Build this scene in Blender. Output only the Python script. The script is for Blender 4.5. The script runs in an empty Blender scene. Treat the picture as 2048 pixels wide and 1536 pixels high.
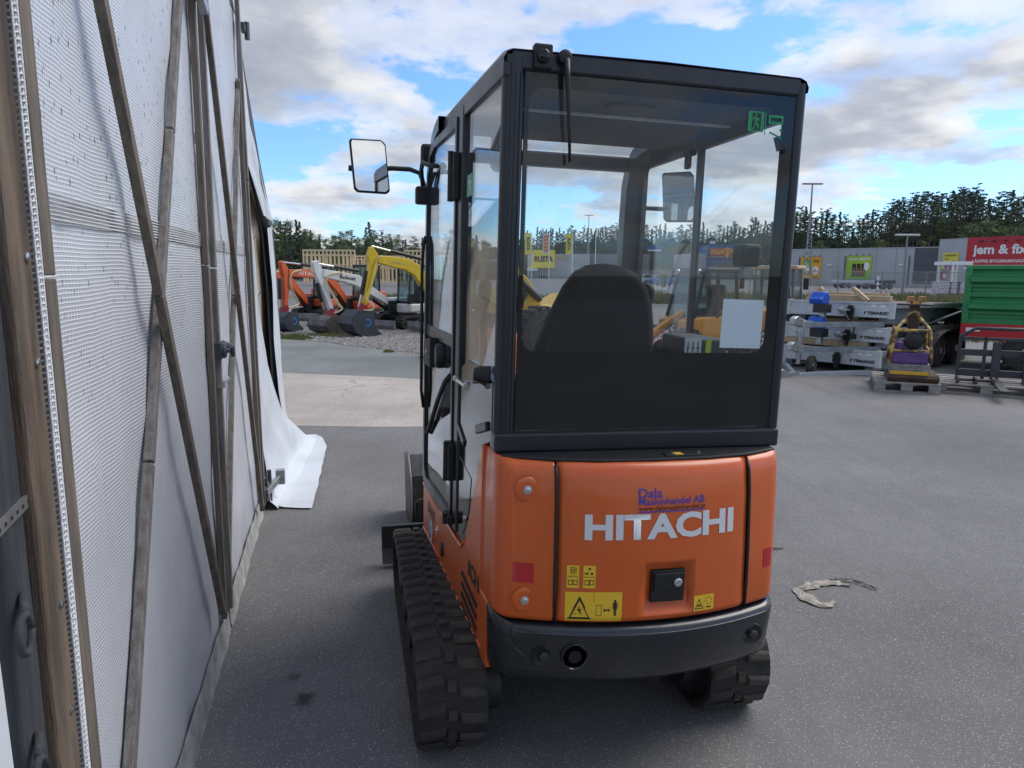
import bpy, bmesh, math, random
from mathutils import Vector, Matrix, Euler, noise
random.seed(7)
scene = bpy.context.scene
COL = scene.collection
rad = math.radians

# ------------------------------------------------------------------ camera, sky, sun, exposure
PITCH, ROLL, CAMH = rad(8.93), rad(0.3), 1.6
cam_data = bpy.data.cameras.new('camera')
cam_data.lens = 24.96
cam_data.sensor_width = 36.0
cam_data.clip_start = 0.02
cam_data.clip_end = 3000
cam = bpy.data.objects.new('camera', cam_data)
COL.objects.link(cam)
cam.matrix_world = Matrix.Translation((0, 0, CAMH)) @ Matrix.Rotation(rad(90) - PITCH, 4, 'X') @ Matrix.Rotation(ROLL, 4, 'Z')
scene.camera = cam

SUN_EL, SUN_AZ = rad(50), rad(66)           # azimuth clockwise from +Y: veiled sun, right and a little ahead
world = bpy.data.worlds.new('World')
scene.world = world
world.use_nodes = True
wn = world.node_tree
wn.nodes.clear()
def N(tree, kind, **kw):
    n = tree.nodes.new(kind)
    for k, v in kw.items():
        if k.startswith('i_'):
            n.inputs[k[2:].replace('_', ' ')].default_value = v
        elif k.startswith('n_'):
            n.inputs[int(k[2:])].default_value = v
        else:
            setattr(n, k, v)
    return n
def Lk(tree, a, b):
    tree.links.new(a, b)
def math_node(t, op, a, b=None, clamp=False):
    m = t.nodes.new('ShaderNodeMath'); m.operation = op; m.use_clamp = clamp
    for i, x in enumerate((a, b)):
        if x is None: continue
        if isinstance(x, (int, float)): m.inputs[i].default_value = x
        else: t.links.new(x, m.inputs[i])
    return m.outputs[0]
def ramp(t, fac, stops, interp='EASE'):
    r = t.nodes.new('ShaderNodeValToRGB'); r.color_ramp.interpolation = interp
    els = r.color_ramp.elements
    while len(els) < len(stops): els.new(0.5)
    for e, (p, c) in zip(els, stops):
        e.position = p; e.color = (c[0], c[1], c[2], 1) if isinstance(c, (tuple, list)) else (c, c, c, 1)
    t.links.new(fac, r.inputs[0])
    return r.outputs[0]
def mixc(t, fac, a, b, blend='MIX'):
    m = t.nodes.new('ShaderNodeMix'); m.data_type = 'RGBA'; m.blend_type = blend
    for s, x in ((m.inputs[0], fac), (m.inputs[6], a), (m.inputs[7], b)):
        if isinstance(x, (int, float)): s.default_value = x
        elif isinstance(x, (tuple, list)): s.default_value = (x[0], x[1], x[2], 1)
        else: t.links.new(x, s)
    return m.outputs[2]

sky = N(wn, 'ShaderNodeTexSky', sky_type='NISHITA', sun_disc=False, sun_elevation=SUN_EL, sun_rotation=SUN_AZ,
        altitude=100, air_density=1.0, dust_density=0.6, ozone_density=2.0)
tc = N(wn, 'ShaderNodeTexCoord')
sep = N(wn, 'ShaderNodeSeparateXYZ'); Lk(wn, tc.outputs['Generated'], sep.inputs[0])
zz = math_node(wn, 'ADD', math_node(wn, 'MAXIMUM', sep.outputs[2], 0.0), 0.20)
comb = N(wn, 'ShaderNodeCombineXYZ')
Lk(wn, math_node(wn, 'DIVIDE', sep.outputs[0], zz), comb.inputs[0])
Lk(wn, math_node(wn, 'DIVIDE', sep.outputs[1], zz), comb.inputs[1])
def cloud_noise(scale, detail, rough, off, dist=0.0):
    mp = N(wn, 'ShaderNodeMapping'); mp.inputs['Location'].default_value = off
    Lk(wn, comb.outputs[0], mp.inputs[0])
    n = N(wn, 'ShaderNodeTexNoise', i_Scale=scale, i_Detail=detail, i_Roughness=rough, i_Distortion=dist)
    Lk(wn, mp.outputs[0], n.inputs[0])
    return n.outputs[0]
CL_OFF = (3.4, 1.7, 0.0)
n1 = cloud_noise(1.25, 10, 0.55, CL_OFF, 0.1)
n2 = cloud_noise(4.2, 8, 0.58, (CL_OFF[0] + 5.1, CL_OFF[1], 2.0), 0.1)
n1b = cloud_noise(1.25, 7, 0.5, (CL_OFF[0] + 0.07, CL_OFF[1] - 0.10, 0.0), 0.1)
n3 = cloud_noise(2.6, 9, 0.55, (CL_OFF[0] - 2.0, CL_OFF[1] + 7.0, 4.0), 0.1)
cover = math_node(wn, 'ADD', math_node(wn, 'MULTIPLY', n1, 0.76), math_node(wn, 'MULTIPLY', n2, 0.24))
mask = ramp(wn, cover, [(0.445, 0.0), (0.495, 0.72), (0.56, 0.98)])
dens = math_node(wn, 'ADD', math_node(wn, 'MULTIPLY', n1b, 0.55), math_node(wn, 'MULTIPLY', n3, 0.45))
cloudcol = ramp(wn, dens, [(0.42, (4.7, 4.7, 4.7)), (0.49, (3.9, 3.95, 4.05)), (0.56, (2.5, 2.65, 3.0)), (0.66, (1.8, 1.95, 2.35))], 'LINEAR')
skyb = mixc(wn, 1.0, sky.outputs[0], (0.56, 0.78, 1.08), 'MULTIPLY')
bgcol = mixc(wn, mask, skyb, cloudcol)
bg = N(wn, 'ShaderNodeBackground', i_Strength=0.105)
Lk(wn, bgcol, bg.inputs[0])
wo = N(wn, 'ShaderNodeOutputWorld'); Lk(wn, bg.outputs[0], wo.inputs[0])

sun_d = bpy.data.lights.new('sun', 'SUN')
sun_d.energy = 1.45
sun_d.angle = rad(42)
sun_d.color = (1.0, 0.94, 0.86)
sun = bpy.data.objects.new('sun', sun_d); COL.objects.link(sun)
sd = Vector((math.sin(SUN_AZ) * math.cos(SUN_EL), math.cos(SUN_AZ) * math.cos(SUN_EL), math.sin(SUN_EL)))
sun.rotation_euler = sd.to_track_quat('Z', 'Y').to_euler()
sun.location = (0, 0, 30)

vs = scene.view_settings
vs.view_transform = 'Standard'; vs.look = 'None'; vs.exposure = 1.0; vs.gamma = 1.0; vs.use_curve_mapping = False
scene.cycles.max_bounces = 5
scene.cycles.diffuse_bounces = 3
scene.cycles.glossy_bounces = 3
scene.cycles.transparent_max_bounces = 24
scene.cycles.use_denoising = True

# ------------------------------------------------------------------ materials
MATS = {}
def mat(name, col, rough=0.6, metal=0.0, var=0.0, vscale=8.0, col2=None, bump=0.0, bscale=60.0, coat=0.0, spec=0.5, stretch=None, rvar=0.0, thr=(0.35, 0.65), dust=0.0):
    if name in MATS: return MATS[name]
    m = bpy.data.materials.new(name); m.use_nodes = True
    t = m.node_tree; p = t.nodes['Principled BSDF']
    p.inputs['Base Color'].default_value = (*col, 1)
    p.inputs['Roughness'].default_value = rough
    p.inputs['Metallic'].default_value = metal
    p.inputs['Specular IOR Level'].default_value = spec
    if coat: p.inputs['Coat Weight'].default_value = coat; p.inputs['Coat Roughness'].default_value = 0.06
    if var or col2 or bump or rvar:
        c = N(t, 'ShaderNodeTexCoord')
        src = c.outputs['Object']
        if stretch:
            mp = N(t, 'ShaderNodeMapping'); mp.inputs['Scale'].default_value = stretch
            Lk(t, src, mp.inputs[0]); src = mp.outputs[0]
        nz = N(t, 'ShaderNodeTexNoise', i_Scale=vscale, i_Detail=6, i_Roughness=0.62)
        Lk(t, src, nz.inputs[0])
        if var or col2:
            c2 = col2 if col2 else tuple(x * (1 - var) for x in col)
            c1 = col if col2 else tuple(min(1, x * (1 + var * 0.6)) for x in col)
            cc = ramp(t, nz.outputs[0], [(thr[0], c1), (thr[1], c2)], 'LINEAR')
            if dust:
                d1 = N(t, 'ShaderNodeTexNoise', i_Scale=2.4, i_Detail=9, i_Roughness=0.72); Lk(t, src, d1.inputs[0])
                d2 = N(t, 'ShaderNodeTexNoise', i_Scale=140, i_Detail=3, i_Roughness=0.7); Lk(t, src, d2.inputs[0])
                df = math_node(t, 'ADD', ramp(t, d1.outputs[0], [(0.42, 0.0), (0.78, dust)], 'LINEAR'), ramp(t, d2.outputs[0], [(0.62, 0.0), (0.75, dust * 0.7)], 'LINEAR'))
                cc = mixc(t, df, cc, (0.34, 0.29, 0.24))
            Lk(t, cc, p.inputs['Base Color'])
        if rvar:
            Lk(t, ramp(t, nz.outputs[0], [(0.3, max(0, rough - rvar)), (0.7, min(1, rough + rvar))], 'LINEAR'), p.inputs['Roughness'])
        if bump:
            nb = N(t, 'ShaderNodeTexNoise', i_Scale=bscale, i_Detail=5, i_Roughness=0.6)
            Lk(t, src, nb.inputs[0])
            b = N(t, 'ShaderNodeBump', i_Strength=bump, i_Distance=0.01)
            Lk(t, nb.outputs[0], b.inputs['Height']); Lk(t, b.outputs[0], p.inputs['Normal'])
    MATS[name] = m
    return m
def glass(name, tint=(0.9, 0.95, 0.94), refl=1.0, dirt=0.0):
    if name in MATS: return MATS[name]
    m = bpy.data.materials.new(name); m.use_nodes = True
    t = m.node_tree; t.nodes.clear()
    tr = N(t, 'ShaderNodeBsdfTransparent'); tr.inputs[0].default_value = (*tint, 1)
    gl = N(t, 'ShaderNodeBsdfGlossy'); gl.inputs['Roughness'].default_value = 0.0
    gl.inputs['Color'].default_value = (refl, refl, refl, 1)
    lw = N(t, 'ShaderNodeLayerWeight', i_Blend=0.5)
    fz = math_node(t, 'ADD', math_node(t, 'MULTIPLY', math_node(t, 'POWER', lw.outputs['Facing'], 5.0), 0.96), 0.022)
    mx = N(t, 'ShaderNodeMixShader'); Lk(t, fz, mx.inputs[0]); Lk(t, tr.outputs[0], mx.inputs[1]); Lk(t, gl.outputs[0], mx.inputs[2])
    last = mx.outputs[0]
    if dirt:
        df = N(t, 'ShaderNodeBsdfDiffuse'); df.inputs[0].default_value = (0.55, 0.56, 0.55, 1)
        c = N(t, 'ShaderNodeTexCoord'); nz = N(t, 'ShaderNodeTexNoise', i_Scale=5.0, i_Detail=8, i_Roughness=0.65); Lk(t, c.outputs['Object'], nz.inputs[0])
        m2 = N(t, 'ShaderNodeMixShader'); Lk(t, ramp(t, nz.outputs[0], [(0.35, dirt * 0.35), (0.75, dirt)], 'LINEAR'), m2.inputs[0])
        Lk(t, last, m2.inputs[1]); Lk(t, df.outputs[0], m2.inputs[2]); last = m2.outputs[0]
    o = N(t, 'ShaderNodeOutputMaterial'); Lk(t, last, o.inputs[0])
    MATS[name] = m
    return m

# ------------------------------------------------------------------ mesh builder
class MB:
    def __init__(self, M=None):
        self.v, self.f, self.mi, self.M, self.cur = [], [], [], M, 0
    def av(self, p):
        p = Vector(p)
        if self.M is not None: p = self.M @ p
        self.v.append(p); return len(self.v) - 1
    def af(self, idx):
        self.f.append(tuple(idx)); self.mi.append(self.cur)
    def box(self, a, b, R=None, c=None):
        """box from corner a to corner b, optionally turned by matrix R about c"""
        xs, ys, zs = (a[0], b[0]), (a[1], b[1]), (a[2], b[2])
        P = [Vector((xs[i], ys[j], zs[k])) for k in (0, 1) for j in (0, 1) for i in (0, 1)]
        if R is not None:
            c = Vector(c) if c is not None else (Vector(a) + Vector(b)) / 2
            P = [c + R @ (p - c) for p in P]
        i = [self.av(p) for p in P]
        for q in ((0, 2, 3, 1), (4, 5, 7, 6), (0, 1, 5, 4), (2, 6, 7, 3), (0, 4, 6, 2), (1, 3, 7, 5)):
            self.af([i[k] for k in q])
        return self
    def bar(self, p0, p1, w, h, up=(0, 0, 1)):
        p0, p1 = Vector(p0), Vector(p1); d = (p1 - p0).normalized(); u = Vector(up)
        s = d.cross(u)
        if s.length < 1e-4: s = d.cross(Vector((0, 1, 0)))
        s.normalize(); u = s.cross(d).normalized()
        ids = []
        for p in (p0, p1):
            for a, b in ((-1, -1), (1, -1), (1, 1), (-1, 1)):
                ids.append(self.av(p + s * (a * w / 2) + u * (b * h / 2)))
        for q in ((3, 2, 1, 0), (4, 5, 6, 7), (0, 1, 5, 4), (1, 2, 6, 5), (2, 3, 7, 6), (3, 0, 4, 7)):
            self.af([ids[k] for k in q])
        return self
    def prism(self, poly, axis, a, b):
        """2-D polygon extruded along axis from a to b; poly holds the two other coordinates in xyz order"""
        def pt(p, w):
            return {'x': (w, p[0], p[1]), 'y': (p[0], w, p[1]), 'z': (p[0], p[1], w)}[axis]
        n = len(poly)
        A = [self.av(pt(p, a)) for p in poly]; B = [self.av(pt(p, b)) for p in poly]
        self.af(A[::-1]); self.af(B)
        for i in range(n):
            j = (i + 1) % n
            self.af((A[i], A[j], B[j], B[i]))
        return self
    def tube(self, pts, r, n=8, cap=True):
        pts = [Vector(p) for p in pts]
        rr = r if isinstance(r, (list, tuple)) else [r] * len(pts)
        rings = []; prev = None
        for i, p in enumerate(pts):
            d = (pts[min(i + 1, len(pts) - 1)] - pts[max(i - 1, 0)]).normalized()
            if prev is None:
                s = d.cross(Vector((0, 0, 1)))
                if s.length < 1e-3: s = d.cross(Vector((1, 0, 0)))
            else:
                s = prev - d * prev.dot(d)
            s.normalize(); prev = s; u = d.cross(s)
            rings.append([self.av(p + (s * math.cos(2 * math.pi * k / n) + u * math.sin(2 * math.pi * k / n)) * rr[i]) for k in range(n)])
        for a, b in zip(rings, rings[1:]):
            for k in range(n):
                self.af((a[k], a[(k + 1) % n], b[(k + 1) % n], b[k]))
        if cap:
            self.af(rings[0][::-1]); self.af(rings[-1])
        return self
    def cyl(self, p0, p1, r0, r1=None, n=16):
        return self.tube([p0, p1], [r0, r0 if r1 is None else r1], n)
    def lathe(self, o, axis, prof, n=20, closed=True):
        """prof: list of (distance along axis, radius)"""
        o, ax = Vector(o), Vector(axis).normalized()
        s = ax.cross(Vector((0, 0, 1)))
        if s.length < 1e-3: s = Vector((1, 0, 0))
        s.normalize(); u = ax.cross(s)
        rings = []
        for d, r in prof:
            rings.append([self.av(o + ax * d + (s * math.cos(2 * math.pi * k / n) + u * math.sin(2 * math.pi * k / n)) * r) for k in range(n)])
        for a, b in zip(rings, rings[1:]):
            for k in range(n):
                self.af((a[k], a[(k + 1) % n], b[(k + 1) % n], b[k]))
        if closed:
            self.af(rings[0][::-1]); self.af(rings[-1])
        return self
    def grid(self, rows):
        """rows: list of equally long lists of points"""
        I = [[self.av(p) for p in r] for r in rows]
        for a, b in zip(I, I[1:]):
            for k in range(len(a) - 1):
                self.af((a[k], a[k + 1], b[k + 1], b[k]))
        return self
    def poly(self, pts):
        self.af([self.av(p) for p in pts]); return self
    def build(self, name, mats, parent=None, bevel=0.0, smooth=None, seg=2, solid=0.0, sub=0, fix=True):
        me = bpy.data.meshes.new(name)
        me.from_pydata(self.v, [], self.f)
        if not isinstance(mats, (list, tuple)): mats = [mats]
        for m in mats: me.materials.append(m)
        if len(mats) > 1: me.polygons.foreach_set('material_index', self.mi)
        if fix:
            bm = bmesh.new(); bm.from_mesh(me); bmesh.ops.recalc_face_normals(bm, faces=bm.faces); bm.to_mesh(me); bm.free()
        if smooth is not None:
            me.shade_smooth()
            if smooth < 180: me.set_sharp_from_angle(angle=rad(smooth))
        o = bpy.data.objects.new(name, me); COL.objects.link(o)
        if parent is not None: o.parent = parent
        if solid:
            s = o.modifiers.new('thickness', 'SOLIDIFY'); s.thickness = solid; s.offset = -1
        if bevel:
            b = o.modifiers.new('bevel', 'BEVEL'); b.width = bevel; b.segments = seg; b.limit_method = 'ANGLE'; b.angle_limit = rad(40)
        if sub:
            b = o.modifiers.new('sub', 'SUBSURF'); b.levels = sub; b.render_levels = sub
        return o
def rrect(x0, y0, x1, y1, r, n=5):
    P = []
    for cx, cy, a0 in ((x1 - r, y1 - r, 0), (x0 + r, y1 - r, 90), (x0 + r, y0 + r, 180), (x1 - r, y0 + r, 270)):
        for k in range(n + 1):
            a = rad(a0 + 90 * k / n); P.append((cx + r * math.cos(a), cy + r * math.sin(a)))
    return P
def ring_prism(mb, outer, inner, axis, a, b):
    """frame between two closed outlines with the same number of points"""
    def pt(p, w):
        return {'x': (w, p[0], p[1]), 'y': (p[0], w, p[1]), 'z': (p[0], p[1], w)}[axis]
    n = len(outer)
    R = [[mb.av(pt(p, w)) for p in q] for q, w in ((outer, a), (outer, b), (inner, b), (inner, a))]
    for i in range(n):
        j = (i + 1) % n
        for k in range(4):
            A, B = R[k], R[(k + 1) % 4]
            mb.af((A[i], A[j], B[j], B[i]))
    return mb
def empty(name, loc, rz=0.0, parent=None):
    o = bpy.data.objects.new(name, None); COL.objects.link(o)
    o.empty_display_size = 0.2; o.location = loc; o.rotation_euler = (0, 0, rz)
    if parent is not None: o.parent = parent
    return o
def tag(o, label, cat, group=None, kind=None):
    if label: o['label'] = label
    if cat: o['category'] = cat
    if group: o['group'] = group
    if kind: o['kind'] = kind
    return o
def thing(name, label, cat, loc=(0, 0, 0), rz=0.0, group=None):
    return tag(empty(name, loc, rz), label, cat, group)
def struct(o):
    o['kind'] = 'structure'; return o
def copy_tree(o, parent=None):
    c = o.copy(); COL.objects.link(c)
    if parent is not None:
        c.parent = parent; c.matrix_parent_inverse = o.matrix_parent_inverse.copy()
    for ch in list(o.children): copy_tree(ch, c)
    return c
def text_data(s, weight=0.0, spacing=1.0):
    cu = bpy.data.curves.new('lettering', 'FONT'); cu.body = s; cu.size = 1.0; cu.offset = weight; cu.space_character = spacing
    cu.resolution_u = 3
    ob = bpy.data.objects.new('lettering', cu); COL.objects.link(ob)
    bpy.context.view_layer.update()
    me = bpy.data.meshes.new_from_object(ob.evaluated_get(bpy.context.evaluated_depsgraph_get()))
    bpy.data.objects.remove(ob); bpy.data.curves.remove(cu)
    xs = [v.co.x for v in me.vertices]; ys = [v.co.y for v in me.vertices]
    x0, x1, y0, y1 = min(xs), max(xs), min(ys), max(ys)
    for v in me.vertices: v.co = ((v.co.x - x0) / (x1 - x0), (v.co.y - y0) / (y1 - y0), 0)
    return me
def lettering(name, s, material, parent, fn, weight=0.02, cuts=0, spacing=1.0, flip=False):
    """fn maps (u, v) in 0..1 over the text's own box to a point in the parent's space"""
    me = text_data(s, weight, spacing)
    bm = bmesh.new(); bm.from_mesh(me)
    for k in range(1, cuts):
        bmesh.ops.bisect_plane(bm, geom=bm.verts[:] + bm.edges[:] + bm.faces[:], plane_co=(k / cuts, 0, 0), plane_no=(1, 0, 0))
    for v in bm.verts: v.co = Vector(fn(v.co.x, v.co.y))
    bm.to_mesh(me); bm.free()
    me.materials.clear(); me.materials.append(material)
    o = bpy.data.objects.new(name, me); COL.objects.link(o)
    if parent is not None: o.parent = parent
    return o
def sight(px, py, Y):
    """point at distance Y ahead seen along a photograph bearing (2048 wide)"""
    f = 1420.0
    fw = Vector((0, math.cos(PITCH), -math.sin(PITCH))); rt = Vector((1, 0, 0)); up = rt.cross(fw)
    r2 = rt * math.cos(ROLL) + up * math.sin(ROLL); u2 = up * math.cos(ROLL) - rt * math.sin(ROLL)
    d = fw * f + r2 * (px - 1024) - u2 * (py - 768)
    return Vector((0, 0, CAMH)) + d * (Y / d.y)
# ------------------------------------------------------------------ ground
def asphalt(name, base, speck, agg, rough=0.85, scale=1.0, stain=None, crack=False):
    m = bpy.data.materials.new(name); m.use_nodes = True
    t = m.node_tree; p = t.nodes['Principled BSDF']
    c = N(t, 'ShaderNodeTexCoord'); o = c.outputs['Object']
    big = N(t, 'ShaderNodeTexNoise', i_Scale=0.55, i_Detail=6, i_Roughness=0.6); Lk(t, o, big.inputs[0])
    mid = N(t, 'ShaderNodeTexNoise', i_Scale=7, i_Detail=6, i_Roughness=0.65); Lk(t, o, mid.inputs[0])
    col = mixc(t, ramp(t, big.outputs[0], [(0.3, 0.0), (0.7, 1.0)], 'LINEAR'), tuple(x * 0.74 for x in base), tuple(x * 1.22 for x in base))
    col = mixc(t, ramp(t, mid.outputs[0], [(0.35, 0.0), (0.7, 0.30)], 'LINEAR'), col, tuple(x * 0.6 for x in base))
    v = N(t, 'ShaderNodeTexVoronoi', i_Scale=112 * scale, i_Randomness=1.0); Lk(t, o, v.inputs[0])
    grey = N(t, 'ShaderNodeSeparateColor'); Lk(t, v.outputs['Color'], grey.inputs[0])
    stone = ramp(t, v.outputs['Distance'], [(0.20, 1.0), (0.42, 0.0)], 'LINEAR')
    pick = ramp(t, grey.outputs[0], [(0.30, 0.0), (1.0, 1.0)], 'LINEAR')
    fac = math_node(t, 'MULTIPLY', math_node(t, 'MULTIPLY', stone, pick), speck)
    col = mixc(t, fac, col, agg)
    fine = N(t, 'ShaderNodeTexNoise', i_Scale=150 * scale, i_Detail=3, i_Roughness=0.7); Lk(t, o, fine.inputs[0])
    col = mixc(t, 0.55, col, mixc(t, ramp(t, fine.outputs[0], [(0.36, 0.45), (0.66, 1.75)], 'LINEAR'), (0, 0, 0), col) if False else mixc(t, 1.0, col, ramp(t, fine.outputs[0], [(0.34, 0.35), (0.68, 1.0)], 'LINEAR'), 'MULTIPLY'))
    v2 = N(t, 'ShaderNodeTexVoronoi', i_Scale=16, i_Randomness=1.0); Lk(t, o, v2.inputs[0])
    g2 = N(t, 'ShaderNodeSeparateColor'); Lk(t, v2.outputs['Color'], g2.inputs[0])
    rare = math_node(t, 'MULTIPLY', ramp(t, v2.outputs['Distance'], [(0.05, 1.0), (0.085, 0.0)], 'LINEAR'), ramp(t, g2.outputs[1], [(0.90, 0.0), (0.92, 0.8)], 'LINEAR'))
    col = mixc(t, rare, col, (0.46, 0.45, 0.43))
    mp = N(t, 'ShaderNodeMapping'); mp.inputs['Rotation'].default_value = (0, 0, 0.5); mp.inputs['Scale'].default_value = (0.9, 0.07, 1); Lk(t, o, mp.inputs[0])
    tm = N(t, 'ShaderNodeTexNoise', i_Scale=3.0, i_Detail=4, i_Roughness=0.6); Lk(t, mp.outputs[0], tm.inputs[0])
    col = mixc(t, ramp(t, tm.outputs[0], [(0.52, 0.0), (0.68, 0.32)], 'LINEAR'), col, tuple(x * 0.55 for x in base))
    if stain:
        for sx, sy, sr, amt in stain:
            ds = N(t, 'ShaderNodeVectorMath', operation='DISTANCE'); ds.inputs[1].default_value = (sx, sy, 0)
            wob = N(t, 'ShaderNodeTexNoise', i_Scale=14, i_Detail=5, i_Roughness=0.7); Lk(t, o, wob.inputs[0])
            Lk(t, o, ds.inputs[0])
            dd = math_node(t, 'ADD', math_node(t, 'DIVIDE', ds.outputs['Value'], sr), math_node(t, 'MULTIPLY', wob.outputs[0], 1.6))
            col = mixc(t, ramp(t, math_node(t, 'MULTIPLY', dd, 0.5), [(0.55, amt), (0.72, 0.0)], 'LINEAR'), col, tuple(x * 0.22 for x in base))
    if crack:
        vc = N(t, 'ShaderNodeTexVoronoi', i_Scale=0.8, feature='DISTANCE_TO_EDGE'); 
        wn_ = N(t, 'ShaderNodeTexNoise', i_Scale=3, i_Detail=5); Lk(t, o, wn_.inputs[0])
        ad = N(t, 'ShaderNodeVectorMath', operation='MULTIPLY_ADD'); Lk(t, wn_.outputs['Color'], ad.inputs[0]); ad.inputs[1].default_value = (0.7, 0.7, 0); Lk(t, o, ad.inputs[2])
        Lk(t, ad.outputs[0], vc.inputs[0])
        patchy = ramp(t, big.outputs[0], [(0.45, 0.0), (0.55, 0.8)], 'LINEAR')
        col = mixc(t, math_node(t, 'MULTIPLY', ramp(t, vc.outputs[0], [(0.004, 1.0), (0.016, 0.0)], 'LINEAR'), patchy), col, tuple(x * 0.3 for x in base))
    Lk(t, col, p.inputs['Base Color'])
    p.inputs['Roughness'].default_value = rough; p.inputs['Specular IOR Level'].default_value = 0.35
    b = N(t, 'ShaderNodeBump', i_Strength=0.55, i_Distance=0.004)
    Lk(t, math_node(t, 'ADD', math_node(t, 'MULTIPLY', stone, 0.7), fine.outputs[0]), b.inputs['Height']); Lk(t, b.outputs[0], p.inputs['Normal'])
    return m
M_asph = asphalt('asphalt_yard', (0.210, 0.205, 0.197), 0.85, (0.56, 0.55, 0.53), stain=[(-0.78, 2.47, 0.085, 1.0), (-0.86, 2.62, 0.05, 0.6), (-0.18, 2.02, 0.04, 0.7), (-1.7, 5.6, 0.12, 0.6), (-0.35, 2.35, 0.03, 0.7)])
M_aspr = asphalt('asphalt_old_reddish', (0.52, 0.46, 0.40), 0.6, (0.68, 0.62, 0.55), scale=0.55, crack=True)
M_aspg = asphalt('asphalt_grey', (0.24, 0.255, 0.24), 0.35, (0.26, 0.26, 0.25), scale=0.8)
M_aspf = asphalt('asphalt_far', (0.19, 0.19, 0.19), 0.3, (0.25, 0.25, 0.25), scale=0.4)
M_gravel = mat('gravel_bed', (0.25, 0.235, 0.21), 0.95, col2=(0.13, 0.125, 0.115), vscale=9, bump=1.0, bscale=22)
M_grassg = mat('grass_ground', (0.075, 0.085, 0.035), 0.95, col2=(0.14, 0.12, 0.065), vscale=0.7, bump=0.6, bscale=6)
def sheet(name, pts, z, m):
    mb = MB(); mb.poly([(x, y, z) for x, y in pts]); return struct(mb.build(name, m, fix=False))
sheet('ground', [(-900, -300), (900, -300), (900, 1200), (-900, 1200)], -0.012, M_grassg)
def wavy(a, b, amp, n=26, seed=0):
    out = []
    for k in range(n + 1):
        u = k / n; x = a[0] + (b[0] - a[0]) * u; y = a[1] + (b[1] - a[1]) * u
        w = noise.noise(Vector((u * 7 + seed, seed * 3.1, 0))) * amp + noise.noise(Vector((u * 23 + seed, 4, 0))) * amp * 0.4
        out.append((x, y + w))
    return out
yard_front = wavy((-14, 6.4), (0.2, 7.45), 0.16, seed=3)
sheet('asphalt_yard', [(-14, -30), (40, -30), (40, 17), (14, 17.5), (9, 16.5), (6.5, 14.5), (3.0, 13.0), (1.5, 9.0)] + yard_front[::-1], 0.0, M_asph)
red_far = wavy((-16, 14.9), (1.6, 9.7), 0.12, seed=9)
sheet('old_asphalt', [(-14, 6.0), (1.8, 7.2)] + [(1.8, 9.6)] + red_far[::-1], -0.004, M_aspr)
sheet('grey_asphalt_lane', [(-30, 14.0), (-14, 6.0), (2.0, 8.2), (6, 13.5), (1, 14.0), (-1.2, 13.2), (-2.2, 14.0), (-3.3, 15.4), (-4.6, 16.9), (-6.5, 18.2), (-30, 30)], -0.008, M_aspg)
gr_poly = [(-40, 20), (-6.5, 18.0), (-4.6, 16.7), (-3.3, 15.2), (-2.2, 13.8), (-1.2, 13.0), (1, 13.8), (9, 14.5), (14, 17.0), (20, 19), (14, 34), (-40, 34)]
sheet('gravel_yard', gr_poly, -0.0095, M_gravel)
sheet('access_road', [(-80, 34), (60, 34), (60, 42), (-80, 42)], -0.006, M_aspf)
sheet('car_park', [(-90, 47), (120, 47), (160, 105), (120, 230), (-140, 230)], -0.004, M_aspf)

# loose gravel: too many stones to count
def stones():
    mb = MB(); rs = random.Random(5)
    V, F = [], []
    for k in range(5200):
        u = rs.random(); x = -7.5 + u * 12; y0 = 18.2 + (x + 6.5) * -0.9 if x < -1.2 else 13.3
        y = max(13.0, y0) + rs.random() ** 1.6 * 5.5
        r = rs.uniform(0.018, 0.05); b = len(V)
        for d in ((1, 0, 0), (-1, 0, 0), (0, 1, 0), (0, -1, 0), (0, 0, 0.9), (0, 0, -0.6)):
            V.append((x + d[0] * r * rs.uniform(.6, 1.2), y + d[1] * r * rs.uniform(.6, 1.2), d[2] * r * rs.uniform(.5, .9)))
        for f in ((0, 2, 4), (2, 1, 4), (1, 3, 4), (3, 0, 4)): F.append(tuple(b + i for i in f))
    mb.v, mb.f, mb.mi = [Vector(v) for v in V], F, [0] * len(F)
    o = mb.build('gravel', mat('gravel_stone', (0.34, 0.32, 0.29), 0.95, col2=(0.15, 0.145, 0.14), vscale=5, thr=(0.4, 0.6)), fix=False)
    tag(o, 'loose grey gravel in front of the parked excavators', 'gravel', kind='stuff')
stones()
def grass_patch(name, label, spots, cols, seed):
    rs = random.Random(seed); V, F = [], []
    for cx, cy, rx, ry, n, h in spots:
        for k in range(n):
            a = rs.random() * 6.283; q = math.sqrt(rs.random()); x, y = cx + math.cos(a) * q * rx, cy + math.sin(a) * q * ry
            hh = h * rs.uniform(0.5, 1.2) * (1.1 - 0.6 * q); w = hh * 0.07 + 0.004; d = rs.random() * 6.283; lx, ly = math.cos(d) * hh * 0.4, math.sin(d) * hh * 0.4
            b = len(V); V += [(x - w, y, -0.01), (x + w, y, -0.01), (x + lx * 0.4 + w * 0.6, y + ly * 0.4, hh * 0.6), (x + lx, y + ly, hh)]
            F += [(b, b + 1, b + 2), (b, b + 2, b + 3)]
    mb = MB(); mb.v, mb.f, mb.mi = [Vector(v) for v in V], F, [0] * len(F)
    return tag(mb.build(name, cols, fix=False), label, 'grass', kind='stuff')
M_grass = mat('grass_blade', (0.10, 0.15, 0.03), 0.8, col2=(0.20, 0.20, 0.06), vscale=2.0)
M_dry = mat('verge_blade', (0.12, 0.14, 0.045), 0.9, col2=(0.25, 0.21, 0.11), vscale=0.8)
rs0 = random.Random(2)
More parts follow.
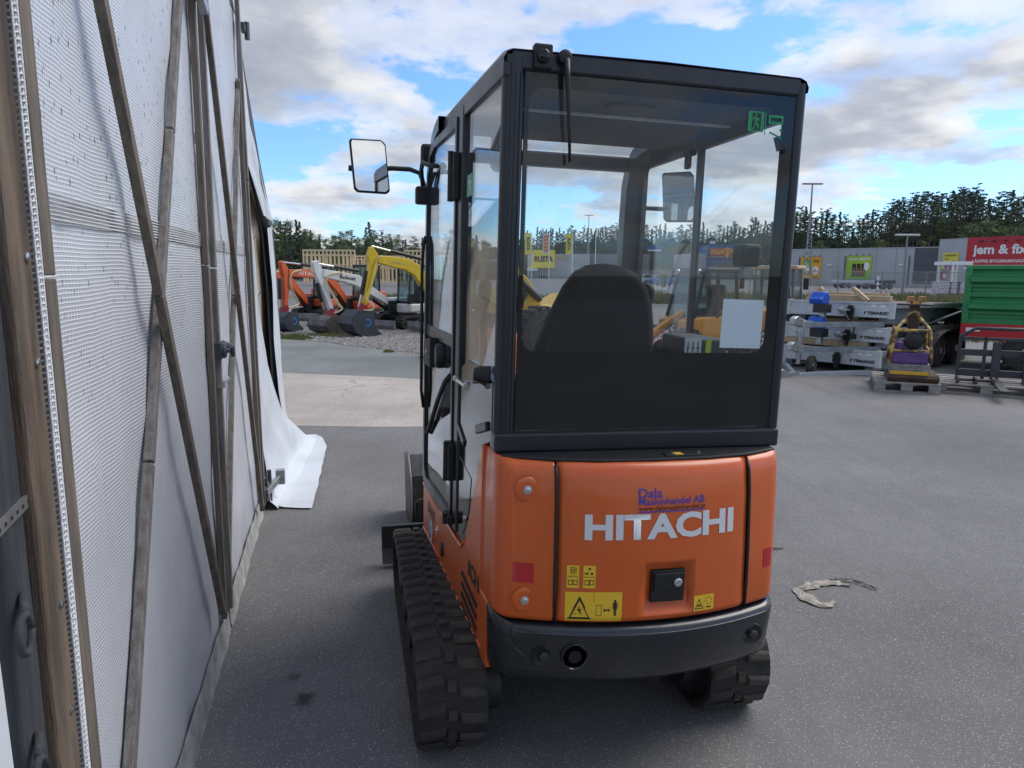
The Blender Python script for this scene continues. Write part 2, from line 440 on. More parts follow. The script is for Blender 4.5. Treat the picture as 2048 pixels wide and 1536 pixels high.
sp = [(-6.1, 17.6, 0.5, 0.35, 500, 0.13), (-5.3, 17.2, 0.4, 0.3, 420, 0.13), (-5.0, 16.9, 0.3, 0.2, 220, 0.10), (-4.6, 17.8, 0.5, 0.3, 240, 0.10), (-2.5, 14.3, 0.12, 0.1, 120, 0.06), (-1.2, 13.4, 0.7, 0.12, 220, 0.05), (-6.8, 18.2, 0.5, 0.3, 220, 0.1)]
grass_patch('weed_tuft', 'yellow green weeds growing at the edge of the gravel', sp, M_grass, 4)
sp = [(rs0.uniform(6, 46), rs0.uniform(38, 47), 1.2, 0.9, 110, 0.55) for k in range(150)] + [(rs0.uniform(8.5, 17), rs0.uniform(16.6, 30), 0.8, 0.8, 150, 0.45) for k in range(110)] + [(rs0.uniform(-8, 8), rs0.uniform(37, 46), 1.2, 0.8, 90, 0.4) for k in range(60)]
grass_patch('verge_grass', 'rough dry grass verge along the chain link fence', sp, M_dry, 8)

# torn dirty rag on the asphalt
def rag():
    cr = [(1.62, 3.42, 0.07), (1.70, 3.30, 0.085), (1.62, 3.22, 0.03)]
    mb = MB(); rs = random.Random(11)
    def ribbon(P, W, seed):
        rows = []; P2, W2 = [], []
        for (a, b), (wa, wb) in zip(zip(P, P[1:]), zip(W, W[1:])):
            for q in range(2):
                P2.append((a[0] + (b[0] - a[0]) * q / 2 + rs.uniform(-.004, .004), a[1] + (b[1] - a[1]) * q / 2 + rs.uniform(-.005, .005))); W2.append((wa + (wb - wa) * q / 2) * rs.uniform(0.75, 1.25))
        P, W = P2 + [P[-1]], W2 + [W[-1]]
        for k, ((x, y), w) in enumerate(zip(P, W)):
            a = P[max(k - 1, 0)]; b = P[min(k + 1, len(P) - 1)]; d = Vector((b[0] - a[0], b[1] - a[1], 0)).normalized(); s = Vector((-d.y, d.x, 0))
            rows.append([Vector((x, y, 0.004)) + s * (w * (j / 5 - 0.5) * (1 + 0.25 * rs.uniform(-1, 1))) + Vector((rs.uniform(-.006, .006), rs.uniform(-.006, .006), rs.uniform(0, 0.016) * (1 if 0 < j < 5 else 0.4))) for j in range(6)])
        mb.grid(rows)
    ribbon([(1.455, 3.435), (1.46, 3.40), (1.47, 3.35), (1.485, 3.30), (1.51, 3.26), (1.55, 3.25), (1.60, 3.29)], [0.03, 0.05, 0.07, 0.075, 0.065, 0.04, 0.008], 1)
    ribbon([(1.46, 3.42), (1.50, 3.43), (1.54, 3.46), (1.59, 3.49), (1.64, 3.505), (1.69, 3.50), (1.73, 3.48), (1.76, 3.47)], [0.02, 0.05, 0.055, 0.06, 0.07, 0.055, 0.035, 0.008], 2)
    ribbon([(1.68, 3.54), (1.74, 3.545), (1.80, 3.53), (1.84, 3.48), (1.872, 3.43)], [0.014, 0.009, 0.014, 0.010, 0.004], 3)
    o = mb.build('torn_rag', mat('rag_cloth', (0.48, 0.45, 0.38), 0.95, col2=(0.20, 0.18, 0.145), vscale=28, bump=0.5, bscale=80), smooth=60)
    tag(o, 'torn dirty beige rag lying flat on the asphalt', 'rag')
rag()
tw = MB(); tw.tube([(1.46, 3.98, 0.008), (1.53, 3.97, 0.012), (1.60, 3.975, 0.008)], [0.006, 0.008, 0.004], 6)
tag(tw.build('twig', mat('twig_bark', (0.23, 0.18, 0.12), 0.9)), 'short brown twig on the asphalt beside the orange tail panel', 'twig')
st_ = MB()
for k in range(7):
    a = -0.6 + k * 0.25; st_.tube([(-0.17, 2.20, 0.003), (-0.17 + 0.02 * math.sin(a), 2.20 - 0.02 * math.cos(a), 0.006), (-0.17 + 0.045 * math.sin(a * 1.3), 2.20 - 0.045 * math.cos(a), 0.004)], 0.0012, 4)
tag(st_.build('straw_tuft', mat('straw', (0.33, 0.26, 0.14), 0.9)), 'few dry straws stuck under the rear of the left track', 'straw')
# ------------------------------------------------------------------ the orange mini excavator
M_orange = mat('orange_paint', (0.62, 0.108, 0.014), 0.34, var=0.06, vscale=3, coat=0.28, rvar=0.08, spec=0.4, dust=0.16)
M_cab = mat('charcoal_cab_paint', (0.0075, 0.0115, 0.0195), 0.36, var=0.15, vscale=5, coat=0.10, rvar=0.08, dust=0.05)
M_frit = mat('black_frit', (0.003, 0.004, 0.005), 0.8, spec=0.1)
M_bump = mat('charcoal_bumper', (0.011, 0.014, 0.020), 0.28, var=0.25, vscale=6, rvar=0.12, coat=0.3, dust=0.10)
M_blackp = mat('black_plastic', (0.011, 0.012, 0.014), 0.55, var=0.2, vscale=20)
M_blackg = mat('black_gloss', (0.006, 0.007, 0.009), 0.08)
M_core = mat('dark_core', (0.01, 0.01, 0.011), 0.9)
M_chrome = mat('zinc_bolt', (0.62, 0.62, 0.6), 0.28, metal=1.0)
M_rubber = mat('dusty_track_rubber', (0.034, 0.031, 0.028), 0.9, col2=(0.083, 0.071, 0.058), vscale=9, bump=0.5, bscale=60, thr=(0.42, 0.72))
M_rubberd = mat('dark_track_rubber', (0.022, 0.021, 0.020), 0.85, col2=(0.05, 0.043, 0.036), vscale=12, bump=0.3)
M_steeld = mat('dark_steel', (0.03, 0.032, 0.035), 0.55, var=0.3, vscale=14)
M_wornst = mat('worn_steel', (0.10, 0.095, 0.085), 0.45, metal=0.5, col2=(0.05, 0.045, 0.04), vscale=10)
M_seat = mat('seat_fabric', (0.0045, 0.005, 0.0065), 0.85, bump=0.3, bscale=300)
M_liner = mat('cab_liner', (0.07, 0.072, 0.078), 0.8)
M_console = mat('console_grey', (0.055, 0.058, 0.062), 0.7)
M_yel = mat('sticker_yellow', (0.80, 0.50, 0.03), 0.4)
M_blk = mat('print_black', (0.012, 0.012, 0.012), 0.5)
M_whitep = mat('print_white', (0.66, 0.68, 0.70), 0.45)
M_silver = mat('letter_silver', (0.66, 0.68, 0.69), 0.35)
M_blue = mat('print_blue', (0.055, 0.045, 0.33), 0.4)
M_redr = mat('red_reflector', (0.48, 0.018, 0.03), 0.25)
M_green = mat('exit_green', (0.02, 0.30, 0.11), 0.4)
M_paper = mat('paper_white', (0.72, 0.78, 0.83), 0.7)
M_lime = mat('sticker_lime', (0.45, 0.62, 0.04), 0.5)
G_clear = glass('cab_glass', (0.965, 0.98, 0.98), dirt=0.018)
G_rear = glass('cab_glass_rear', (0.95, 0.97, 0.975), dirt=0.012)
G_side = glass('cab_glass_side', (0.78, 0.83, 0.85), dirt=0.02)
G_dark = glass('door_glass_tinted', (0.30, 0.34, 0.36), dirt=0.02)
M_mirror = mat('mirror_silver', (0.80, 0.81, 0.82), 0.02, metal=1.0)

EX = thing('mini_excavator', 'orange mini excavator with dark glazed cab parked beside the mesh gate', 'excavator', (-0.0541, 2.0956, 0), rad(12.682))
MU = Matrix.Translation((0, 0, 1.0605)) @ Matrix.Rotation(rad(1.468), 4, 'Y')
def H(): return MB(MU)
def part(mb, name, m, parent=EX, **k): return mb.build(name, m, parent, **k)

# ---- plan outline of the tail
def Yr(x): return -0.19 + 0.104 * ((x - 0.475) / 0.475) ** 2
path = [(-0.058 * y, y) for y in (0.13, 0.09, 0.06, 0.03)]
def bez(a, b, c, n):
    return [tuple((1 - t) ** 2 * a[i] + 2 * t * (1 - t) * b[i] + t * t * c[i] for i in (0, 1)) for t in [k / n for k in range(1, n)]]
path += bez((-0.002, 0.03), (-0.004, -0.092), (0.065, Yr(0.065)), 10)
path += [(x, Yr(x)) for x in [0.065 + 0.82 * k / 44 for k in range(45)]]
path += bez((0.885, Yr(0.885)), (0.956, -0.092), (0.955, 0.03), 10)
path += [(0.955, y) for y in (0.03, 0.06, 0.09, 0.13)]
def normals(P):
    out = []
    for i in range(len(P)):
        a, b = P[max(i - 1, 0)], P[min(i + 1, len(P) - 1)]
        dx, dy = b[0] - a[0], b[1] - a[1]; l = math.hypot(dx, dy)
        out.append((-dy / l * 0.12, max(dx / l, 0.0)))          # the tail leans forward, its flanks stay upright
    return out
PN = normals(path)
def at_x(x):
    for i in range(len(path) - 1):
        a, b = path[i], path[i + 1]
        if b[0] > a[0] and a[0] <= x <= b[0] and a[1] < 0.03:
            t = (x - a[0]) / (b[0] - a[0])
            return tuple(a[k] + t * (b[k] - a[k]) for k in (0, 1)), tuple(PN[i][k] * (1 - t) + PN[i + 1][k] * t for k in (0, 1))
    return (x, Yr(x)), (0, 1)
PROF = [(-0.492, 0.012), (-0.484, 0.004), (-0.472, 0.0), (-0.30, 0.010), (-0.12, 0.026), (-0.055, 0.038), (-0.030, 0.046), (-0.014, 0.060), (-0.007, 0.08), (-0.005, 0.12)]
def inset(z):
    for (z0, a), (z1, b) in zip(PROF, PROF[1:]):
        if z0 <= z <= z1: return a + (b - a) * (z - z0) / (z1 - z0)
    return PROF[0][1]
def surf(x, z, out=0.0):
    p, n = at_x(x); i = inset(z) - out
    return (p[0] + n[0] * i, p[1] + n[1] * i, z)
def shell(pts, nrm, prof):
    return [[(p[0] + n[0] * i, p[1] + n[1] * i, z) for p, n in zip(pts, nrm)] for z, i in prof]
def sub_path(x0, x1, left=False, right=False):
    P, Q = [], []
    if not left:
        p, n = at_x(x0); P.append(p); Q.append(n)
    for p, n in zip(path, PN):
        inside = (p[1] < 0.0299 and x0 < p[0] < x1) or (left and p[1] >= 0.0299 and p[0] < 0.3) or (right and p[1] >= 0.0299 and p[0] > 0.6)
        if inside: P.append(p); Q.append(n)
    if not right:
        p, n = at_x(x1); P.append(p); Q.append(n)
    return P, Q
# dark core body under the panels
core = [(0.475 + (p[0] - 0.475) * 0.94, p[1] + n[1] * 0.03) for p, n in zip(path, PN)]
core += [(0.92, 1.2), (-0.045, 1.2)]
part(H().prism(core, 'z', -0.68, -0.13), 'inner_body', M_core)
core2 = [(p[0] + n[0] * 0.10, p[1] + n[1] * 0.10) for p, n in zip(path, PN) if p[1] < 0.0]
part(H().prism([(0.09, 0.12)] + core2 + [(0.86, 0.12)], 'z', -0.13, -0.012), 'inner_body', M_core)
for nm, x0, x1, l, r in (('corner_panel', -1, 0.164, True, False), ('corner_panel', 0.806, 2, False, True)):
    P, Q = sub_path(x0, x1, l, r)
    o = part(H().grid(shell(P, Q, PROF)), nm, M_orange, smooth=50, solid=0.008)
# hood with pocket for the lock
PX0, PX1, PZ0, PZ1 = 0.436, 0.600, -0.468, -0.312
xs = sorted(set([0.171 + (0.799 - 0.171) * k / 26 for k in range(27)] + [PX0, PX1]))
zs = sorted(set([z for z, i in PROF] + [PZ0, PZ1, -0.40, -0.2]))
hood = H()
ids = {}
for i, x in enumerate(xs):
    for j, z in enumerate(zs):
        e = 0.0
        for d in (x - xs[0], xs[-1] - x):
            if d < 0.012: e = max(e, 0.006)
        ids[i, j] = hood.av(surf(x, z, -e))
for i in range(len(xs) - 1):
    for j in range(len(zs) - 1):
        if PX0 - 1e-6 <= xs[i] and xs[i + 1] <= PX1 + 1e-6 and PZ0 - 1e-6 <= zs[j] and zs[j + 1] <= PZ1 + 1e-6: continue
        hood.af((ids[i, j], ids[i + 1, j], ids[i + 1, j + 1], ids[i, j + 1]))
HOOD = part(hood, 'engine_hood', M_orange, smooth=50, solid=0.008)
pk = H()
outer = [surf(PX0 + (PX1 - PX0) * u, PZ0 + (PZ1 - PZ0) * v) for u, v in
         [(k / 8, 0) for k in range(8)] + [(1, k / 4) for k in range(4)] + [(1 - k / 8, 1) for k in range(8)] + [(0, 1 - k / 4) for k in range(4)]]
ix0, ix1, iz0, iz1 = 0.447, 0.588, -0.447, -0.323
yi = surf(0.52, -0.39)[1] + 0.024
inner = [(ix0 + (ix1 - ix0) * u, yi, iz0 + (iz1 - iz0) * v) for u, v in
         [(k / 8, 0) for k in range(8)] + [(1, k / 4) for k in range(4)] + [(1 - k / 8, 1) for k in range(8)] + [(0, 1 - k / 4) for k in range(4)]]
lip = [tuple(o[k] + 0.22 * (i[k] - o[k]) - (0.0 if k != 1 else 0.0) for k in range(3)) for o, i in zip(outer, inner)]
A = [pk.av(p) for p in outer]; L2 = [pk.av((p[0], p[1] - 0.003, p[2])) for p in lip]; B = [pk.av(p) for p in inner]
for S, T in ((A, L2), (L2, B)):
    for k in range(len(A)):
        j = (k + 1) % len(A); pk.af((S[k], S[j], T[j], T[k]))
pk.af(B)
part(pk, 'lock_pocket', M_orange, HOOD, smooth=60)
lk = part(H().box((0.460, yi - 0.016, -0.436), (0.570, yi - 0.001, -0.334)), 'lock_plate', M_blackp, HOOD, bevel=0.004)
part(H().box((0.466, yi - 0.024, -0.398), (0.563, yi - 0.0161, -0.341)), 'lock_handle', M_blackp, lk, bevel=0.003)
part(H().lathe((0.541, yi - 0.024, -0.370), (0, -1, 0), [(0, 0.0135), (0.006, 0.0135), (0.008, 0.011), (0.008, 0.006), (0.006, 0.005)], 20), 'lock_cylinder', M_chrome, lk, smooth=40)
# black rubber seal round the hood
seal = H()
sp = [surf(0.1675, z, 0.001) for z in (-0.485, -0.4, -0.3, -0.2, -0.1, -0.05, -0.02)]
seal.tube(sp, 0.0055, 6); seal.tube([surf(0.8025, z, 0.001) for z in (-0.485, -0.4, -0.3, -0.2, -0.1, -0.05, -0.02)], 0.0055, 6)
seal.tube([surf(0.1675 + 0.635 * k / 20, -0.4915, -0.010) for k in range(21)], 0.005, 6)
part(seal, 'seal_strip', M_blackp, smooth=180)
# bumper
BP = [(-0.697, 0.07), (-0.692, 0.03), (-0.665, 0.006), (-0.61, -0.004), (-0.535, -0.018), (-0.515, -0.016), (-0.503, -0.004), (-0.497, 0.02), (-0.496, 0.06)]
Pb = [p for p in path if p[1] < 0.031]; Qb = [n for p, n in zip(path, PN) if p[1] < 0.031]
BUMP = part(H().grid(shell(Pb, Qb, BP)), 'rear_bumper', M_bump, smooth=60, solid=0.012)
def bsurf(x, z, out=0.0):
    p, n = at_x(x)
    for (z0, a), (z1, b) in zip(BP, BP[1:]):
        if z0 <= z <= z1: i = a + (b - a) * (z - z0) / (z1 - z0)
    i -= out
    return (p[0] + n[0] * i, p[1] + n[1] * i, z), (-n[0], -n[1], 0)
# raised character lines on the bumper
rl = H()
rl.tube([bsurf(0.02 + 0.91 * k / 24, -0.522, -0.002)[0] for k in range(25)], 0.004, 6)
rl.tube([bsurf(x, z, -0.001)[0] for x, z in ((0.035, -0.545), (0.06, -0.58), (0.10, -0.615), (0.16, -0.637))], 0.004, 6)
rl.tube([bsurf(x, z, -0.001)[0] for x, z in ((0.915, -0.535), (0.885, -0.58), (0.845, -0.62))], 0.004, 6)
rl.tube([bsurf(0.05 + 0.85 * k / 24, -0.645, -0.002)[0] for k in range(25)], 0.003, 6)
part(rl, 'crease_line', M_bump, BUMP, smooth=180)
for x, z in ((0.140, -0.592), (0.835, -0.585)):
    c, n = bsurf(x, z, 0.0005)
    o = part(H().lathe(c, n, [(-0.002, 0.037), (0.007, 0.034), (0.003, 0.026), (0.003, 0.001)], 24), 'bolt_recess', M_blackp, BUMP, smooth=40)
    part(H().lathe(c, n, [(0.0, 0.016), (0.014, 0.016), (0.017, 0.012), (0.017, 0.001)], 6), 'hex_bolt', M_steeld, BUMP)
c, n = bsurf(0.228, -0.588, 0.0)
part(H().lathe(c, n, [(0.0085, 0.036), (0.012, 0.0385), (0.011, 0.042), (-0.004, 0.044)], 28, closed=False), 'exhaust_collar', M_bump, BUMP, smooth=50)
part(H().lathe(c, n, [(0.008, 0.020), (0.0105, 0.020), (0.0105, 0.017), (0.0088, 0.017), (0.0088, 0.001)], 20, closed=False), 'exhaust_pipe', M_core, BUMP, smooth=40)
part(H().lathe(c, n, [(0.008, 0.0375), (0.0086, 0.0375), (0.0086, 0.001)], 24, closed=False), 'exhaust_hole', mat('exhaust_shade', (0.0015, 0.0015, 0.0015), 1.0, spec=0.0), BUMP)  # near-black disc paints the shade inside the exhaust opening
# bolts in dished recesses on the left corner panel
for x, z in ((0.084, -0.092), (0.081, -0.425)):
    c = Vector(surf(x, z, 0.0)); p, n = at_x(x); d = Vector((-n[0], -n[1], 0.06)).normalized()
    part(H().lathe(c, d, [(0.0005, 0.038), (0.0055, 0.034), (0.0045, 0.022), (0.0035, 0.011), (0.0035, 0.002)], 28, closed=False), 'bolt_dish', M_orange, smooth=80)
    part(H().lathe(c, d, [(0.002, 0.0135), (0.007, 0.0135), (0.0072, 0.0095), (0.013, 0.0095), (0.014, 0.007), (0.014, 0.001)], 12), 'flange_bolt', M_chrome, smooth=40)
def patch(name, m, x0, z0, x1, z1, out=0.0012, n=6, parent=EX, pts=None):
    """flat print laid on the tail surface: outline in 0..1 coordinates of the rectangle"""
    mb = H()
    if pts is None:
        mb.grid([[surf(x0 + (x1 - x0) * k / n, z, out) for k in range(n + 1)] for z in [z0 + (z1 - z0) * q / 8 for q in range(9)]])
    else:
        for q in pts:
            mb.poly([surf(x0 + (x1 - x0) * u, z0 + (z1 - z0) * v, out) for u, v in q])
    return part(mb, name, m, parent)
patch('tail_reflector', M_redr, 0.046, -0.372, 0.105, -0.312, 0.002)
patch('tail_reflector', M_redr, 0.876, -0.376, 0.915, -0.316, 0.002)
def tri_ring(cx, cy, w, h, k=0.72):
    o = [(cx - w / 2, cy - h / 2), (cx + w / 2, cy - h / 2), (cx, cy + h / 2)]
    g = (cx, cy - h / 6)
    i = [(g[0] + (p[0] - g[0]) * k, g[1] + (p[1] - g[1]) * k) for p in o]
    return [[o[a], o[(a + 1) % 3], i[(a + 1) % 3], i[a]] for a in range(3)]
def disc(cx, cy, rx, ry, n=10): return [(cx + rx * math.cos(2 * math.pi * k / n), cy + ry * math.sin(2 * math.pi * k / n)) for k in range(n)]
def rect(x0, y0, x1, y1): return [(x0, y0), (x1, y0), (x1, y1), (x0, y1)]
def frame_p(x0, y0, x1, y1, t, ty=None):
    ty = ty or t
    return [rect(x0, y0, x1, y0 + ty), rect(x0, y1 - ty, x1, y1), rect(x0, y0 + ty, x0 + t, y1 - ty), rect(x1 - t, y0 + ty, x1, y1 - ty)]
s = patch('warning_sticker', M_yel, 0.197, -0.482, 0.366, -0.392, 0.0012, 8)
pic = tri_ring(0.25, 0.47, 0.42, 0.80) + [rect(0.492, 0.04, 0.498, 0.96)] + frame_p(0.535, 0.2, 0.635, 0.57, 0.008, 0.016)
pic += [[(0.665, 0.39), (0.695, 0.46), (0.695, 0.32)], [(0.79, 0.39), (0.76, 0.32), (0.76, 0.46)], rect(0.69, 0.37, 0.765, 0.41)]
pic += [disc(0.875, 0.70, 0.022, 0.045), rect(0.835, 0.62, 0.915, 0.65), rect(0.85, 0.42, 0.90, 0.62), rect(0.833, 0.42, 0.845, 0.63), rect(0.905, 0.42, 0.917, 0.63), rect(0.853, 0.2, 0.872, 0.42), rect(0.878, 0.2, 0.897, 0.42)]
pic += [[(0.20, 0.42), (0.26, 0.44), (0.27, 0.36), (0.25, 0.28), (0.235, 0.36)], rect(0.15, 0.24, 0.2, 0.26), rect(0.25, 0.40, 0.32, 0.41), disc(0.245, 0.475, 0.014, 0.03, 8), [(0.25, 0.28), (0.29, 0.22), (0.27, 0.32)]]
patch('pictogram', M_blk, 0.197, -0.482, 0.366, -0.392, 0.0020, parent=s, pts=pic)
for x0 in (0.200, 0.248):
    s = patch('notice_sticker', M_yel, x0, -0.380, x0 + 0.036, -0.311, 0.0012, 3)
    pp = [rect(0.05, 0.49, 0.95, 0.51)] + frame_p(0.12, 0.14, 0.5, 0.36, 0.05, 0.03) + frame_p(0.5, 0.14, 0.88, 0.36, 0.05, 0.03)
    pp += (frame_p(0.3, 0.66, 0.62, 0.92, 0.06, 0.03) + [rect(0.3, 0.78, 0.62, 0.81), rect(0.7, 0.68, 0.76, 0.9), rect(0.2, 0.57, 0.8, 0.585)]) if x0 < 0.22 else \
          ([disc(0.5, 0.86, 0.11, 0.05), disc(0.3, 0.65, 0.11, 0.05), disc(0.7, 0.65, 0.11, 0.05), rect(0.08, 0.62, 0.14, 0.69)])
    patch('pictogram', M_blk, x0, -0.380, x0 + 0.036, -0.311, 0.0020, parent=s, pts=pp)
s = patch('fan_warning_sticker', M_yel, 0.602, -0.471, 0.673, -0.422, 0.0012, 4)
gear = [[(0.75 + 0.16 * math.cos(a) * q, 0.6 + 0.26 * math.sin(a) * q) for a, q in ((t, 1), (t + 0.5, 1), (t + 0.5, 0.8), (t, 0.8))] for t in [k * math.pi / 3 for k in range(6)]]
patch('pictogram', M_blk, 0.602, -0.471, 0.673, -0.422, 0.0020, parent=s, pts=tri_ring(0.26, 0.46, 0.42, 0.68, 0.78) + [disc(0.22, 0.34, 0.04, 0.07), rect(0.27, 0.26, 0.34, 0.42), rect(0.5, 0.04, 0.51, 0.96)] + gear + [rect(0.62, 0.14, 0.88, 0.22)])
def on_tail(x0, x1, z0, z1, out=0.0014):
    return lambda u, v: surf(x0 + (x1 - x0) * u, z0 + (z1 - z0) * v, out)
lettering('brand_lettering', 'HITACHI', M_silver, HOOD, lambda u, v: MU @ Vector(on_tail(0.249, 0.738, -0.235, -0.157)(u, v)), 0.040, 16)
lettering('dealer_lettering', 'Dala', M_blue, HOOD, lambda u, v: MU @ Vector(on_tail(0.410, 0.485, -0.110, -0.082)(u, v)), 0.012, 4)
lettering('dealer_lettering', 'Maskinhandel AB', M_blue, HOOD, lambda u, v: MU @ Vector(on_tail(0.410, 0.628, -0.1315, -0.109)(u, v)), 0.012, 10)
lettering('web_address', 'www.dalamaskinhandel.se', M_blk, HOOD, lambda u, v: MU @ Vector(on_tail(0.410, 0.630, -0.1475, -0.1335)(u, v)), 0.004, 10)
patch('dealer_underline', M_blue, 0.410, -0.1535, 0.628, -0.1495, 0.0014, 10, parent=HOOD)
# tray between hood and cab
part(H().prism([(0.02, -0.03), (0.165, -0.085), (0.30, -0.112), (0.475, -0.122), (0.65, -0.112), (0.80, -0.085), (0.935, -0.03), (0.94, 0.06), (0.015, 0.06)], 'z', -0.011, -0.0015), 'rear_tray', M_blackp, bevel=0.004)
part(H().box((0.52, -0.098, -0.0015), (0.64, -0.06, 0.002)), 'fuse_cover', M_blackp, bevel=0.002)
part(H().box((0.552, -0.094, 0.002), (0.580, -0.066, 0.0032)), 'caution_tag', M_yel)
for x in (0.548, 0.636):
    part(H().cyl((x, -0.078, -0.0045), (x, -0.078, 0.008), 0.006, n=10), 'tray_bolt', M_chrome)

# ---- left side skirt
def side(y, z, out=0.0): return (-0.058 * y - out, y, z)
def side_plate(poly, out, th):
    mb = H(); n = len(poly)
    A = [mb.av(side(y, z, out)) for y, z in poly]; B = [mb.av(side(y, z, out - th)) for y, z in poly]
    mb.af(A); mb.af(B[::-1])
    for i in range(n):
        j = (i + 1) % n; mb.af((A[i], A[j], B[j], B[i]))
    return mb
rearp = [(0.133, -0.001), (0.16, -0.03), (0.21, -0.12), (0.34, -0.355), (0.375, -0.42), (0.42, -0.457), (0.47, -0.463), (0.852, -0.466), (0.852, -0.735), (0.03, -0.722), (0.033, -0.498), (0.133, -0.494)]
frontp = [(0.860, -0.466), (1.30, -0.472), (1.318, -0.49), (1.305, -0.745), (0.860, -0.735)]
SK1 = part(side_plate(rearp, 0.001, 0.022), 'side_skirt', M_orange, bevel=0.005)
SK2 = part(side_plate(frontp, 0.001, 0.022), 'side_skirt', M_orange, bevel=0.005)
for sk, y0, y1 in ((SK1, 0.10, 0.84), (SK2, 0.875, 1.29)):
    mb = H(); mb.tube([side(y0, -0.688, 0.001), side(y1, -0.698, 0.001)], 0.006, 6)
    part(mb, 'skirt_rib', M_orange, sk, smooth=180)
rim = H(); rim.tube([side(y, z, 0.002) for y, z in ((0.375, -0.425), (0.42, -0.460), (0.5, -0.468), (0.85, -0.472))], 0.007, 6)
part(rim, 'skirt_edge', M_orange, SK1, smooth=180)
rim = H(); rim.tube([side(y, z, 0.002) for y, z in ((0.864, -0.472), (1.1, -0.476), (1.305, -0.48))], 0.007, 6)
part(rim, 'skirt_edge', M_orange, SK2, smooth=180)
for k in range(4):
    z0 = -0.545 - k * 0.040
    part(side_plate([(0.40, z0), (0.42, z0 - 0.022), (0.17, z0 - 0.045), (0.155, z0 - 0.02)], 0.0022, 0.002), 'vent_slot', M_core, SK1)
part(H().lathe(side(0.80, -0.62, 0.0), (-1, 0, 0), [(0, 0.032), (0.006, 0.032), (0.009, 0.026), (0.009, 0.002)], 20), 'oval_plug', M_blackp, SK1, smooth=40)
part(H().lathe(side(0.93, -0.585, 0.0), (-1, 0, 0), [(0.001, 0.022), (0.004, 0.020), (0.001, 0.008), (0.008, 0.007), (0.008, 0.001)], 16), 'skirt_bolt', M_chrome, SK2, smooth=40)
part(side_plate([(1.19, -0.60), (1.14, -0.70), (0.98, -0.725), (1.06, -0.64)], 0.0024, 0.002), 'blue_decal', M_blue, SK2)
def on_side(y0, y1, z0, z1, out=0.003): return lambda u, v: MU @ Vector(side(y0 + (y1 - y0) * u, z0 + (z1 - z0) * v, out))
lettering('model_number', '19', M_silver, SK2, on_side(1.13, 1.03, -0.70, -0.585, 0.0042), 0.03)
lettering('model_letters', 'ZAXIS', M_blackp, SK2, on_side(1.18, 0.99, -0.575, -0.525, 0.0035), 0.02)
lettering('grip_decal', 'ICH', M_blackp, SK1, on_side(0.30, 0.14, -0.52, -0.46, 0.0035), 0.03)

# ---- cab frame
CAB = part(H().prism(rrect(0.0, 0.0, 0.0625, 0.048, 0.018, 3), 'z', 0.0, 1.145), 'rear_post', M_cab, smooth=40)
part(H().prism(rrect(0.9285, 0.0, 0.962, 0.075, 0.014, 3), 'z', 0.0, 1.145), 'rear_post', M_cab, smooth=40)
gv = H()
for x in (0.020, 0.034, 0.048): gv.box((x, -0.0015, 0.02), (x + 0.002, 0.0005, 1.10))
part(gv, 'post_groove', M_blackp, CAB)
part(H().box((0.022, 0.002, 1.106), (0.94, 0.07, 1.162)), 'rear_top_beam', M_cab, bevel=0.008)
part(H().box((0.0, -0.006, -0.002), (0.962, 0.07, 0.058)), 'rear_bottom_beam', M_cab, bevel=0.008)
part(H().box((0.0627, 0.003, 0.0585), (0.9283, 0.0125, 0.063)), 'rear_sill', M_blackp)
# roof: slab with rounded edge, open for the roof window in front
def roof_outline(inset_=0.0):
    i = inset_
    return [(0.0 + i, 0.0 + i), (0.962 - i, 0.0 + i), (0.955 - i, 0.96), (-0.054 + i, 0.96)]
rf = H()
def lidz(y): return 1.166 - 0.012 * max(0, y - 0.7) / 0.6
xsL = [(-0.058 * y, y) for y in (0.0, 0.3, 0.6, 0.94)]
rows = []
for y in (0.0, 0.02, 0.05, 0.3, 0.6, 0.94):
    l, r = -0.058 * y, 0.962
    zt = lidz(y) + 0.004 - (0.010 if y == 0 else 0.003 if y == 0.02 else 0)
    rows.append([(l, y, 1.118), (l - 0.002, y, zt - 0.026), (l + 0.008, y, zt - 0.008), (l + 0.028, y, zt), ((l + r) / 2, y, zt + 0.006), (r - 0.028, y, zt), (r - 0.008, y, zt - 0.008), (r + 0.002, y, zt - 0.026), (r, y, 1.118)])
rf.grid(rows)
ROOF = part(rf, 'roof', M_cab, smooth=50)
part(H().prism([(0.01, 0.03), (0.95, 0.03), (0.95, 0.938), (-0.045, 0.938)], 'z', 1.096, 1.104), 'roof_lining', M_liner, ROOF)
part(H().box((0.03, 0.40, 1.088), (0.93, 0.412, 1.096)), 'lining_seam', M_whitep, ROOF)
part(H().box((0.40, 0.22, 1.084), (0.56, 0.30, 1.096)), 'dome_lamp', M_liner, ROOF, bevel=0.005)
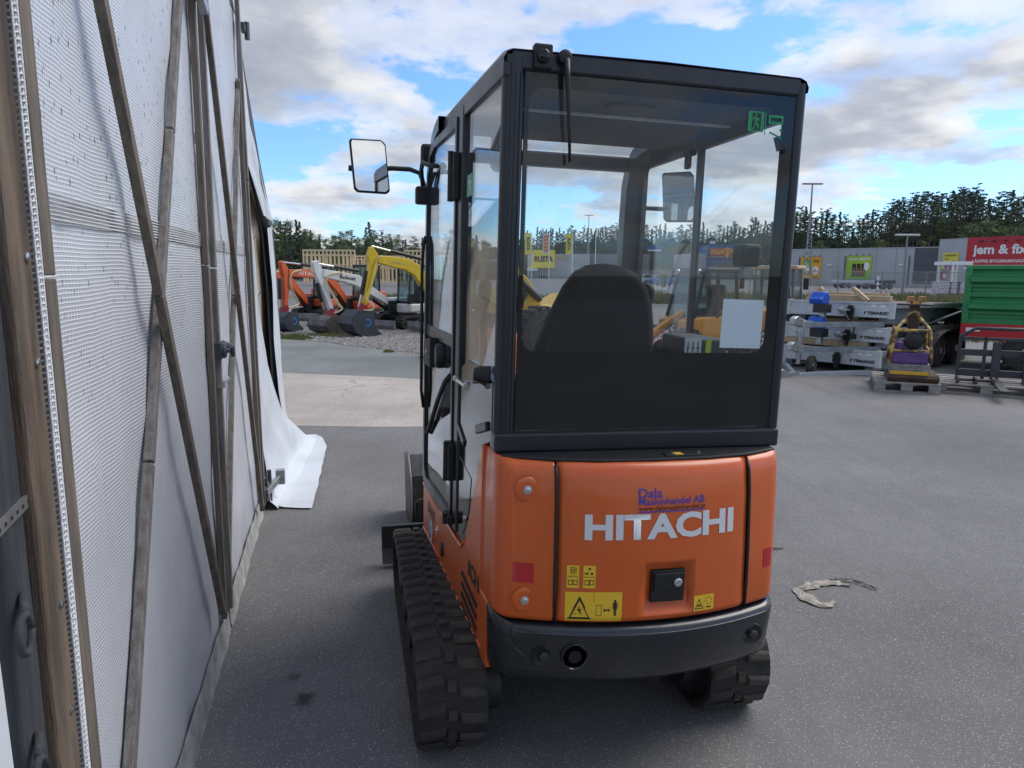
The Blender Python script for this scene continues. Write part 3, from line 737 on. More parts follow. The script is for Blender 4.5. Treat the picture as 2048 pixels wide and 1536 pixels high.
# curved front hoops, left and right, that carry roof window and windscreen
def hoop(x0, x1, name):
    prof = [(0.93, 1.160), (1.08, 1.152), (1.18, 1.130), (1.255, 1.075), (1.295, 0.98), (1.31, 0.80), (1.315, 0.2), (1.315, -0.465)]
    inn = [(0.93, 1.105), (1.06, 1.098), (1.13, 1.082), (1.19, 1.040), (1.225, 0.96), (1.235, 0.80), (1.24, 0.2), (1.24, -0.465)]
    mb = H()
    for (a, b), (c, d) in zip(zip(prof, inn), zip(prof[1:], inn[1:])):
        for q in ([(x0, *a), (x0, *c), (x0, *d), (x0, *b)], [(x1, *a), (x1, *b), (x1, *d), (x1, *c)],
                  [(x0, *a), (x1, *a), (x1, *c), (x0, *c)], [(x0, *b), (x0, *d), (x1, *d), (x1, *b)]):
            mb.poly(q)
    bm_o = part(mb, name, M_cab, fix=False)
    me = bm_o.data; bm = bmesh.new(); bm.from_mesh(me); bmesh.ops.remove_doubles(bm, verts=bm.verts, dist=1e-5); bmesh.ops.recalc_face_normals(bm, faces=bm.faces); bm.to_mesh(me); bm.free()
    me.shade_smooth(); me.set_sharp_from_angle(angle=rad(50))
hoop(-0.074, -0.030, 'front_hoop')
hoop(0.862, 0.955, 'front_hoop')
part(H().box((-0.03, 0.935, 1.10), (0.862, 0.975, 1.155)), 'roof_cross_beam', M_cab, bevel=0.006)
part(H().box((-0.03, 1.195, 1.035), (0.862, 1.26, 1.10)), 'windscreen_header', M_cab, bevel=0.012)
part(H().prism([(0.976, 1.130), (1.19, 1.105), (1.19, 1.101), (0.976, 1.126)], 'x', -0.03, 0.862), 'roof_window', G_clear)
part(H().box((-0.03, 1.262, -0.1), (0.862, 1.267, 1.04)), 'windscreen', G_clear)
part(H().box((-0.03, 1.24, -0.46), (0.862, 1.28, -0.1)), 'front_lower_panel', M_cab)
part(H().tube([(0.10, 0.62, 1.155), (0.10, 0.62, 1.195), (0.10, 0.66, 1.195), (0.10, 0.66, 1.155)], 0.006, 6), 'lifting_eye', M_cab, ROOF, smooth=180)
# rear glazing
RG = part(H().box((0.0635, 0.006, 0.064), (0.9275, 0.0105, 1.105)), 'rear_window', G_rear)
bord = H()
o_ = rrect(0.0640, 0.0645, 0.9270, 1.1045, 0.003, 5); i_ = rrect(0.077, 0.306, 0.889, 1.066, 0.045, 5)
ring_prism(bord, o_, i_, 'y', 0.0130, 0.0150)
part(bord, 'glass_border', M_frit, RG)
dots = H()
for k in range(84):
    z = 0.31 + k * 0.009
    dots.box((0.0775, 0.0130, z), (0.0795, 0.0140, z + 0.004))
part(dots, 'glass_border_dots', M_frit, RG)
part(H().box((0.735, 0.0155, 0.322), (0.879, 0.0162, 0.478), Matrix.Rotation(rad(0.8), 3, 'Y')), 'paper_sheet', M_paper, RG)
def rear_print(name, m, x0, z0, x1, z1, pts, y=0.0052, parent=RG):
    mb = H()
    for q in pts: mb.poly([(x0 + (x1 - x0) * u, y, z0 + (z1 - z0) * v) for u, v in q])
    return part(mb, name, m, parent)
RUN = [disc(0.46, 0.86, 0.07, 0.07), [(0.38, 0.76), (0.58, 0.74), (0.55, 0.45), (0.40, 0.46)], [(0.58, 0.74), (0.78, 0.6), (0.74, 0.54), (0.54, 0.64)], [(0.38, 0.76), (0.2, 0.7), (0.2, 0.55), (0.27, 0.55), (0.28, 0.64), (0.42, 0.68)],
       [(0.40, 0.47), (0.55, 0.47), (0.72, 0.33), (0.70, 0.12), (0.62, 0.12), (0.60, 0.28)], [(0.40, 0.47), (0.50, 0.45), (0.38, 0.12), (0.2, 0.08), (0.2, 0.16), (0.31, 0.18)]]
es = rear_print('exit_sticker', M_green, 0.768, 0.992, 0.822, 1.052, [rect(0, 0, 1, 1)])
rear_print('running_figure', mat('exit_dark', (0.008, 0.03, 0.025), 0.5), 0.774, 0.994, 0.818, 1.050, [rect(0.16, 0.05, 0.86, 0.96)], 0.0048, es)
rear_print('running_figure', M_green, 0.774, 0.994, 0.818, 1.050, RUN, 0.0044, es)
rear_print('exit_sticker', M_green, 0.826, 0.985, 0.829, 1.05, [rect(0, 0, 1, 1)])
rear_print('exit_sticker', M_green, 0.838, 0.985, 0.888, 1.045, frame_p(0, 0.55, 1, 1, 0.12, 0.12) + [rect(0.2, 0.6, 0.5, 0.7), [(0.1, 0.1), (0.95, -0.15), (0.95, -0.05), (0.1, 0.2)], [(0.75, 0.3), (0.95, 0.15), (0.95, 0.4)]])
part(H().lathe((0.897, 0.0, 0.94), (0, -1, 0), [(-0.01, 0.006), (0.012, 0.006), (0.012, 0.001)], 10), 'glass_clip', M_blackp)
# camera and wiper
cb = part(H().box((0.083, -0.014, 1.110), (0.137, 0.02, 1.178)), 'camera_housing', M_blackp, bevel=0.005)
part(H().lathe((0.108, -0.014, 1.143), (0, -1, 0), [(0, 0.019), (0.010, 0.018), (0.014, 0.012), (0.015, 0.002)], 20), 'camera_lens', M_blackg, cb, smooth=40)
wp = part(H().lathe((0.172, 0.004, 1.147), (0, -1, 0), [(0, 0.017), (0.016, 0.020), (0.024, 0.019), (0.028, 0.012), (0.028, 0.001)], 22), 'wiper_pivot', M_blackp, smooth=45)
part(H().tube([(0.176, -0.018, 1.14), (0.178, -0.026, 1.09), (0.187, -0.026, 0.98), (0.197, -0.018, 0.86)], [0.010, 0.008, 0.006, 0.004], 8), 'wiper_arm', M_blackp, wp, smooth=180)

# ---- left side of the cab
def sbar(y0, z0, y1, z1, w, t, out, name, m=M_cab, parent=EX, bevel=0.004):
    mb = H(); mb.bar(side(y0, z0, out - t / 2), side(y1, z1, out - t / 2), t, w, up=(0, 1, 0)) if abs(z1 - z0) > abs(y1 - y0) else mb.bar(side(y0, z0, out - t / 2), side(y1, z1, out - t / 2), t, w, up=(0, 0, 1))
    return part(mb, name, m, parent, bevel=bevel)
bp = part(side_plate([(0.525, -0.445), (0.595, -0.455), (0.595, 1.10), (0.58, 1.125), (0.525, 1.12)], 0.004, 0.04), 'door_post', M_cab, bevel=0.006)
part(side_plate([(0.0, 1.085), (1.02, 1.080), (1.05, 1.12), (0.0, 1.125)], 0.0015, 0.03), 'roof_side_rail', M_cab, bevel=0.005)
part(side_plate([(0.049, 0.235), (0.524, 0.19), (0.524, 1.084), (0.049, 1.084)], -0.010, 0.005), 'quarter_window', G_side)
qp = part(side_plate([(0.049, 0.02), (0.155, -0.015), (0.36, -0.385), (0.40, -0.435), (0.45, -0.455), (0.524, -0.456), (0.524, 0.189), (0.40, 0.235), (0.20, 0.235), (0.049, 0.205)], -0.003, 0.02), 'quarter_panel', M_blackg, bevel=0.003)
sbar(0.09, 0.062, 0.235, 0.02, 0.03, 0.012, 0.006, 'panel_ledge', M_cab, qp)
sbar(0.42, -0.075, 0.53, -0.03, 0.028, 0.012, 0.004, 'panel_ledge', M_cab, qp)
part(side_plate([(0.30, -0.17), (0.50, -0.14), (0.50, -0.41), (0.42, -0.415), (0.37, -0.36), (0.33, -0.30)], -0.001, 0.003), 'filler_flap', M_blackg, qp, bevel=0.002)
part(H().lathe(side(0.36, -0.33, 0.0), (-1, 0, 0), [(0, 0.011), (0.010, 0.011), (0.010, 0.001)], 14), 'flap_lock', M_chrome, qp)
sk = H(); sk.cyl(side(0.335, 0.165, 0.002), side(0.335, 0.165, 0.034), 0.006, n=10); sk.bar(side(0.25, 0.165, 0.034), side(0.42, 0.165, 0.034), 0.012, 0.012)
sk.lathe(side(0.25, 0.165, 0.034), (0, -1, 0), [(-0.01, 0.010), (0.004, 0.012), (0.008, 0.010), (0.008, 0.001)], 12); sk.lathe(side(0.42, 0.165, 0.034), (0, 1, 0), [(-0.01, 0.010), (0.004, 0.012), (0.008, 0.010), (0.008, 0.001)], 12)
part(sk, 'door_striker', M_chrome, qp, smooth=40)
part(H().lathe(side(0.09, 0.225, -0.005), (-1, 0.3, 0), [(0, 0.028), (0.03, 0.026), (0.05, 0.020), (0.052, 0.002)], 18), 'rubber_stop', M_blackp, smooth=40)
# door
fr = H()
od = [(0.61, -0.45), (1.235, -0.47), (1.295, -0.44), (1.30, 0.2), (1.295, 0.80), (1.275, 0.98), (1.22, 1.065), (1.12, 1.095), (0.61, 1.095)]
idn = [(0.635, -0.40), (1.215, -0.42), (1.26, -0.38), (1.265, 0.2), (1.26, 0.79), (1.242, 0.95), (1.195, 1.035), (1.10, 1.062), (0.635, 1.062)]
for k in range(len(od)):
    j = (k + 1) % len(od)
    for out, flip in ((0.010, 0), (-0.016, 1)):
        fr.poly([side(*od[k], out), side(*od[j], out), side(*idn[j], out), side(*idn[k], out)])
    fr.poly([side(*od[k], 0.010), side(*od[j], 0.010), side(*od[j], -0.016), side(*od[k], -0.016)])
    fr.poly([side(*idn[k], 0.010), side(*idn[j], 0.010), side(*idn[j], -0.016), side(*idn[k], -0.016)])
DOOR = part(fr, 'cab_door', M_cab)
part(side_plate([(0.632, 0.30), (1.268, 0.30), (1.262, 0.79), (1.244, 0.952), (1.197, 1.037), (1.10, 1.064), (0.632, 1.064)], 0.0, 0.005), 'door_window', G_side, DOOR)
part(side_plate([(0.632, -0.403), (1.217, -0.423), (1.262, -0.383), (1.267, 0.25), (0.632, 0.25)], 0.0, 0.005), 'lower_door_glass', G_dark, DOOR)
sbar(0.632, 0.275, 1.268, 0.275, 0.05, 0.02, 0.006, 'door_rail', M_cab, DOOR)
tr_ = H(); tr_.tube([side(0.66, 0.14, 0.008), side(0.76, 0.10, 0.010), (side(0.90, 0.0, 0.012)), side(1.05, -0.12, 0.012), side(1.18, -0.20, 0.010)], 0.011, 6)
part(tr_, 'grab_strip', M_blackp, DOOR, smooth=180)
part(side_plate([(0.62, -0.17), (0.72, -0.17), (0.72, -0.34), (0.62, -0.34)], 0.0065, 0.001), 'clear_label', glass('label_film', (0.8, 0.8, 0.8), dirt=0.5), DOOR)
part(H().lathe(side(0.86, 0.195, 0.0), (-1, 0, 0), [(0.0, 0.05), (0.022, 0.052), (0.032, 0.044), (0.034, 0.002)], 26), 'door_knob', M_blackp, DOOR, smooth=45)
hb = part(side_plate([(0.98, 0.13), (1.14, 0.13), (1.14, 0.24), (0.98, 0.26)], 0.036, 0.034), 'latch_box', M_blackp, DOOR, bevel=0.006)
part(H().lathe(side(1.06, 0.19, 0.036), (-1, 0, 0), [(0, 0.012), (0.004, 0.012), (0.004, 0.001)], 14), 'latch_key', M_chrome, hb)
for z0, z1 in ((0.80, 0.965), (-0.255, -0.115), (-0.43, -0.40)):
    hg = part(side_plate([(0.565, z0), (0.66, z0), (0.66, z1), (0.565, z1)], 0.028, 0.024), 'door_hinge', M_blackp, DOOR, bevel=0.004)
    hp = H(); hp.cyl(side(0.603, z0 - 0.006, 0.03), side(0.603, z1 + 0.006, 0.03), 0.011, n=12); part(hp, 'hinge_pin', M_blackp, hg, smooth=60)
gr = H(); gr.tube([side(1.28, -0.10, 0.012), side(1.285, -0.02, 0.022), side(1.29, 0.55, 0.024), side(1.285, 0.66, 0.02), side(1.28, 0.70, 0.01)], 0.008, 8)
part(gr, 'grab_handle', M_blackp, DOOR, smooth=180)
# sticker and folded sheet on the quarter window
mb = H()
for q in [rect(0, 0, 1, 1)]: mb.poly([side(0.40 + 0.10 * (1 - u), 0.80 + 0.075 * v, -0.009) for u, v in q])
qs = part(mb, 'exit_sticker', mat('exit_pale', (0.12, 0.36, 0.24), 0.5))
mb = H()
for q in RUN: mb.poly([side(0.40 + 0.10 * (1 - u), 0.80 + 0.075 * v, -0.0082) for u, v in q])
part(mb, 'running_figure', mat('exit_palew', (0.5, 0.62, 0.56), 0.5), qs)
# mirrors, lamp
def mirror(c, w, h, arm, face, name):
    o = empty(name, (0, 0, 0), 0, EX)
    u = Matrix.Rotation(face, 4, 'Z'); Mm = MU @ Matrix.Translation(c) @ u
    b = MB(Mm)
    shp = [(-w * 0.5, h * 0.48), (w * 0.30, h * 0.5), (w * 0.40, h * 0.42), (w * 0.52, -h * 0.44), (w * 0.44, -h * 0.5), (-w * 0.32, -h * 0.5), (-w * 0.40, -h * 0.44), (-w * 0.52, h * 0.42)]
    b.prism(shp, 'y', 0.0, 0.03); b.build('mirror_shell', M_blackp, o, bevel=0.008)
    g = MB(Mm); g.prism([(x * 0.91, y * 0.93) for x, y in shp], 'y', -0.0025, -0.0005); g.build('mirror_glass', M_mirror, o)
    a = H(); a.tube(arm, 0.011, 8); a.build('mirror_arm', M_blackp, o, smooth=180)
    return o
ml = mirror((-0.335, 1.30, 1.0), 0.175, 0.235, [(-0.345, 1.335, 0.985), (-0.24, 1.335, 1.0), (-0.155, 1.33, 1.0), (-0.11, 1.33, 0.985), (-0.088, 1.325, 0.93), (-0.085, 1.325, 0.88)], rad(6), 'side_mirror')
kn = H(); kn.tube([(-0.36, 1.335, 0.985), (-0.43, 1.335, 0.99)], 0.013, 8); part(kn, 'mirror_stub', M_blackp, ml, smooth=180)
part(H().box((-0.130, 1.295, 0.845), (-0.02, 1.35, 0.925)), 'mirror_clamp', M_blackp, ml, bevel=0.01)
g2 = H(); g2.tube([side(1.26, 0.92, 0.03), side(1.24, 0.99, 0.04), side(1.17, 1.01, 0.045), side(1.05, 0.98, 0.03), side(1.0, 0.975, 0.008)], 0.010, 8); part(g2, 'door_pull_bar', M_blackp, DOOR, smooth=180)
mirror((1.165, 1.30, 0.945), 0.17, 0.245, [(0.93, 1.31, 0.93), (1.0, 1.335, 0.885), (1.10, 1.335, 0.885), (1.16, 1.335, 0.90)], rad(-34), 'side_mirror')
la = part(H().box((-0.108, 1.285, 1.025), (-0.055, 1.34, 1.112)), 'work_lamp', M_blackp, bevel=0.012)
fin = H()
for k in range(4): fin.box((-0.10 + k * 0.012, 1.278, 1.035), (-0.095 + k * 0.012, 1.285, 1.10))
part(fin, 'lamp_fin', M_blackp, la)

# ---- right side of the cab
rw = H(); ring_prism(rw, [(0.075, 0.0), (1.24, 0.0), (1.24, 1.10), (0.075, 1.10)], [(0.082, 0.08), (1.22, 0.08), (1.20, 1.05), (0.082, 1.05)], 'x', 0.935, 0.958)
part(rw, 'right_side_frame', M_cab)
part(H().prism([(0.083, 0.081), (1.219, 0.081), (1.199, 1.049), (0.083, 1.049)], 'x', 0.944, 0.949), 'right_window', G_clear)
part(H().box((0.930, 0.61, 0.08), (0.943, 0.645, 1.05)), 'window_divider', M_cab)
part(H().box((0.9285, 0.645, 0.09), (0.9305, 0.652, 1.05)), 'divider_edge', M_whitep)
part(H().box((0.945, 0.14, -0.46), (0.953, 1.24, -0.003)), 'right_skirt', M_orange)
part(H().box((0.90, 0.655, 1.03), (0.93, 0.72, 1.052)), 'window_latch', M_blackp, bevel=0.004)
hk = H(); ring_prism(hk, rrect(0.70, 0.985, 0.745, 1.05, 0.012, 3), rrect(0.712, 1.0, 0.733, 1.03, 0.006, 3), 'x', 0.92, 0.93); part(hk, 'coat_hook', M_blackp)
part(H().box((0.915, 0.06, 0.955), (0.932, 0.085, 1.0), Matrix.Rotation(rad(-20), 3, 'Y')), 'window_lever', M_blackp)
lt = part(H().box((0.855, 0.12, 0.585), (0.925, 0.20, 0.66)), 'window_catch', M_blackp, bevel=0.012)

# ---- inside the cab
part(H().box((0.0, 0.08, -0.47), (0.93, 1.24, -0.42)), 'cab_floor', M_blackp)
st = H()
so = [(0.235, 0.12), (0.245, 0.27), (0.285, 0.38), (0.345, 0.50), (0.385, 0.553), (0.43, 0.578), (0.49, 0.587), (0.56, 0.58), (0.62, 0.555), (0.665, 0.505), (0.69, 0.44), (0.702, 0.36), (0.708, 0.12)]
st.prism(so, 'y', 0.44, 0.53)
SEAT = part(st, 'operator_seat', M_seat, bevel=0.03, seg=3, smooth=60)
part(H().box((0.22, 0.40, -0.05), (0.72, 0.98, 0.10)), 'seat_cushion', M_seat, SEAT, bevel=0.03)
part(H().box((0.20, 0.10, -0.42), (0.74, 0.90, -0.05)), 'seat_base', M_core, SEAT)
part(H().box((0.79, 0.30, -0.42), (0.925, 0.58, 0.325)), 'right_console', M_console, bevel=0.01)
part(H().box((0.03, 0.30, -0.42), (0.17, 1.0, 0.18)), 'left_console', M_console, bevel=0.01)
for x, y in ((0.815, 0.80), (0.095, 0.72)):
    lv = H(); lv.tube([(x, y, -0.40), (x, y + 0.01, 0.34), (x - 0.005, y, 0.42)], [0.016, 0.014, 0.012], 10); jo = part(lv, 'control_lever', M_blackp, smooth=180)
    kb = H(); kb.lathe((x - 0.005, y, 0.40), (0, -0.2, 1), [(0, 0.016), (0.04, 0.026), (0.09, 0.028), (0.115, 0.018), (0.118, 0.002)], 14); part(kb, 'lever_grip', M_blackp, jo, smooth=60)
ar = H(); ar.tube([(0.72, 0.50, 0.24), (0.75, 0.50, 0.28), (0.77, 0.55, 0.25), (0.775, 0.60, 0.14)], [0.02, 0.024, 0.024, 0.02], 10); part(ar, 'arm_rest', M_seat, SEAT, smooth=180)
def con_print(name, m, x0, z0, x1, z1, y=0.298):
    return part(H().box((x0, y - 0.001, z0), (x1, y, z1)), name, m)
cs = con_print('lever_pattern_label', M_whitep, 0.752, 0.262, 0.818, 0.330, 0.297)
lp = H()
for cx in (0.765, 0.785, 0.805):
    lp.box((cx - 0.006, 0.2945, 0.292), (cx + 0.006, 0.2955, 0.295)); lp.box((cx - 0.0015, 0.2945, 0.275), (cx + 0.0015, 0.2955, 0.315))
part(lp, 'label_marks', M_blk, cs)
con_print('service_sticker', M_lime, 0.835, 0.275, 0.857, 0.322, 0.297)
part(H().box((0.80, 0.02, 0.10), (0.925, 0.295, 0.25)), 'side_shelf', M_console, bevel=0.006)
part(H().box((0.80, 1.10, 0.30), (0.93, 1.16, 0.47), Matrix.Rotation(rad(25), 3, 'Z')), 'monitor', M_blackp, bevel=0.01)
part(H().lathe((0.105, 0.30, 0.40), (0, 0, 1), [(-0.1, 0.01), (0, 0.02), (0.03, 0.045), (0.08, 0.05), (0.12, 0.035), (0.135, 0.004)], 16), 'lever_knob', mat('knob_maroon', (0.05, 0.012, 0.016), 0.4), smooth=60)
# a loose pale sheet rolled behind the quarter glass
sh = H(); sh.tube([side(0.20, 1.03, -0.05), side(0.22, 0.93, -0.07), side(0.30, 0.88, -0.06)], [0.03, 0.05, 0.02], 8); part(sh, 'sun_blind', M_liner, smooth=180)

# ---- undercarriage (root space, level with the ground)
def track(x0, x1):
    """rubber track between x0 and x1: outer belt with lugs, wheels inside"""
    yr, yf, rr, rf_, th = 0.215, 1.30, 0.185, 0.165, 0.022
    zr, zf = 0.19, 0.17
    P = []
    for k in range(13):
        a = rad(90 + 180 * k / 12); P.append((yr + rr * math.cos(a), zr + 0.0 + rr * math.sin(a)))
    P.append((yr + 0.3, 0.005)); P.append((yf - 0.3, 0.005))
    for k in range(13):
        a = rad(-90 + 180 * k / 12); P.append((yf + rf_ * math.cos(a), zf + rf_ * math.sin(a)))
    P.append((yf - 0.4, 0.352)); P.append((yr + 0.4, 0.365))
    n = len(P)
    def offs(d):
        out = []
        for i in range(n):
            a, b = P[i - 1], P[(i + 1) % n]; dx, dy = b[0] - a[0], b[1] - a[1]; l = math.hypot(dx, dy)
            out.append((P[i][0] - dy / l * -d, P[i][1] + dx / l * -d))
        return out
    t = empty('track', (0, 0, 0), 0, EX)
    belt = MB()
    O, I = offs(-0.0), offs(-th)
    for i in range(n):
        j = (i + 1) % n
        a = [(x0, *O[i]), (x1, *O[i]), (x1, *O[j]), (x0, *O[j])]; b = [(x0, *I[i]), (x1, *I[i]), (x1, *I[j]), (x0, *I[j])]
        belt.poly(a); belt.poly(b[::-1]); belt.poly([a[0], a[3], b[3], b[0]]); belt.poly([a[1], a[2], b[2], b[1]])
    belt.build('belt', M_rubberd, t, smooth=50)
    # walk the loop
    seg = [math.dist(P[i], P[(i + 1) % n]) for i in range(n)]; tot = sum(seg)
    def walk(s):
        s %= tot
        for i in range(n):
            if s <= seg[i]:
                u = s / seg[i]; a, b = P[i], P[(i + 1) % n]
                return (a[0] + u * (b[0] - a[0]), a[1] + u * (b[1] - a[1])), math.atan2(b[1] - a[1], b[0] - a[0])
            s -= seg[i]
    w = x1 - x0; npitch = 37; pit = tot / npitch
    def lug_mesh(side_):
        mb = MB(); xa, xb = (0.0, w * 0.40) if side_ == 0 else (w * 0.58, w)
        hh = 0.014
        lo = [(xa, -pit * 0.36), (xb, -pit * 0.22), (xb, pit * 0.30), (xa, pit * 0.12)] if side_ == 0 else [(xa, -pit * 0.22), (xb, -pit * 0.36), (xb, pit * 0.12), (xa, pit * 0.30)]
        hi = [(xa + 0.008, -pit * 0.22), (xb - 0.008, -pit * 0.10), (xb - 0.008, pit * 0.17), (xa + 0.008, pit * 0.02)] if side_ == 0 else [(xa + 0.008, -pit * 0.10), (xb - 0.008, -pit * 0.22), (xb - 0.008, pit * 0.02), (xa + 0.008, pit * 0.17)]
        A = [mb.av((p[0], p[1], 0)) for p in lo]; B = [mb.av((p[0], p[1], hh)) for p in hi]
        mb.af(A[::-1]); mb.af(B)
        for k in range(4): mb.af((A[k], A[(k + 1) % 4], B[(k + 1) % 4], B[k]))
        return mb
    protos = [None, None, None]
    for k in range(npitch):
        for sd_ in (0, 1, 2):
            p, ang = walk((k + (0.5 if sd_ == 1 else 0.25 if sd_ == 2 else 0)) * pit)
            if protos[sd_] is None:
                if sd_ < 2: o = lug_mesh(sd_).build('tread_lug', M_rubber, t, bevel=0.004)
                else:
                    mb = MB(); mb.box((w * 0.43, -pit * 0.20, 0), (w * 0.55, pit * 0.20, 0.012)); o = mb.build('link_pad', M_rubber, t)
                protos[sd_] = o
            else:
                o = protos[sd_].copy(); COL.objects.link(o); o.parent = t
            # local y along the walk direction, local z outwards
            d = Vector((0, math.cos(ang), math.sin(ang))); nrm = Vector((0, -math.sin(ang), math.cos(ang))) * -1
            R = Matrix(((1, 0, 0), (0, d.y, nrm.y), (0, d.z, nrm.z)))
            if R.determinant() < 0:
                d = -d; R = Matrix(((1, 0, 0), (0, d.y, nrm.y), (0, d.z, nrm.z)))
            o.matrix_local = Matrix.Translation((x0, p[0], p[1] )) @ R.to_4x4()
    cx = (x0 + x1) / 2
    for nm, y, z, r in (('drive_sprocket', yr, zr, rr - th - 0.012), ('idler_wheel', yf, zf, rf_ - th - 0.012), ('road_roller', 0.50, 0.10, 0.07), ('road_roller', 0.76, 0.10, 0.07), ('road_roller', 1.02, 0.10, 0.07)):
        mb = MB(); mb.lathe((x0 + 0.02, y, z), (1, 0, 0), [(0, r * 0.35), (0.005, r * 0.9), (0.02, r), (w - 0.06, r), (w - 0.045, r * 0.9), (w - 0.04, r * 0.3)], 22)
        mb.build(nm, M_steeld, t, smooth=40)
    mb = MB(); mb.box((cx - 0.05, 0.30, 0.14), (cx + 0.05, 1.2, 0.30)); mb.build('track_frame', M_steeld, t, bevel=0.01)
    hb_ = MB(); hb_.cyl((cx, yr, zr), (x1 + 0.06 if x0 < 0.3 else x0 - 0.06, yr, zr), 0.10, n=20); hb_.build('final_drive', M_steeld, t, smooth=40)
    return t
track(-0.24, -0.01)
track(0.785, 1.015)
part(MB().prism([(0.0, 0.35), (0.78, 0.35), (0.78, 1.10), (0.0, 1.10)], 'z', 0.20, 0.33), 'undercarriage_frame', M_steeld, bevel=0.02)
part(MB().lathe((0.44, 0.72, 0.32), (0, 0, 1), [(0, 0.30), (0.10, 0.30)], 32), 'slew_ring', M_steeld, smooth=40)
bl = part(MB().prism([(1.66, 0.03), (1.72, 0.02), (1.75, 0.08), (1.745, 0.16), (1.72, 0.235), (1.69, 0.235), (1.71, 0.16), (1.71, 0.1)], 'x', -0.285, 1.06), 'dozer_blade', M_steeld, bevel=0.004)
for x in (0.12, 0.60): part(MB().box((x, 1.1, 0.14), (x + 0.07, 1.68, 0.22)), 'blade_arm', M_steeld, bevel=0.006)
hl = MB(); hl.tube([(-0.10, 1.63, 0.30), (-0.10, 1.63, 0.375), (-0.08, 1.63, 0.39), (0.10, 1.63, 0.39)], 0.009, 8); part(hl, 'track_guard_loop', M_wornst, smooth=180)
# boom folded low in front, bucket resting on the ground
sw = part(MB().box((0.36, 1.30, 0.38), (0.56, 1.52, 0.70)), 'swing_post', M_orange, bevel=0.02)
part(MB().prism([(1.42, 0.62), (1.52, 0.55), (2.05, 1.10), (2.55, 1.12), (2.60, 1.22), (2.0, 1.28), (1.85, 1.22)], 'x', 0.40, 0.52), 'boom', M_orange, bevel=0.01)
part(MB().prism([(2.50, 1.22), (2.64, 1.22), (2.66, 1.05), (2.50, 0.42), (2.42, 0.42), (2.48, 1.05)], 'x', 0.42, 0.50), 'dipper_arm', M_orange, bevel=0.01)
cy = MB(); cy.cyl((0.46, 1.62, 0.62), (0.46, 2.0, 0.98), 0.035, n=14); cy.cyl((0.46, 2.0, 0.98), (0.46, 2.1, 1.08), 0.018, n=12); part(cy, 'boom_cylinder', M_blackp, smooth=40)
bkt = MB()
bprof = [(2.66, 0.40), (2.40, 0.44), (2.24, 0.34), (2.20, 0.18), (2.28, 0.04), (2.44, 0.0), (2.62, 0.0)]
bkt.prism(bprof, 'x', -0.09, -0.07); bkt.prism(bprof, 'x', 0.99, 1.01)
for a, b in zip(bprof[1:], bprof[2:]):
    bkt.bar((0.46, a[0], a[1]), (0.46, b[0], b[1]), 1.06, 0.014, up=(0, -0.5, 1))
BK = part(bkt, 'bucket', M_wornst)
er = MB(); er.tube([(-0.08, p[0], p[1]) for p in bprof[1:]], 0.008, 6); part(er, 'bucket_rim', mat('worn_edge', (0.33, 0.30, 0.26), 0.5), BK, smooth=180)
# ------------------------------------------------------------------ timber gate and fabric hall on the left
HALL = thing('storage_hall', 'white fabric storage hall with timber framed mesh gate beside the excavator', 'hall', (-1.0585, 2.0895, 0), math.atan2(0.96919, -0.24631))
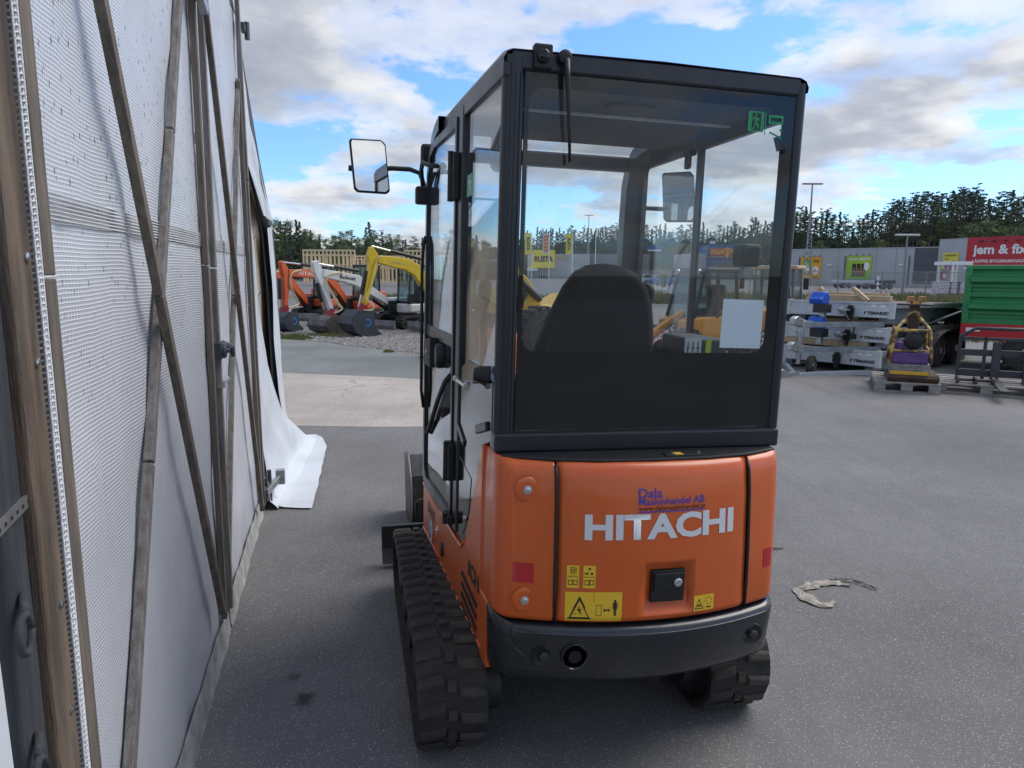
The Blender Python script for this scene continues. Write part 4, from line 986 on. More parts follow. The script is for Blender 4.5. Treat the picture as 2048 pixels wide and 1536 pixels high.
# local x runs along the gate away from the camera, local -y faces the excavator
def scrim():
    m = bpy.data.materials.new('scrim_film'); m.use_nodes = True; t = m.node_tree; p = t.nodes['Principled BSDF']
    c = N(t, 'ShaderNodeTexCoord'); o = c.outputs['Object']
    wob = N(t, 'ShaderNodeTexNoise', i_Scale=1.6, i_Detail=3); Lk(t, o, wob.inputs[0])
    ad = N(t, 'ShaderNodeVectorMath', operation='MULTIPLY_ADD'); Lk(t, wob.outputs['Color'], ad.inputs[0]); ad.inputs[1].default_value = (0.02, 0.0, 0.03); Lk(t, o, ad.inputs[2])
    s = N(t, 'ShaderNodeSeparateXYZ'); Lk(t, ad.outputs[0], s.inputs[0])
    def lines(v, pitch, w):
        f = math_node(t, 'FRACT', math_node(t, 'DIVIDE', v, pitch))
        d = math_node(t, 'ABSOLUTE', math_node(t, 'SUBTRACT', f, 0.5))
        return ramp(t, d, [(w, 1.0), (w + 0.10, 0.0)], 'LINEAR')
    hz = lines(s.outputs[2], 0.0092, 0.13); vt = lines(s.outputs[0], 0.0125, 0.09)
    grid = math_node(t, 'MAXIMUM', hz, math_node(t, 'MULTIPLY', vt, 0.65))
    n1_ = N(t, 'ShaderNodeTexNoise', i_Scale=2.2, i_Detail=5, i_Roughness=0.6); Lk(t, o, n1_.inputs[0])
    film = mixc(t, ramp(t, n1_.outputs[0], [(0.3, 0.0), (0.7, 1.0)], 'LINEAR'), (0.34, 0.36, 0.40), (0.50, 0.52, 0.56))
    col = mixc(t, math_node(t, 'MULTIPLY', grid, 0.85), film, (0.82, 0.83, 0.85))
    # dark specks of dirt and drops, denser towards the top
    v = N(t, 'ShaderNodeTexVoronoi', i_Scale=46, i_Randomness=1.0)
    mp = N(t, 'ShaderNodeMapping'); mp.inputs['Scale'].default_value = (1.0, 1.0, 0.55); Lk(t, o, mp.inputs[0]); Lk(t, mp.outputs[0], v.inputs[0])
    g = N(t, 'ShaderNodeSeparateColor'); Lk(t, v.outputs['Color'], g.inputs[0])
    so = N(t, 'ShaderNodeSeparateXYZ'); Lk(t, o, so.inputs[0])
    high = ramp(t, math_node(t, 'DIVIDE', so.outputs[2], 3.2), [(0.36, 0.12), (0.54, 1.0)], 'LINEAR')
    spk = math_node(t, 'MULTIPLY', math_node(t, 'MULTIPLY', ramp(t, v.outputs['Distance'], [(0.12, 1.0), (0.24, 0.0)], 'LINEAR'), ramp(t, g.outputs[0], [(0.22, 0.0), (0.5, 0.9)], 'LINEAR')), high)
    col = mixc(t, spk, col, (0.07, 0.075, 0.09))
    low = ramp(t, math_node(t, 'DIVIDE', so.outputs[2], 3.2), [(0.0, 0.55), (0.13, 0.0)], 'LINEAR')
    dn = N(t, 'ShaderNodeTexNoise', i_Scale=9, i_Detail=5); Lk(t, o, dn.inputs[0])
    col = mixc(t, math_node(t, 'MULTIPLY', low, ramp(t, dn.outputs[0], [(0.4, 0.2), (0.7, 1.0)], 'LINEAR')), col, (0.32, 0.32, 0.30))
    Lk(t, col, p.inputs['Base Color']); p.inputs['Roughness'].default_value = 0.35; p.inputs['Specular IOR Level'].default_value = 0.45
    b = N(t, 'ShaderNodeBump', i_Strength=0.7, i_Distance=0.003); Lk(t, math_node(t, 'ADD', grid, math_node(t, 'MULTIPLY', n1_.outputs[0], 0.8)), b.inputs['Height']); Lk(t, b.outputs[0], p.inputs['Normal'])
    return m
M_scrim = scrim()
M_batten = mat('weathered_batten', (0.20, 0.165, 0.13), 0.85, col2=(0.10, 0.085, 0.07), vscale=5, bump=0.4, bscale=30, stretch=(9, 9, 0.9))
M_batten2 = mat('grey_batten', (0.25, 0.235, 0.215), 0.85, col2=(0.13, 0.115, 0.10), vscale=5, bump=0.4, bscale=30, stretch=(9, 9, 0.9))
M_brown = mat('rough_brown_post', (0.17, 0.115, 0.072), 0.92, col2=(0.050, 0.038, 0.028), vscale=2.6, dust=0.35, bump=0.6, bscale=22, stretch=(7, 7, 0.8))
M_greyp = mat('grey_stained_post', (0.05, 0.054, 0.062), 0.85, col2=(0.022, 0.024, 0.03), vscale=6, bump=0.4, bscale=30, stretch=(9, 9, 0.5))
M_tarp = mat('white_tarpaulin', (0.60, 0.63, 0.66), 0.5, col2=(0.45, 0.47, 0.475), vscale=2.2, bump=0.3, bscale=7, thr=(0.45, 0.8))
M_skirt = mat('grey_skirt', (0.42, 0.42, 0.40), 0.8, col2=(0.24, 0.235, 0.22), vscale=12, bump=0.4, bscale=40)
M_tan = mat('tan_lining', (0.34, 0.28, 0.20), 0.8, var=0.25, vscale=3)
M_galv = mat('galvanised_tube', (0.10, 0.11, 0.12), 0.45, metal=0.6, var=0.3, vscale=9)
M_galvl = mat('galvanised_bright', (0.42, 0.43, 0.43), 0.4, metal=0.8, var=0.2, vscale=20)
M_net = mat('white_cord', (0.66, 0.67, 0.68), 0.8, bump=0.6, bscale=120)
def leaf(s0, s1, braces, zt=3.12, zb=0.06, seed=0):
    L = empty('gate_leaf', (0, 0, 0), 0, HALL)
    mb = MB(); nx, nz = 30, 40; rows = []
    for j in range(nz + 1):
        z = zb + (zt - zb) * j / nz
        rows.append([(s0 + (s1 - s0) * i / nx, -0.004 - 0.010 * noise.noise(Vector((i * 0.33 + seed, j * 0.23, 1))) - 0.006 * noise.noise(Vector((i * 1.1, j * 0.5 + seed, 2))), z) for i in range(nx + 1)])
    mb.grid(rows); mb.build('scrim_sheet', M_scrim, L, smooth=180, fix=False)
    sm = MB(); 
    for k in range(7): sm.tube([(s0, -0.010, 1.690 + k * 0.008 + 0.004), (s1, -0.010, 1.690 + k * 0.008 + 0.010)], 0.0022, 4)
    sm.build('sheet_seam', M_net, L, smooth=180)
    for (a, b, c, d, m, off, wd) in braces:
        o = Vector((a, -0.022 - off, b)); e = Vector((c, -0.022 - off, d)); n = max(1, round((e - o).length / 1.25))
        for k in range(n):
            p0 = o.lerp(e, k / n); p1 = o.lerp(e, (k + 1) / n - 0.0018)
            br = MB(); br.bar(p0, p1, 0.024, wd, up=(1, 0, 0.0)); br.build('batten', m, L, bevel=0.003)
    # bottom rail with folded skirt
    sk_ = MB(); rr_ = []
    for i in range(40):
        s = s0 + (s1 - s0) * i / 39; w = noise.noise(Vector((s * 6, 3, seed))) * 0.012
        rr_.append([(s, -0.014 + w * 0.2, 0.12 + w), (s, -0.022 + w * 0.3, 0.08), (s, -0.024 + w * 0.4, 0.02), (s, -0.030 + w * 0.7, 0.003)])
    sk_.grid([list(c) for c in zip(*rr_)]); sk_.build('bottom_skirt', M_skirt, L, smooth=180)
    return L
L1 = leaf(-0.947, 0.93, [(-0.858, 3.12, -0.858, 0.05, M_batten, 0.0, 0.052), (-0.82, 2.83, 0.60, 0.24, M_batten, 0.026, 0.036), (-0.82, 0.13, 0.90, 3.01, M_batten2, 0.0, 0.036), (0.935, 3.12, 0.79, 0.12, M_batten, 0.0, 0.036)], seed=1)
L2 = leaf(0.95, 2.60, [(1.105, 3.12, 0.93, 0.10, M_batten2, 0.006, 0.036), (0.98, 2.88, 2.27, 0.11, M_batten, 0.026, 0.036), (0.93, 0.22, 2.40, 2.72, M_batten2, 0.0, 0.030), (2.36, 2.7, 2.44, 0.08, M_batten, 0.004, 0.036), (2.46, 3.2, 2.54, 0.05, M_batten2, 0.010, 0.05)], seed=5)
part(MB().box((0.90, -0.001, 0.0), (0.98, 0.04, 3.1)), 'gate_backing', M_batten, HALL)
# near jamb posts
part(MB().box((-1.050, -0.045, 0.0), (-1.008, 0.06, 3.4)), 'jamb_post', M_brown, HALL, bevel=0.006)
part(MB().box((-1.006, -0.040, 0.0), (-0.950, 0.06, 3.4)), 'jamb_post', M_brown, HALL, bevel=0.006)
part(MB().box((-1.135, -0.030, 0.0), (-1.053, 0.07, 3.4)), 'stained_post', M_greyp, HALL, bevel=0.006)
nt = MB(); rn = random.Random(3)
for k in range(250):
    z = 0.25 + k * 0.0105; nt.tube([(-0.931, -0.030, z), (-0.922, -0.042, z + 0.003), (-0.908, -0.036, z + 0.001 + rn.uniform(-.003, .003))], 0.0022, 4)
for x in (-0.930, -0.919, -0.909): nt.tube([(x + noise.noise(Vector((z * 5, x * 90, 0))) * 0.003, -0.038, z) for z in [0.2 + 0.1 * q for q in range(29)]], 0.0026, 4)
part(nt, 'net_edge', M_net, HALL, smooth=180)
for z in (0.83, 1.03, 1.45, 1.62):
    part(MB().lathe((-0.975, -0.040, z), (0, -1, 0), [(0, 0.008), (0.003, 0.008), (0.005, 0.004), (0.005, 0.001)], 10), 'wood_screw', M_chrome, HALL)
part(MB().box((-1.19, -0.036, 1.222), (-1.035, -0.0305, 1.242), Matrix.Rotation(rad(-6), 3, 'Y')), 'punched_strap', M_galvl, HALL)
hol = MB()
for k in range(7): hol.lathe((-1.175 + k * 0.021, -0.0362, 1.232 + (k - 3) * 0.0022), (0, -1, 0), [(0, 0.0035), (0.0006, 0.0035), (0.0006, 0.0005)], 8)
part(hol, 'strap_holes', M_core, HALL)
cu_ = MB(); rows = []
for j in range(30):
    z = 0.0 + 3.3 * j / 29
    rows.append([(-1.14 - 0.06 * i - 0.02 * math.sin(i * 1.3), -0.02 + 0.05 * math.sin(i * 1.9 + z * 0.8) + 0.01 * noise.noise(Vector((i, z * 2, 0))), z) for i in range(12)])
part(cu_.grid(rows), 'side_curtain', M_tarp, HALL, smooth=180)
for z in (0.83, 1.065):
    rg = MB(); rg.tube([(-1.155 + 0.022 * math.cos(a), -0.055, z + 0.03 * math.sin(a)) for a in [k * 0.5236 for k in range(13)]], 0.006, 6); rg.tube([(-1.14, -0.05, z + 0.02), (-1.10, -0.036, z + 0.04)], 0.008, 6)
    part(rg, 'lashing_rope', M_greyp, HALL, smooth=180)
# hinges and lock on the gate
part(MB().lathe((0.985, -0.05, 1.26), (0, -1, 0), [(0, 0.034), (0.012, 0.034), (0.016, 0.028), (0.016, 0.012), (0.03, 0.010), (0.03, 0.001)], 20), 'gate_knob', M_galv, HALL, smooth=40)
kb = MB(); kb.tube([(1.01, -0.04, 1.285), (1.02, -0.08, 1.27), (1.035, -0.085, 1.23)], [0.02, 0.018, 0.01], 8); kb.box((0.94, -0.05, 1.225), (0.985, -0.02, 1.295)); part(kb, 'gate_catch', M_galv, HALL)
bt = MB(); bt.tube([(0.93, -0.05, 1.12), (1.08, -0.05, 1.125)], 0.011, 8); bt.box((0.92, -0.06, 1.105), (0.96, -0.03, 1.135)); part(bt, 'slide_bolt', M_chrome, HALL)
for z in (0.10, 0.22, 3.06):
    hb_ = MB(); hb_.box((2.53, -0.06, z - 0.02), (2.62, -0.036, z + 0.02)); hb_.cyl((2.63, -0.065, z - 0.05), (2.63, -0.065, z + 0.05), 0.016, n=10); part(hb_, 'gate_hinge', M_galv, HALL)
hd = MB(); hd.bar((2.54, -0.05, 0.14), (2.74, -0.13, 0.19), 0.03, 0.045); hd.box((2.71, -0.16, 0.14), (2.77, -0.10, 0.24)); part(hd, 'hinge_arm', M_galvl, HALL, bevel=0.004)
hd = MB(); hd.bar((0.80, -0.05, 2.70), (0.96, -0.06, 2.63), 0.03, 0.045); part(hd, 'gate_stay', M_galvl, HALL)
part(MB().cyl((2.64, 0.03, 0.0), (2.60, 0.03, 3.1), 0.045, n=14), 'gate_post', M_galv, HALL, smooth=40)
# arched end of the hall beyond the gate: lining, steel arch, loose white tarpaulin
AH = [(5.35, 0.0), (5.15, 1.5), (4.88, 2.02), (3.9, 2.40), (2.85, 2.98), (1.0, 4.0)]
AR = AH[::-1]
AP = [(2.0 - s, z) for s, z in AH[:-1]] + AR               # outline of the hall end, symmetric about its ridge
def arch(s):
    return lerp_tab(AP, s)
def lerp_tab(tab, x):
    for (a, b), (c, d) in zip(tab, tab[1:]):
        if a <= x <= c: return b + (d - b) * (x - a) / (c - a)
    return tab[0][1] if x < tab[0][0] else tab[-1][1]
part(MB().tube([(s, 0.04, z - 0.07) for s, z in AP], 0.045, 10), 'steel_arch', mat('arch_tube', (0.15, 0.16, 0.17), 0.5, var=0.3, vscale=9), HALL, smooth=60)
part(MB().prism([(2.66, 0.0), (5.30, 0.0), (5.10, 1.48), (4.84, 1.98), (3.88, 2.36), (2.84, 2.94), (2.66, 3.03)], 'y', 0.10, 0.12), 'end_lining', M_tan, HALL)
part(MB().prism([(-3.30, 0.0), (-1.14, 0.0), (-1.14, 2.84), (-1.88, 2.36), (-2.84, 1.98), (-3.10, 1.48)], 'y', 0.20, 0.22), 'end_lining', M_tan, HALL)
part(MB().prism([(-1.13, 3.0), (1.0, 3.96), (2.65, 3.05), (2.65, 3.0)], 'y', 0.10, 0.12), 'gable_sheet', M_tarp, HALL)
rows = []
for y in (0.0, 0.03, 0.08, 1.5, 4.0, 8.0):
    rows.append([(s + (0.03 * noise.noise(Vector((k * 0.9, y, 0)))), y, z + 0.05 + 0.03 * noise.noise(Vector((k * 0.7, y * 0.8, 5)))) for k, (s, z) in enumerate(AP)])
part(MB().grid(rows), 'hall_cover', M_tarp, HALL, smooth=60)
# hanging tarpaulin at the far side
def tarp(name, left, right, nu=14, amp=0.03, seed=0):
    rows = []
    n = len(left)
    for j in range((n - 1) * 5 + 1):
        k = min(j // 5, n - 2); u = j / 5 - k
        a = Vector(left[k]).lerp(Vector(left[k + 1]), u); b = Vector(right[k]).lerp(Vector(right[k + 1]), u)
        row = []
        for i in range(nu + 1):
            p = a.lerp(b, i / nu); w = math.sin(math.pi * i / nu)
            row.append(p + Vector((0, -1, 0)) * (amp * noise.noise(Vector((i * 0.35, j * 0.22, seed))) * (0.4 + w) + 0.35 * amp * math.sin(i * 1.1 + j * 0.1) * w))
        rows.append(row)
    return part(MB().grid(rows), name, M_tarp, HALL, smooth=180)
tarp('hanging_tarpaulin', [(2.60, -0.01, 2.05), (2.60, -0.01, 1.5), (2.60, -0.02, 0.9), (2.60, -0.04, 0.4), (2.60, -0.07, 0.06), (2.58, -0.12, 0.012)],
     [(2.72, -0.01, 2.05), (2.98, -0.01, 1.5), (3.35, -0.03, 0.9), (3.95, -0.08, 0.4), (4.55, -0.25, 0.06), (4.62, -0.34, 0.012)], seed=2)
tarp('ground_flap', [(2.62, -0.08, 0.03), (2.60, -0.16, 0.012), (2.56, -0.26, 0.012), (2.54, -0.34, 0.012)],
     [(4.70, -0.24, 0.04), (4.82, -0.32, 0.014), (4.70, -0.38, 0.012), (4.30, -0.43, 0.012)], nu=22, amp=0.012, seed=6)
tarp('outer_tarpaulin', [(4.30, 0.0, 1.96), (4.55, 0.0, 1.5), (4.45, -0.0, 1.0), (4.60, -0.01, 0.5), (4.90, -0.03, 0.08)],
     [(4.90, 0.0, 2.03), (5.12, 0.0, 1.5), (5.22, 0.0, 1.0), (5.32, 0.0, 0.5), (5.40, -0.02, 0.08)], seed=9, nu=8, amp=0.02)
tarp('upper_tarpaulin', [(2.58, -0.01, 3.12), (2.58, -0.01, 2.85), (2.60, -0.01, 2.55), (2.95, -0.0, 2.30), (4.0, -0.0, 2.05)],
     [(2.74, -0.0, 3.16), (2.95, -0.0, 2.92), (3.25, -0.0, 2.62), (3.95, -0.0, 2.38), (4.95, -0.0, 2.06)], seed=4, nu=8, amp=0.02)
for z in (1.3, 1.75, 2.1):
    cb_ = MB(); cb_.tube([(2.62, -0.0, z), (3.7, 0.03, z + 0.14)], 0.004, 4); part(cb_, 'lashing_cord', M_greyp, HALL)
# ------------------------------------------------------------------ forest
def leafmat(name, a, b):
    m = mat(name, a, 0.8, col2=b, vscale=0.9, thr=(0.38, 0.66)); return m
M_pineL = leafmat('pine_needles', (0.10, 0.135, 0.075), (0.048, 0.07, 0.042))
M_sprL = leafmat('spruce_needles', (0.08, 0.118, 0.068), (0.037, 0.06, 0.038))
M_birL = leafmat('birch_leaves', (0.15, 0.205, 0.07), (0.07, 0.11, 0.04))
M_trunk = mat('pine_bark', (0.13, 0.10, 0.08), 0.9, col2=(0.05, 0.04, 0.034), vscale=2)
def leaves(V, F, c, r, n, size, rs, flat=1.0):
    for k in range(n):
        d = Vector((rs.gauss(0, 1), rs.gauss(0, 1), rs.gauss(0, 1))).normalized() * (rs.random() ** 0.4)
        p = Vector(c) + Vector((d.x * r, d.y * r, d.z * r * flat))
        a = Vector((rs.gauss(0, 1), rs.gauss(0, 1), rs.gauss(0, 0.6))).normalized(); b = a.cross(Vector((rs.gauss(0, 1), rs.gauss(0, 1), rs.gauss(0, 1)))).normalized()
        s = size * rs.uniform(0.5, 1.3); i = len(V)
        V += [p - a * s, p + b * s * 0.6, p + a * s, p - b * s * 0.45]; F.append((i, i + 1, i + 2, i + 3))
def tree_proto(kind, seed):
    rs = random.Random(seed); V, F = [], []; tr = MB(); h = 20.0
    if kind == 'pine':
        top = 18.6; pts = [(0.25 * noise.noise(Vector((z * 0.2, seed, 0))), 0.25 * noise.noise(Vector((z * 0.2, seed, 9))), z) for z in (0, 4, 8, 12, 16, top)]
        tr.tube(pts, [0.26, 0.22, 0.19, 0.15, 0.10, 0.03], 7)
        for k in range(44):
            z = 9.5 + 9.9 * (k / 43) ** 0.85; L = (2.6 - 2.0 * ((z - 9.5) / 9.9) ** 1.5) * rs.uniform(0.2, 1.25) * (0.4 if z < 11.5 else 1.0); a = rs.random() * 6.283
            e = (math.cos(a) * L, math.sin(a) * L, z + L * 0.22 + rs.uniform(-.3, .3))
            tr.tube([(0, 0, z - 0.3), e], [0.05, 0.015], 4)
            leaves(V, F, e, 0.35 + 0.26 * L * rs.uniform(0.6, 1.1), 34, 0.15, rs, 0.38); leaves(V, F, (e[0] * 0.5, e[1] * 0.5, e[2] - 0.1), 0.25 + 0.15 * L, 12, 0.15, rs, 0.4)
    elif kind == 'spruce':
        tr.tube([(0, 0, 0), (0, 0, 18.2)], [0.24, 0.02], 6)
        for k in range(70):
            u = k / 69; z = 1.5 + 18.0 * u; L = (2.6 * (1 - u) ** 0.9 + 0.14) * rs.uniform(0.65, 1.15); a = rs.random() * 6.283
            for q in (0.35, 0.7, 1.0):
                leaves(V, F, (math.cos(a) * L * q, math.sin(a) * L * q, z - 0.35 * L * q), 0.20 + 0.22 * L * q, 13, 0.22, rs, 0.6)
            tr.tube([(0, 0, z), (math.cos(a) * L, math.sin(a) * L, z - 0.35 * L)], [0.04, 0.012], 4)
    else:
        tr.tube([(0, 0, 0), (0.1, 0, 8), (0.0, 0.1, 17)], [0.22, 0.15, 0.03], 7)
        for k in range(52):
            u = rs.random(); z = 4.5 + 14.5 * u; w = 3.6 * math.sin(math.pi * min(1, 0.12 + 0.86 * u) ** 0.8) + 0.4; a = rs.random() * 6.283; L = w * rs.uniform(0.3, 1.0)
            e = (math.cos(a) * L, math.sin(a) * L, z)
            tr.tube([(0, 0, z - 1.2), e], [0.05, 0.012], 4); leaves(V, F, e, rs.uniform(0.6, 1.25), 60, 0.17, rs, 0.8)
    m = {'pine': M_pineL, 'spruce': M_sprL, 'birch': M_birL}[kind]
    root = empty(kind + '_tree', (0, 0, -500))
    tr.build('trunk', M_trunk, root, smooth=60, fix=False)
    cb = MB(); cb.v, cb.f, cb.mi = V, F, [0] * len(F); cb.build('crown', m, root, fix=False)
    return root
PROT = {k: [tree_proto(k, s) for s in ss] for k, ss in (('pine', (1, 2, 3, 4)), ('spruce', (5, 6, 7)), ('birch', (8, 9, 10)))}
used_p = set()
rt_ = random.Random(21)
def plant(kind, p, top, label, group, wide=1.0):
    pr = rt_.choice(PROT[kind])
    o = pr if pr.name not in used_p else copy_tree(pr)
    used_p.add(pr.name)
    s = top / 19.6; w = s * wide * rt_.uniform(0.85, 1.15)
    o.location = (p[0], p[1], -0.02); o.scale = (w, w, s); o.rotation_euler = (0, 0, rt_.random() * 6.283)
    tag(o, label, 'tree', group)
def lerp_tab(tab, x):
    for (a, b), (c, d) in zip(tab, tab[1:]):
        if a <= x <= c: return b + (d - b) * (x - a) / (c - a)
    return tab[0][1] if x < tab[0][0] else tab[-1][1]
R_Y = [(1000, 285), (1400, 260), (1560, 185), (1700, 165), (1850, 138), (2100, 118)]
R_TOP = [(1000, 466), (1120, 458), (1200, 452), (1330, 452), (1450, 452), (1540, 432), (1600, 414), (1640, 418), (1690, 432), (1720, 436), (1780, 410), (1830, 390), (1880, 380), (1960, 377), (2000, 388), (2060, 376), (2110, 380)]
def is_taken(n): return n
for row in range(2):
    px = 1040 + row * 6
    while px < 2100:
        Y = lerp_tab(R_Y, px) + row * 9 + rt_.uniform(-3, 3)
        tp = sight(px, lerp_tab(R_TOP, px) + (rt_.uniform(-8, 26) if row == 0 else rt_.uniform(-6, 16)), Y)
        kind = rt_.choices(('pine', 'spruce', 'birch'), (0.72, 0.22, 0.06) if px > 1560 else (0.40, 0.52, 0.08))[0]
        if kind == 'birch': tp.z *= 0.72
        plant(kind, (tp.x, Y), max(7, tp.z), {'pine': 'tall dark pine standing in the forest behind the grey stores', 'spruce': 'pointed dark spruce standing in the forest behind the grey stores', 'birch': 'lighter green birch standing in the forest behind the grey stores'}[kind],
              {'pine': 'pines behind the stores', 'spruce': 'spruces behind the stores', 'birch': 'birches behind the stores'}[kind])
        px += rt_.uniform(8, 13) if px > 1560 else rt_.uniform(6.5, 10.5)
# low leafy trees before the pines on the right
for px, py, Y, w in ((1975, 440, 108, 1.5), (1945, 446, 110, 1.2), (2010, 450, 106, 1.5), (1762, 478, 125, 1.0), (1640, 480, 140, 1.0), (1845, 478, 118, 0.9), (2060, 452, 104, 1.4)):
    tp = sight(px, py, Y); plant('birch', (tp.x, Y), tp.z, 'low round leafy tree at the foot of the tall pines', 'leafy trees below the pines', w * 1.7)
L_TOP = [(470, 432), (545, 433), (575, 436), (600, 446), (632, 452), (650, 478), (668, 462), (695, 452), (712, 474), (738, 446), (760, 462), (790, 470), (812, 474), (840, 474), (900, 470), (1060, 470)]
for row in range(2):
    px = 480 + row * 8
    while px < 985:
        Y = 128 + row * 10 + rt_.uniform(-4, 4); tp = sight(px, lerp_tab(L_TOP, px) + rt_.uniform(-4, 14), Y)
        kind = rt_.choices(('pine', 'spruce', 'birch'), (0.2, 0.35, 0.45))[0]
        plant(kind, (tp.x, Y), tp.z, {'pine': 'bushy pine in the mixed wood behind the timber frame', 'spruce': 'spruce in the mixed wood behind the timber frame', 'birch': 'full leafy tree in the mixed wood behind the timber frame'}[kind], 'mixed wood behind the timber frame', 1.25)
        px += rt_.uniform(11, 18)
for px, py in ((693, 490), (668, 500), (770, 505), (845, 500), (620, 500)):
    tp = sight(px, py, 116); plant('birch', (tp.x, 116), tp.z, 'young light green tree before the mixed wood', 'young trees before the wood', 1.4)
for k, prs in PROT.items():
    for pr in prs:
        if pr.name not in used_p:
            for ch in list(pr.children): bpy.data.objects.remove(ch)
            bpy.data.objects.remove(pr)
# dense wood further back that reads as one mass
def backing(name, label, tab_y, tab_t, x0, x1, n, seed, dy):
    rs = random.Random(seed); V, F = [], []
    for k in range(n):
        px = rs.uniform(x0, x1); Y = lerp_tab(tab_y, px) + dy + rs.uniform(0, 10); top = sight(px, lerp_tab(tab_t, px) + (34 if px > 1580 else 15), Y)
        z = top.z * (1 - rs.random() ** 1.3 * 0.99) * (0.80 + 0.2 * noise.noise(Vector((px * 0.06, 0, seed))))
        a = Vector((rs.gauss(0, 1), rs.gauss(0, .4), rs.gauss(0, 1))).normalized(); b = a.cross(Vector((rs.gauss(0, .3), 1, rs.gauss(0, .3)))).normalized(); s = rs.uniform(0.35, 0.95); i = len(V); p = Vector((top.x, Y, z))
        V += [p - a * s, p + b * s * 0.7, p + a * s, p - b * s * 0.6]; F.append((i, i + 1, i + 2, i + 3))
    mb = MB(); mb.v, mb.f, mb.mi = V, F, [0] * len(F)
    tag(mb.build(name, M_sprL, fix=False), label, 'forest', kind='stuff')
backing('forest_mass', 'dark wood filling the gaps between the trunks behind the stores', R_Y, R_TOP, 1030, 2120, 26000, 31, 20)
backing('forest_mass', 'dark wood filling the gaps behind the timber frame building', [(400, 148), (1100, 148)], L_TOP, 470, 1000, 12000, 32, 4)

# ------------------------------------------------------------------ stores
M_clad = mat('grey_cladding', (0.40, 0.41, 0.42), 0.6, metal=0.1, var=0.06, vscale=0.4)
M_clad2 = mat('pale_cladding', (0.42, 0.43, 0.44), 0.6, var=0.06, vscale=0.4)
M_plinth = mat('concrete_plinth', (0.40, 0.38, 0.35), 0.9, var=0.2, vscale=1)
M_seam = mat('panel_seam', (0.24, 0.25, 0.26), 0.7)
M_shut = mat('shutter_grey', (0.10, 0.11, 0.125), 0.6)
M_redf = mat('red_facade', (0.47, 0.022, 0.035), 0.5, var=0.1, vscale=0.5)
M_yelf = mat('sign_yellow', (0.78, 0.60, 0.015), 0.5)
M_bluef = mat('blue_facade', (0.018, 0.085, 0.26), 0.6, var=0.15, vscale=0.4)
M_white = mat('white_paint', (0.78, 0.78, 0.77), 0.5)
M_greyd = mat('dark_grey_paint', (0.07, 0.075, 0.085), 0.5)
def wall_frame(A, B):
    """x along the wall from A to B, y out of the wall towards the camera, z up"""
    A, B = Vector((*A, 0)), Vector((*B, 0)); d = (B - A).normalized(); n = Vector((d.y, -d.x, 0))
    return Matrix(((d.x, n.x, 0, A.x), (d.y, n.y, 0, A.y), (0, 0, 1, 0), (0, 0, 0, 1))), (B - A).length
def wx(px, A, B):
    """distance along the wall where a bearing meets it"""
    r = sight(px, 545, 1.0); k = r.x / r.y
    dx, dy = B[0] - A[0], B[1] - A[1]; t = (k * A[1] - A[0]) / (dx - k * dy); return t * math.hypot(dx, dy)
pa = sight(1540, 500, 104.5); pb = sight(1877, 500, 90.5)
A_, B_ = (pa.x, pa.y), (pb.x, pb.y)
MW, LW = wall_frame(A_, B_)
ST = thing('grey_store', 'long grey clad store with three advertising banners and dark shutter', 'building')
def W(): return MB(MW)
q = lambda px: wx(px, A_, B_)
W_ = W(); W_.box((3.0, -14, 0.75), (LW, 0, 4.95)); part(W_, 'wall', M_clad, ST)
part(W().box((3.0, -14, 0.0), (LW, 0.05, 0.75)), 'plinth', M_plinth, ST)
part(W().box((3.0, -14, 4.95), (LW, 0.06, 5.06)), 'eaves_trim', M_clad2, ST)
for k in range(2, 9): part(W().box((LW * k / 9, 0, 0.76), (LW * k / 9 + 0.05, 0.02, 4.94)), 'panel_seam', M_seam, ST)
sh_ = empty('shutter', (0, 0, 0), 0, ST)
part(W().box((q(1826), 0.0, 0.4), (q(1873), 0.04, 4.95)), 'shutter_frame', M_shut, sh_)
for k in range(28): part(W().box((q(1826) + 0.06, 0.04, 0.45 + k * 0.16), (q(1873) - 0.06, 0.075, 0.45 + k * 0.16 + 0.11)), 'slat', M_shut, sh_)
for px in (1652, 1794):
    d_ = part(W().box((q(px), 0, 0.05), (q(px) + 1.0, 0.08, 2.25)), 'door', M_clad2, ST); part(W().box((q(px) + 0.85, 0.08, 1.0), (q(px) + 0.9, 0.13, 1.15)), 'handle', M_greyd, d_)
    part(W().box((q(px) + 0.2, 0.0, 2.75), (q(px) + 0.7, 0.2, 2.9)), 'door_lamp', M_white, ST)
for px in (1598, 1689, 1817): part(W().cyl((q(px), 0.12, 0.3), (q(px), 0.12, 4.0), 0.06, n=8), 'downpipe', M_greyd, ST)
def banner(px0, px1, z0, z1, m):
    b = part(W().box((q(px0), 0.04, z0), (q(px1), 0.10, z1)), 'banner', m, ST)
    for k in range(4): x = q(px0) + (q(px1) - q(px0)) * (k + 0.5) / 4; part(W().box((x, 0.1, z1 + 0.06), (x + 0.12, 0.45, z1 + 0.16)), 'banner_lamp', M_greyd, b)
    return b
def wtext(name, s, m, b, px0, px1, z0, z1, w=0.03):
    return lettering(name, s, m, b, lambda u, v: MW @ Vector((q(px0) + (q(px1) - q(px0)) * u, 0.108, z0 + (z1 - z0) * v)), w)
def wpoly(name, m, b, px0, px1, z0, z1, polys, y=0.106):
    mb = W()
    for p in polys: mb.poly([(q(px0) + (q(px1) - q(px0)) * u, y, z0 + (z1 - z0) * v) for u, v in p])
    return part(mb, name, m, b)
M_orb = mat('banner_orange', (0.75, 0.36, 0.02), 0.5); M_grb = mat('banner_green', (0.16, 0.42, 0.04), 0.5, col2=(0.40, 0.55, 0.03), vscale=0.35, thr=(0.4, 0.6)); M_yeb = mat('banner_yellow', (0.72, 0.62, 0.07), 0.5)
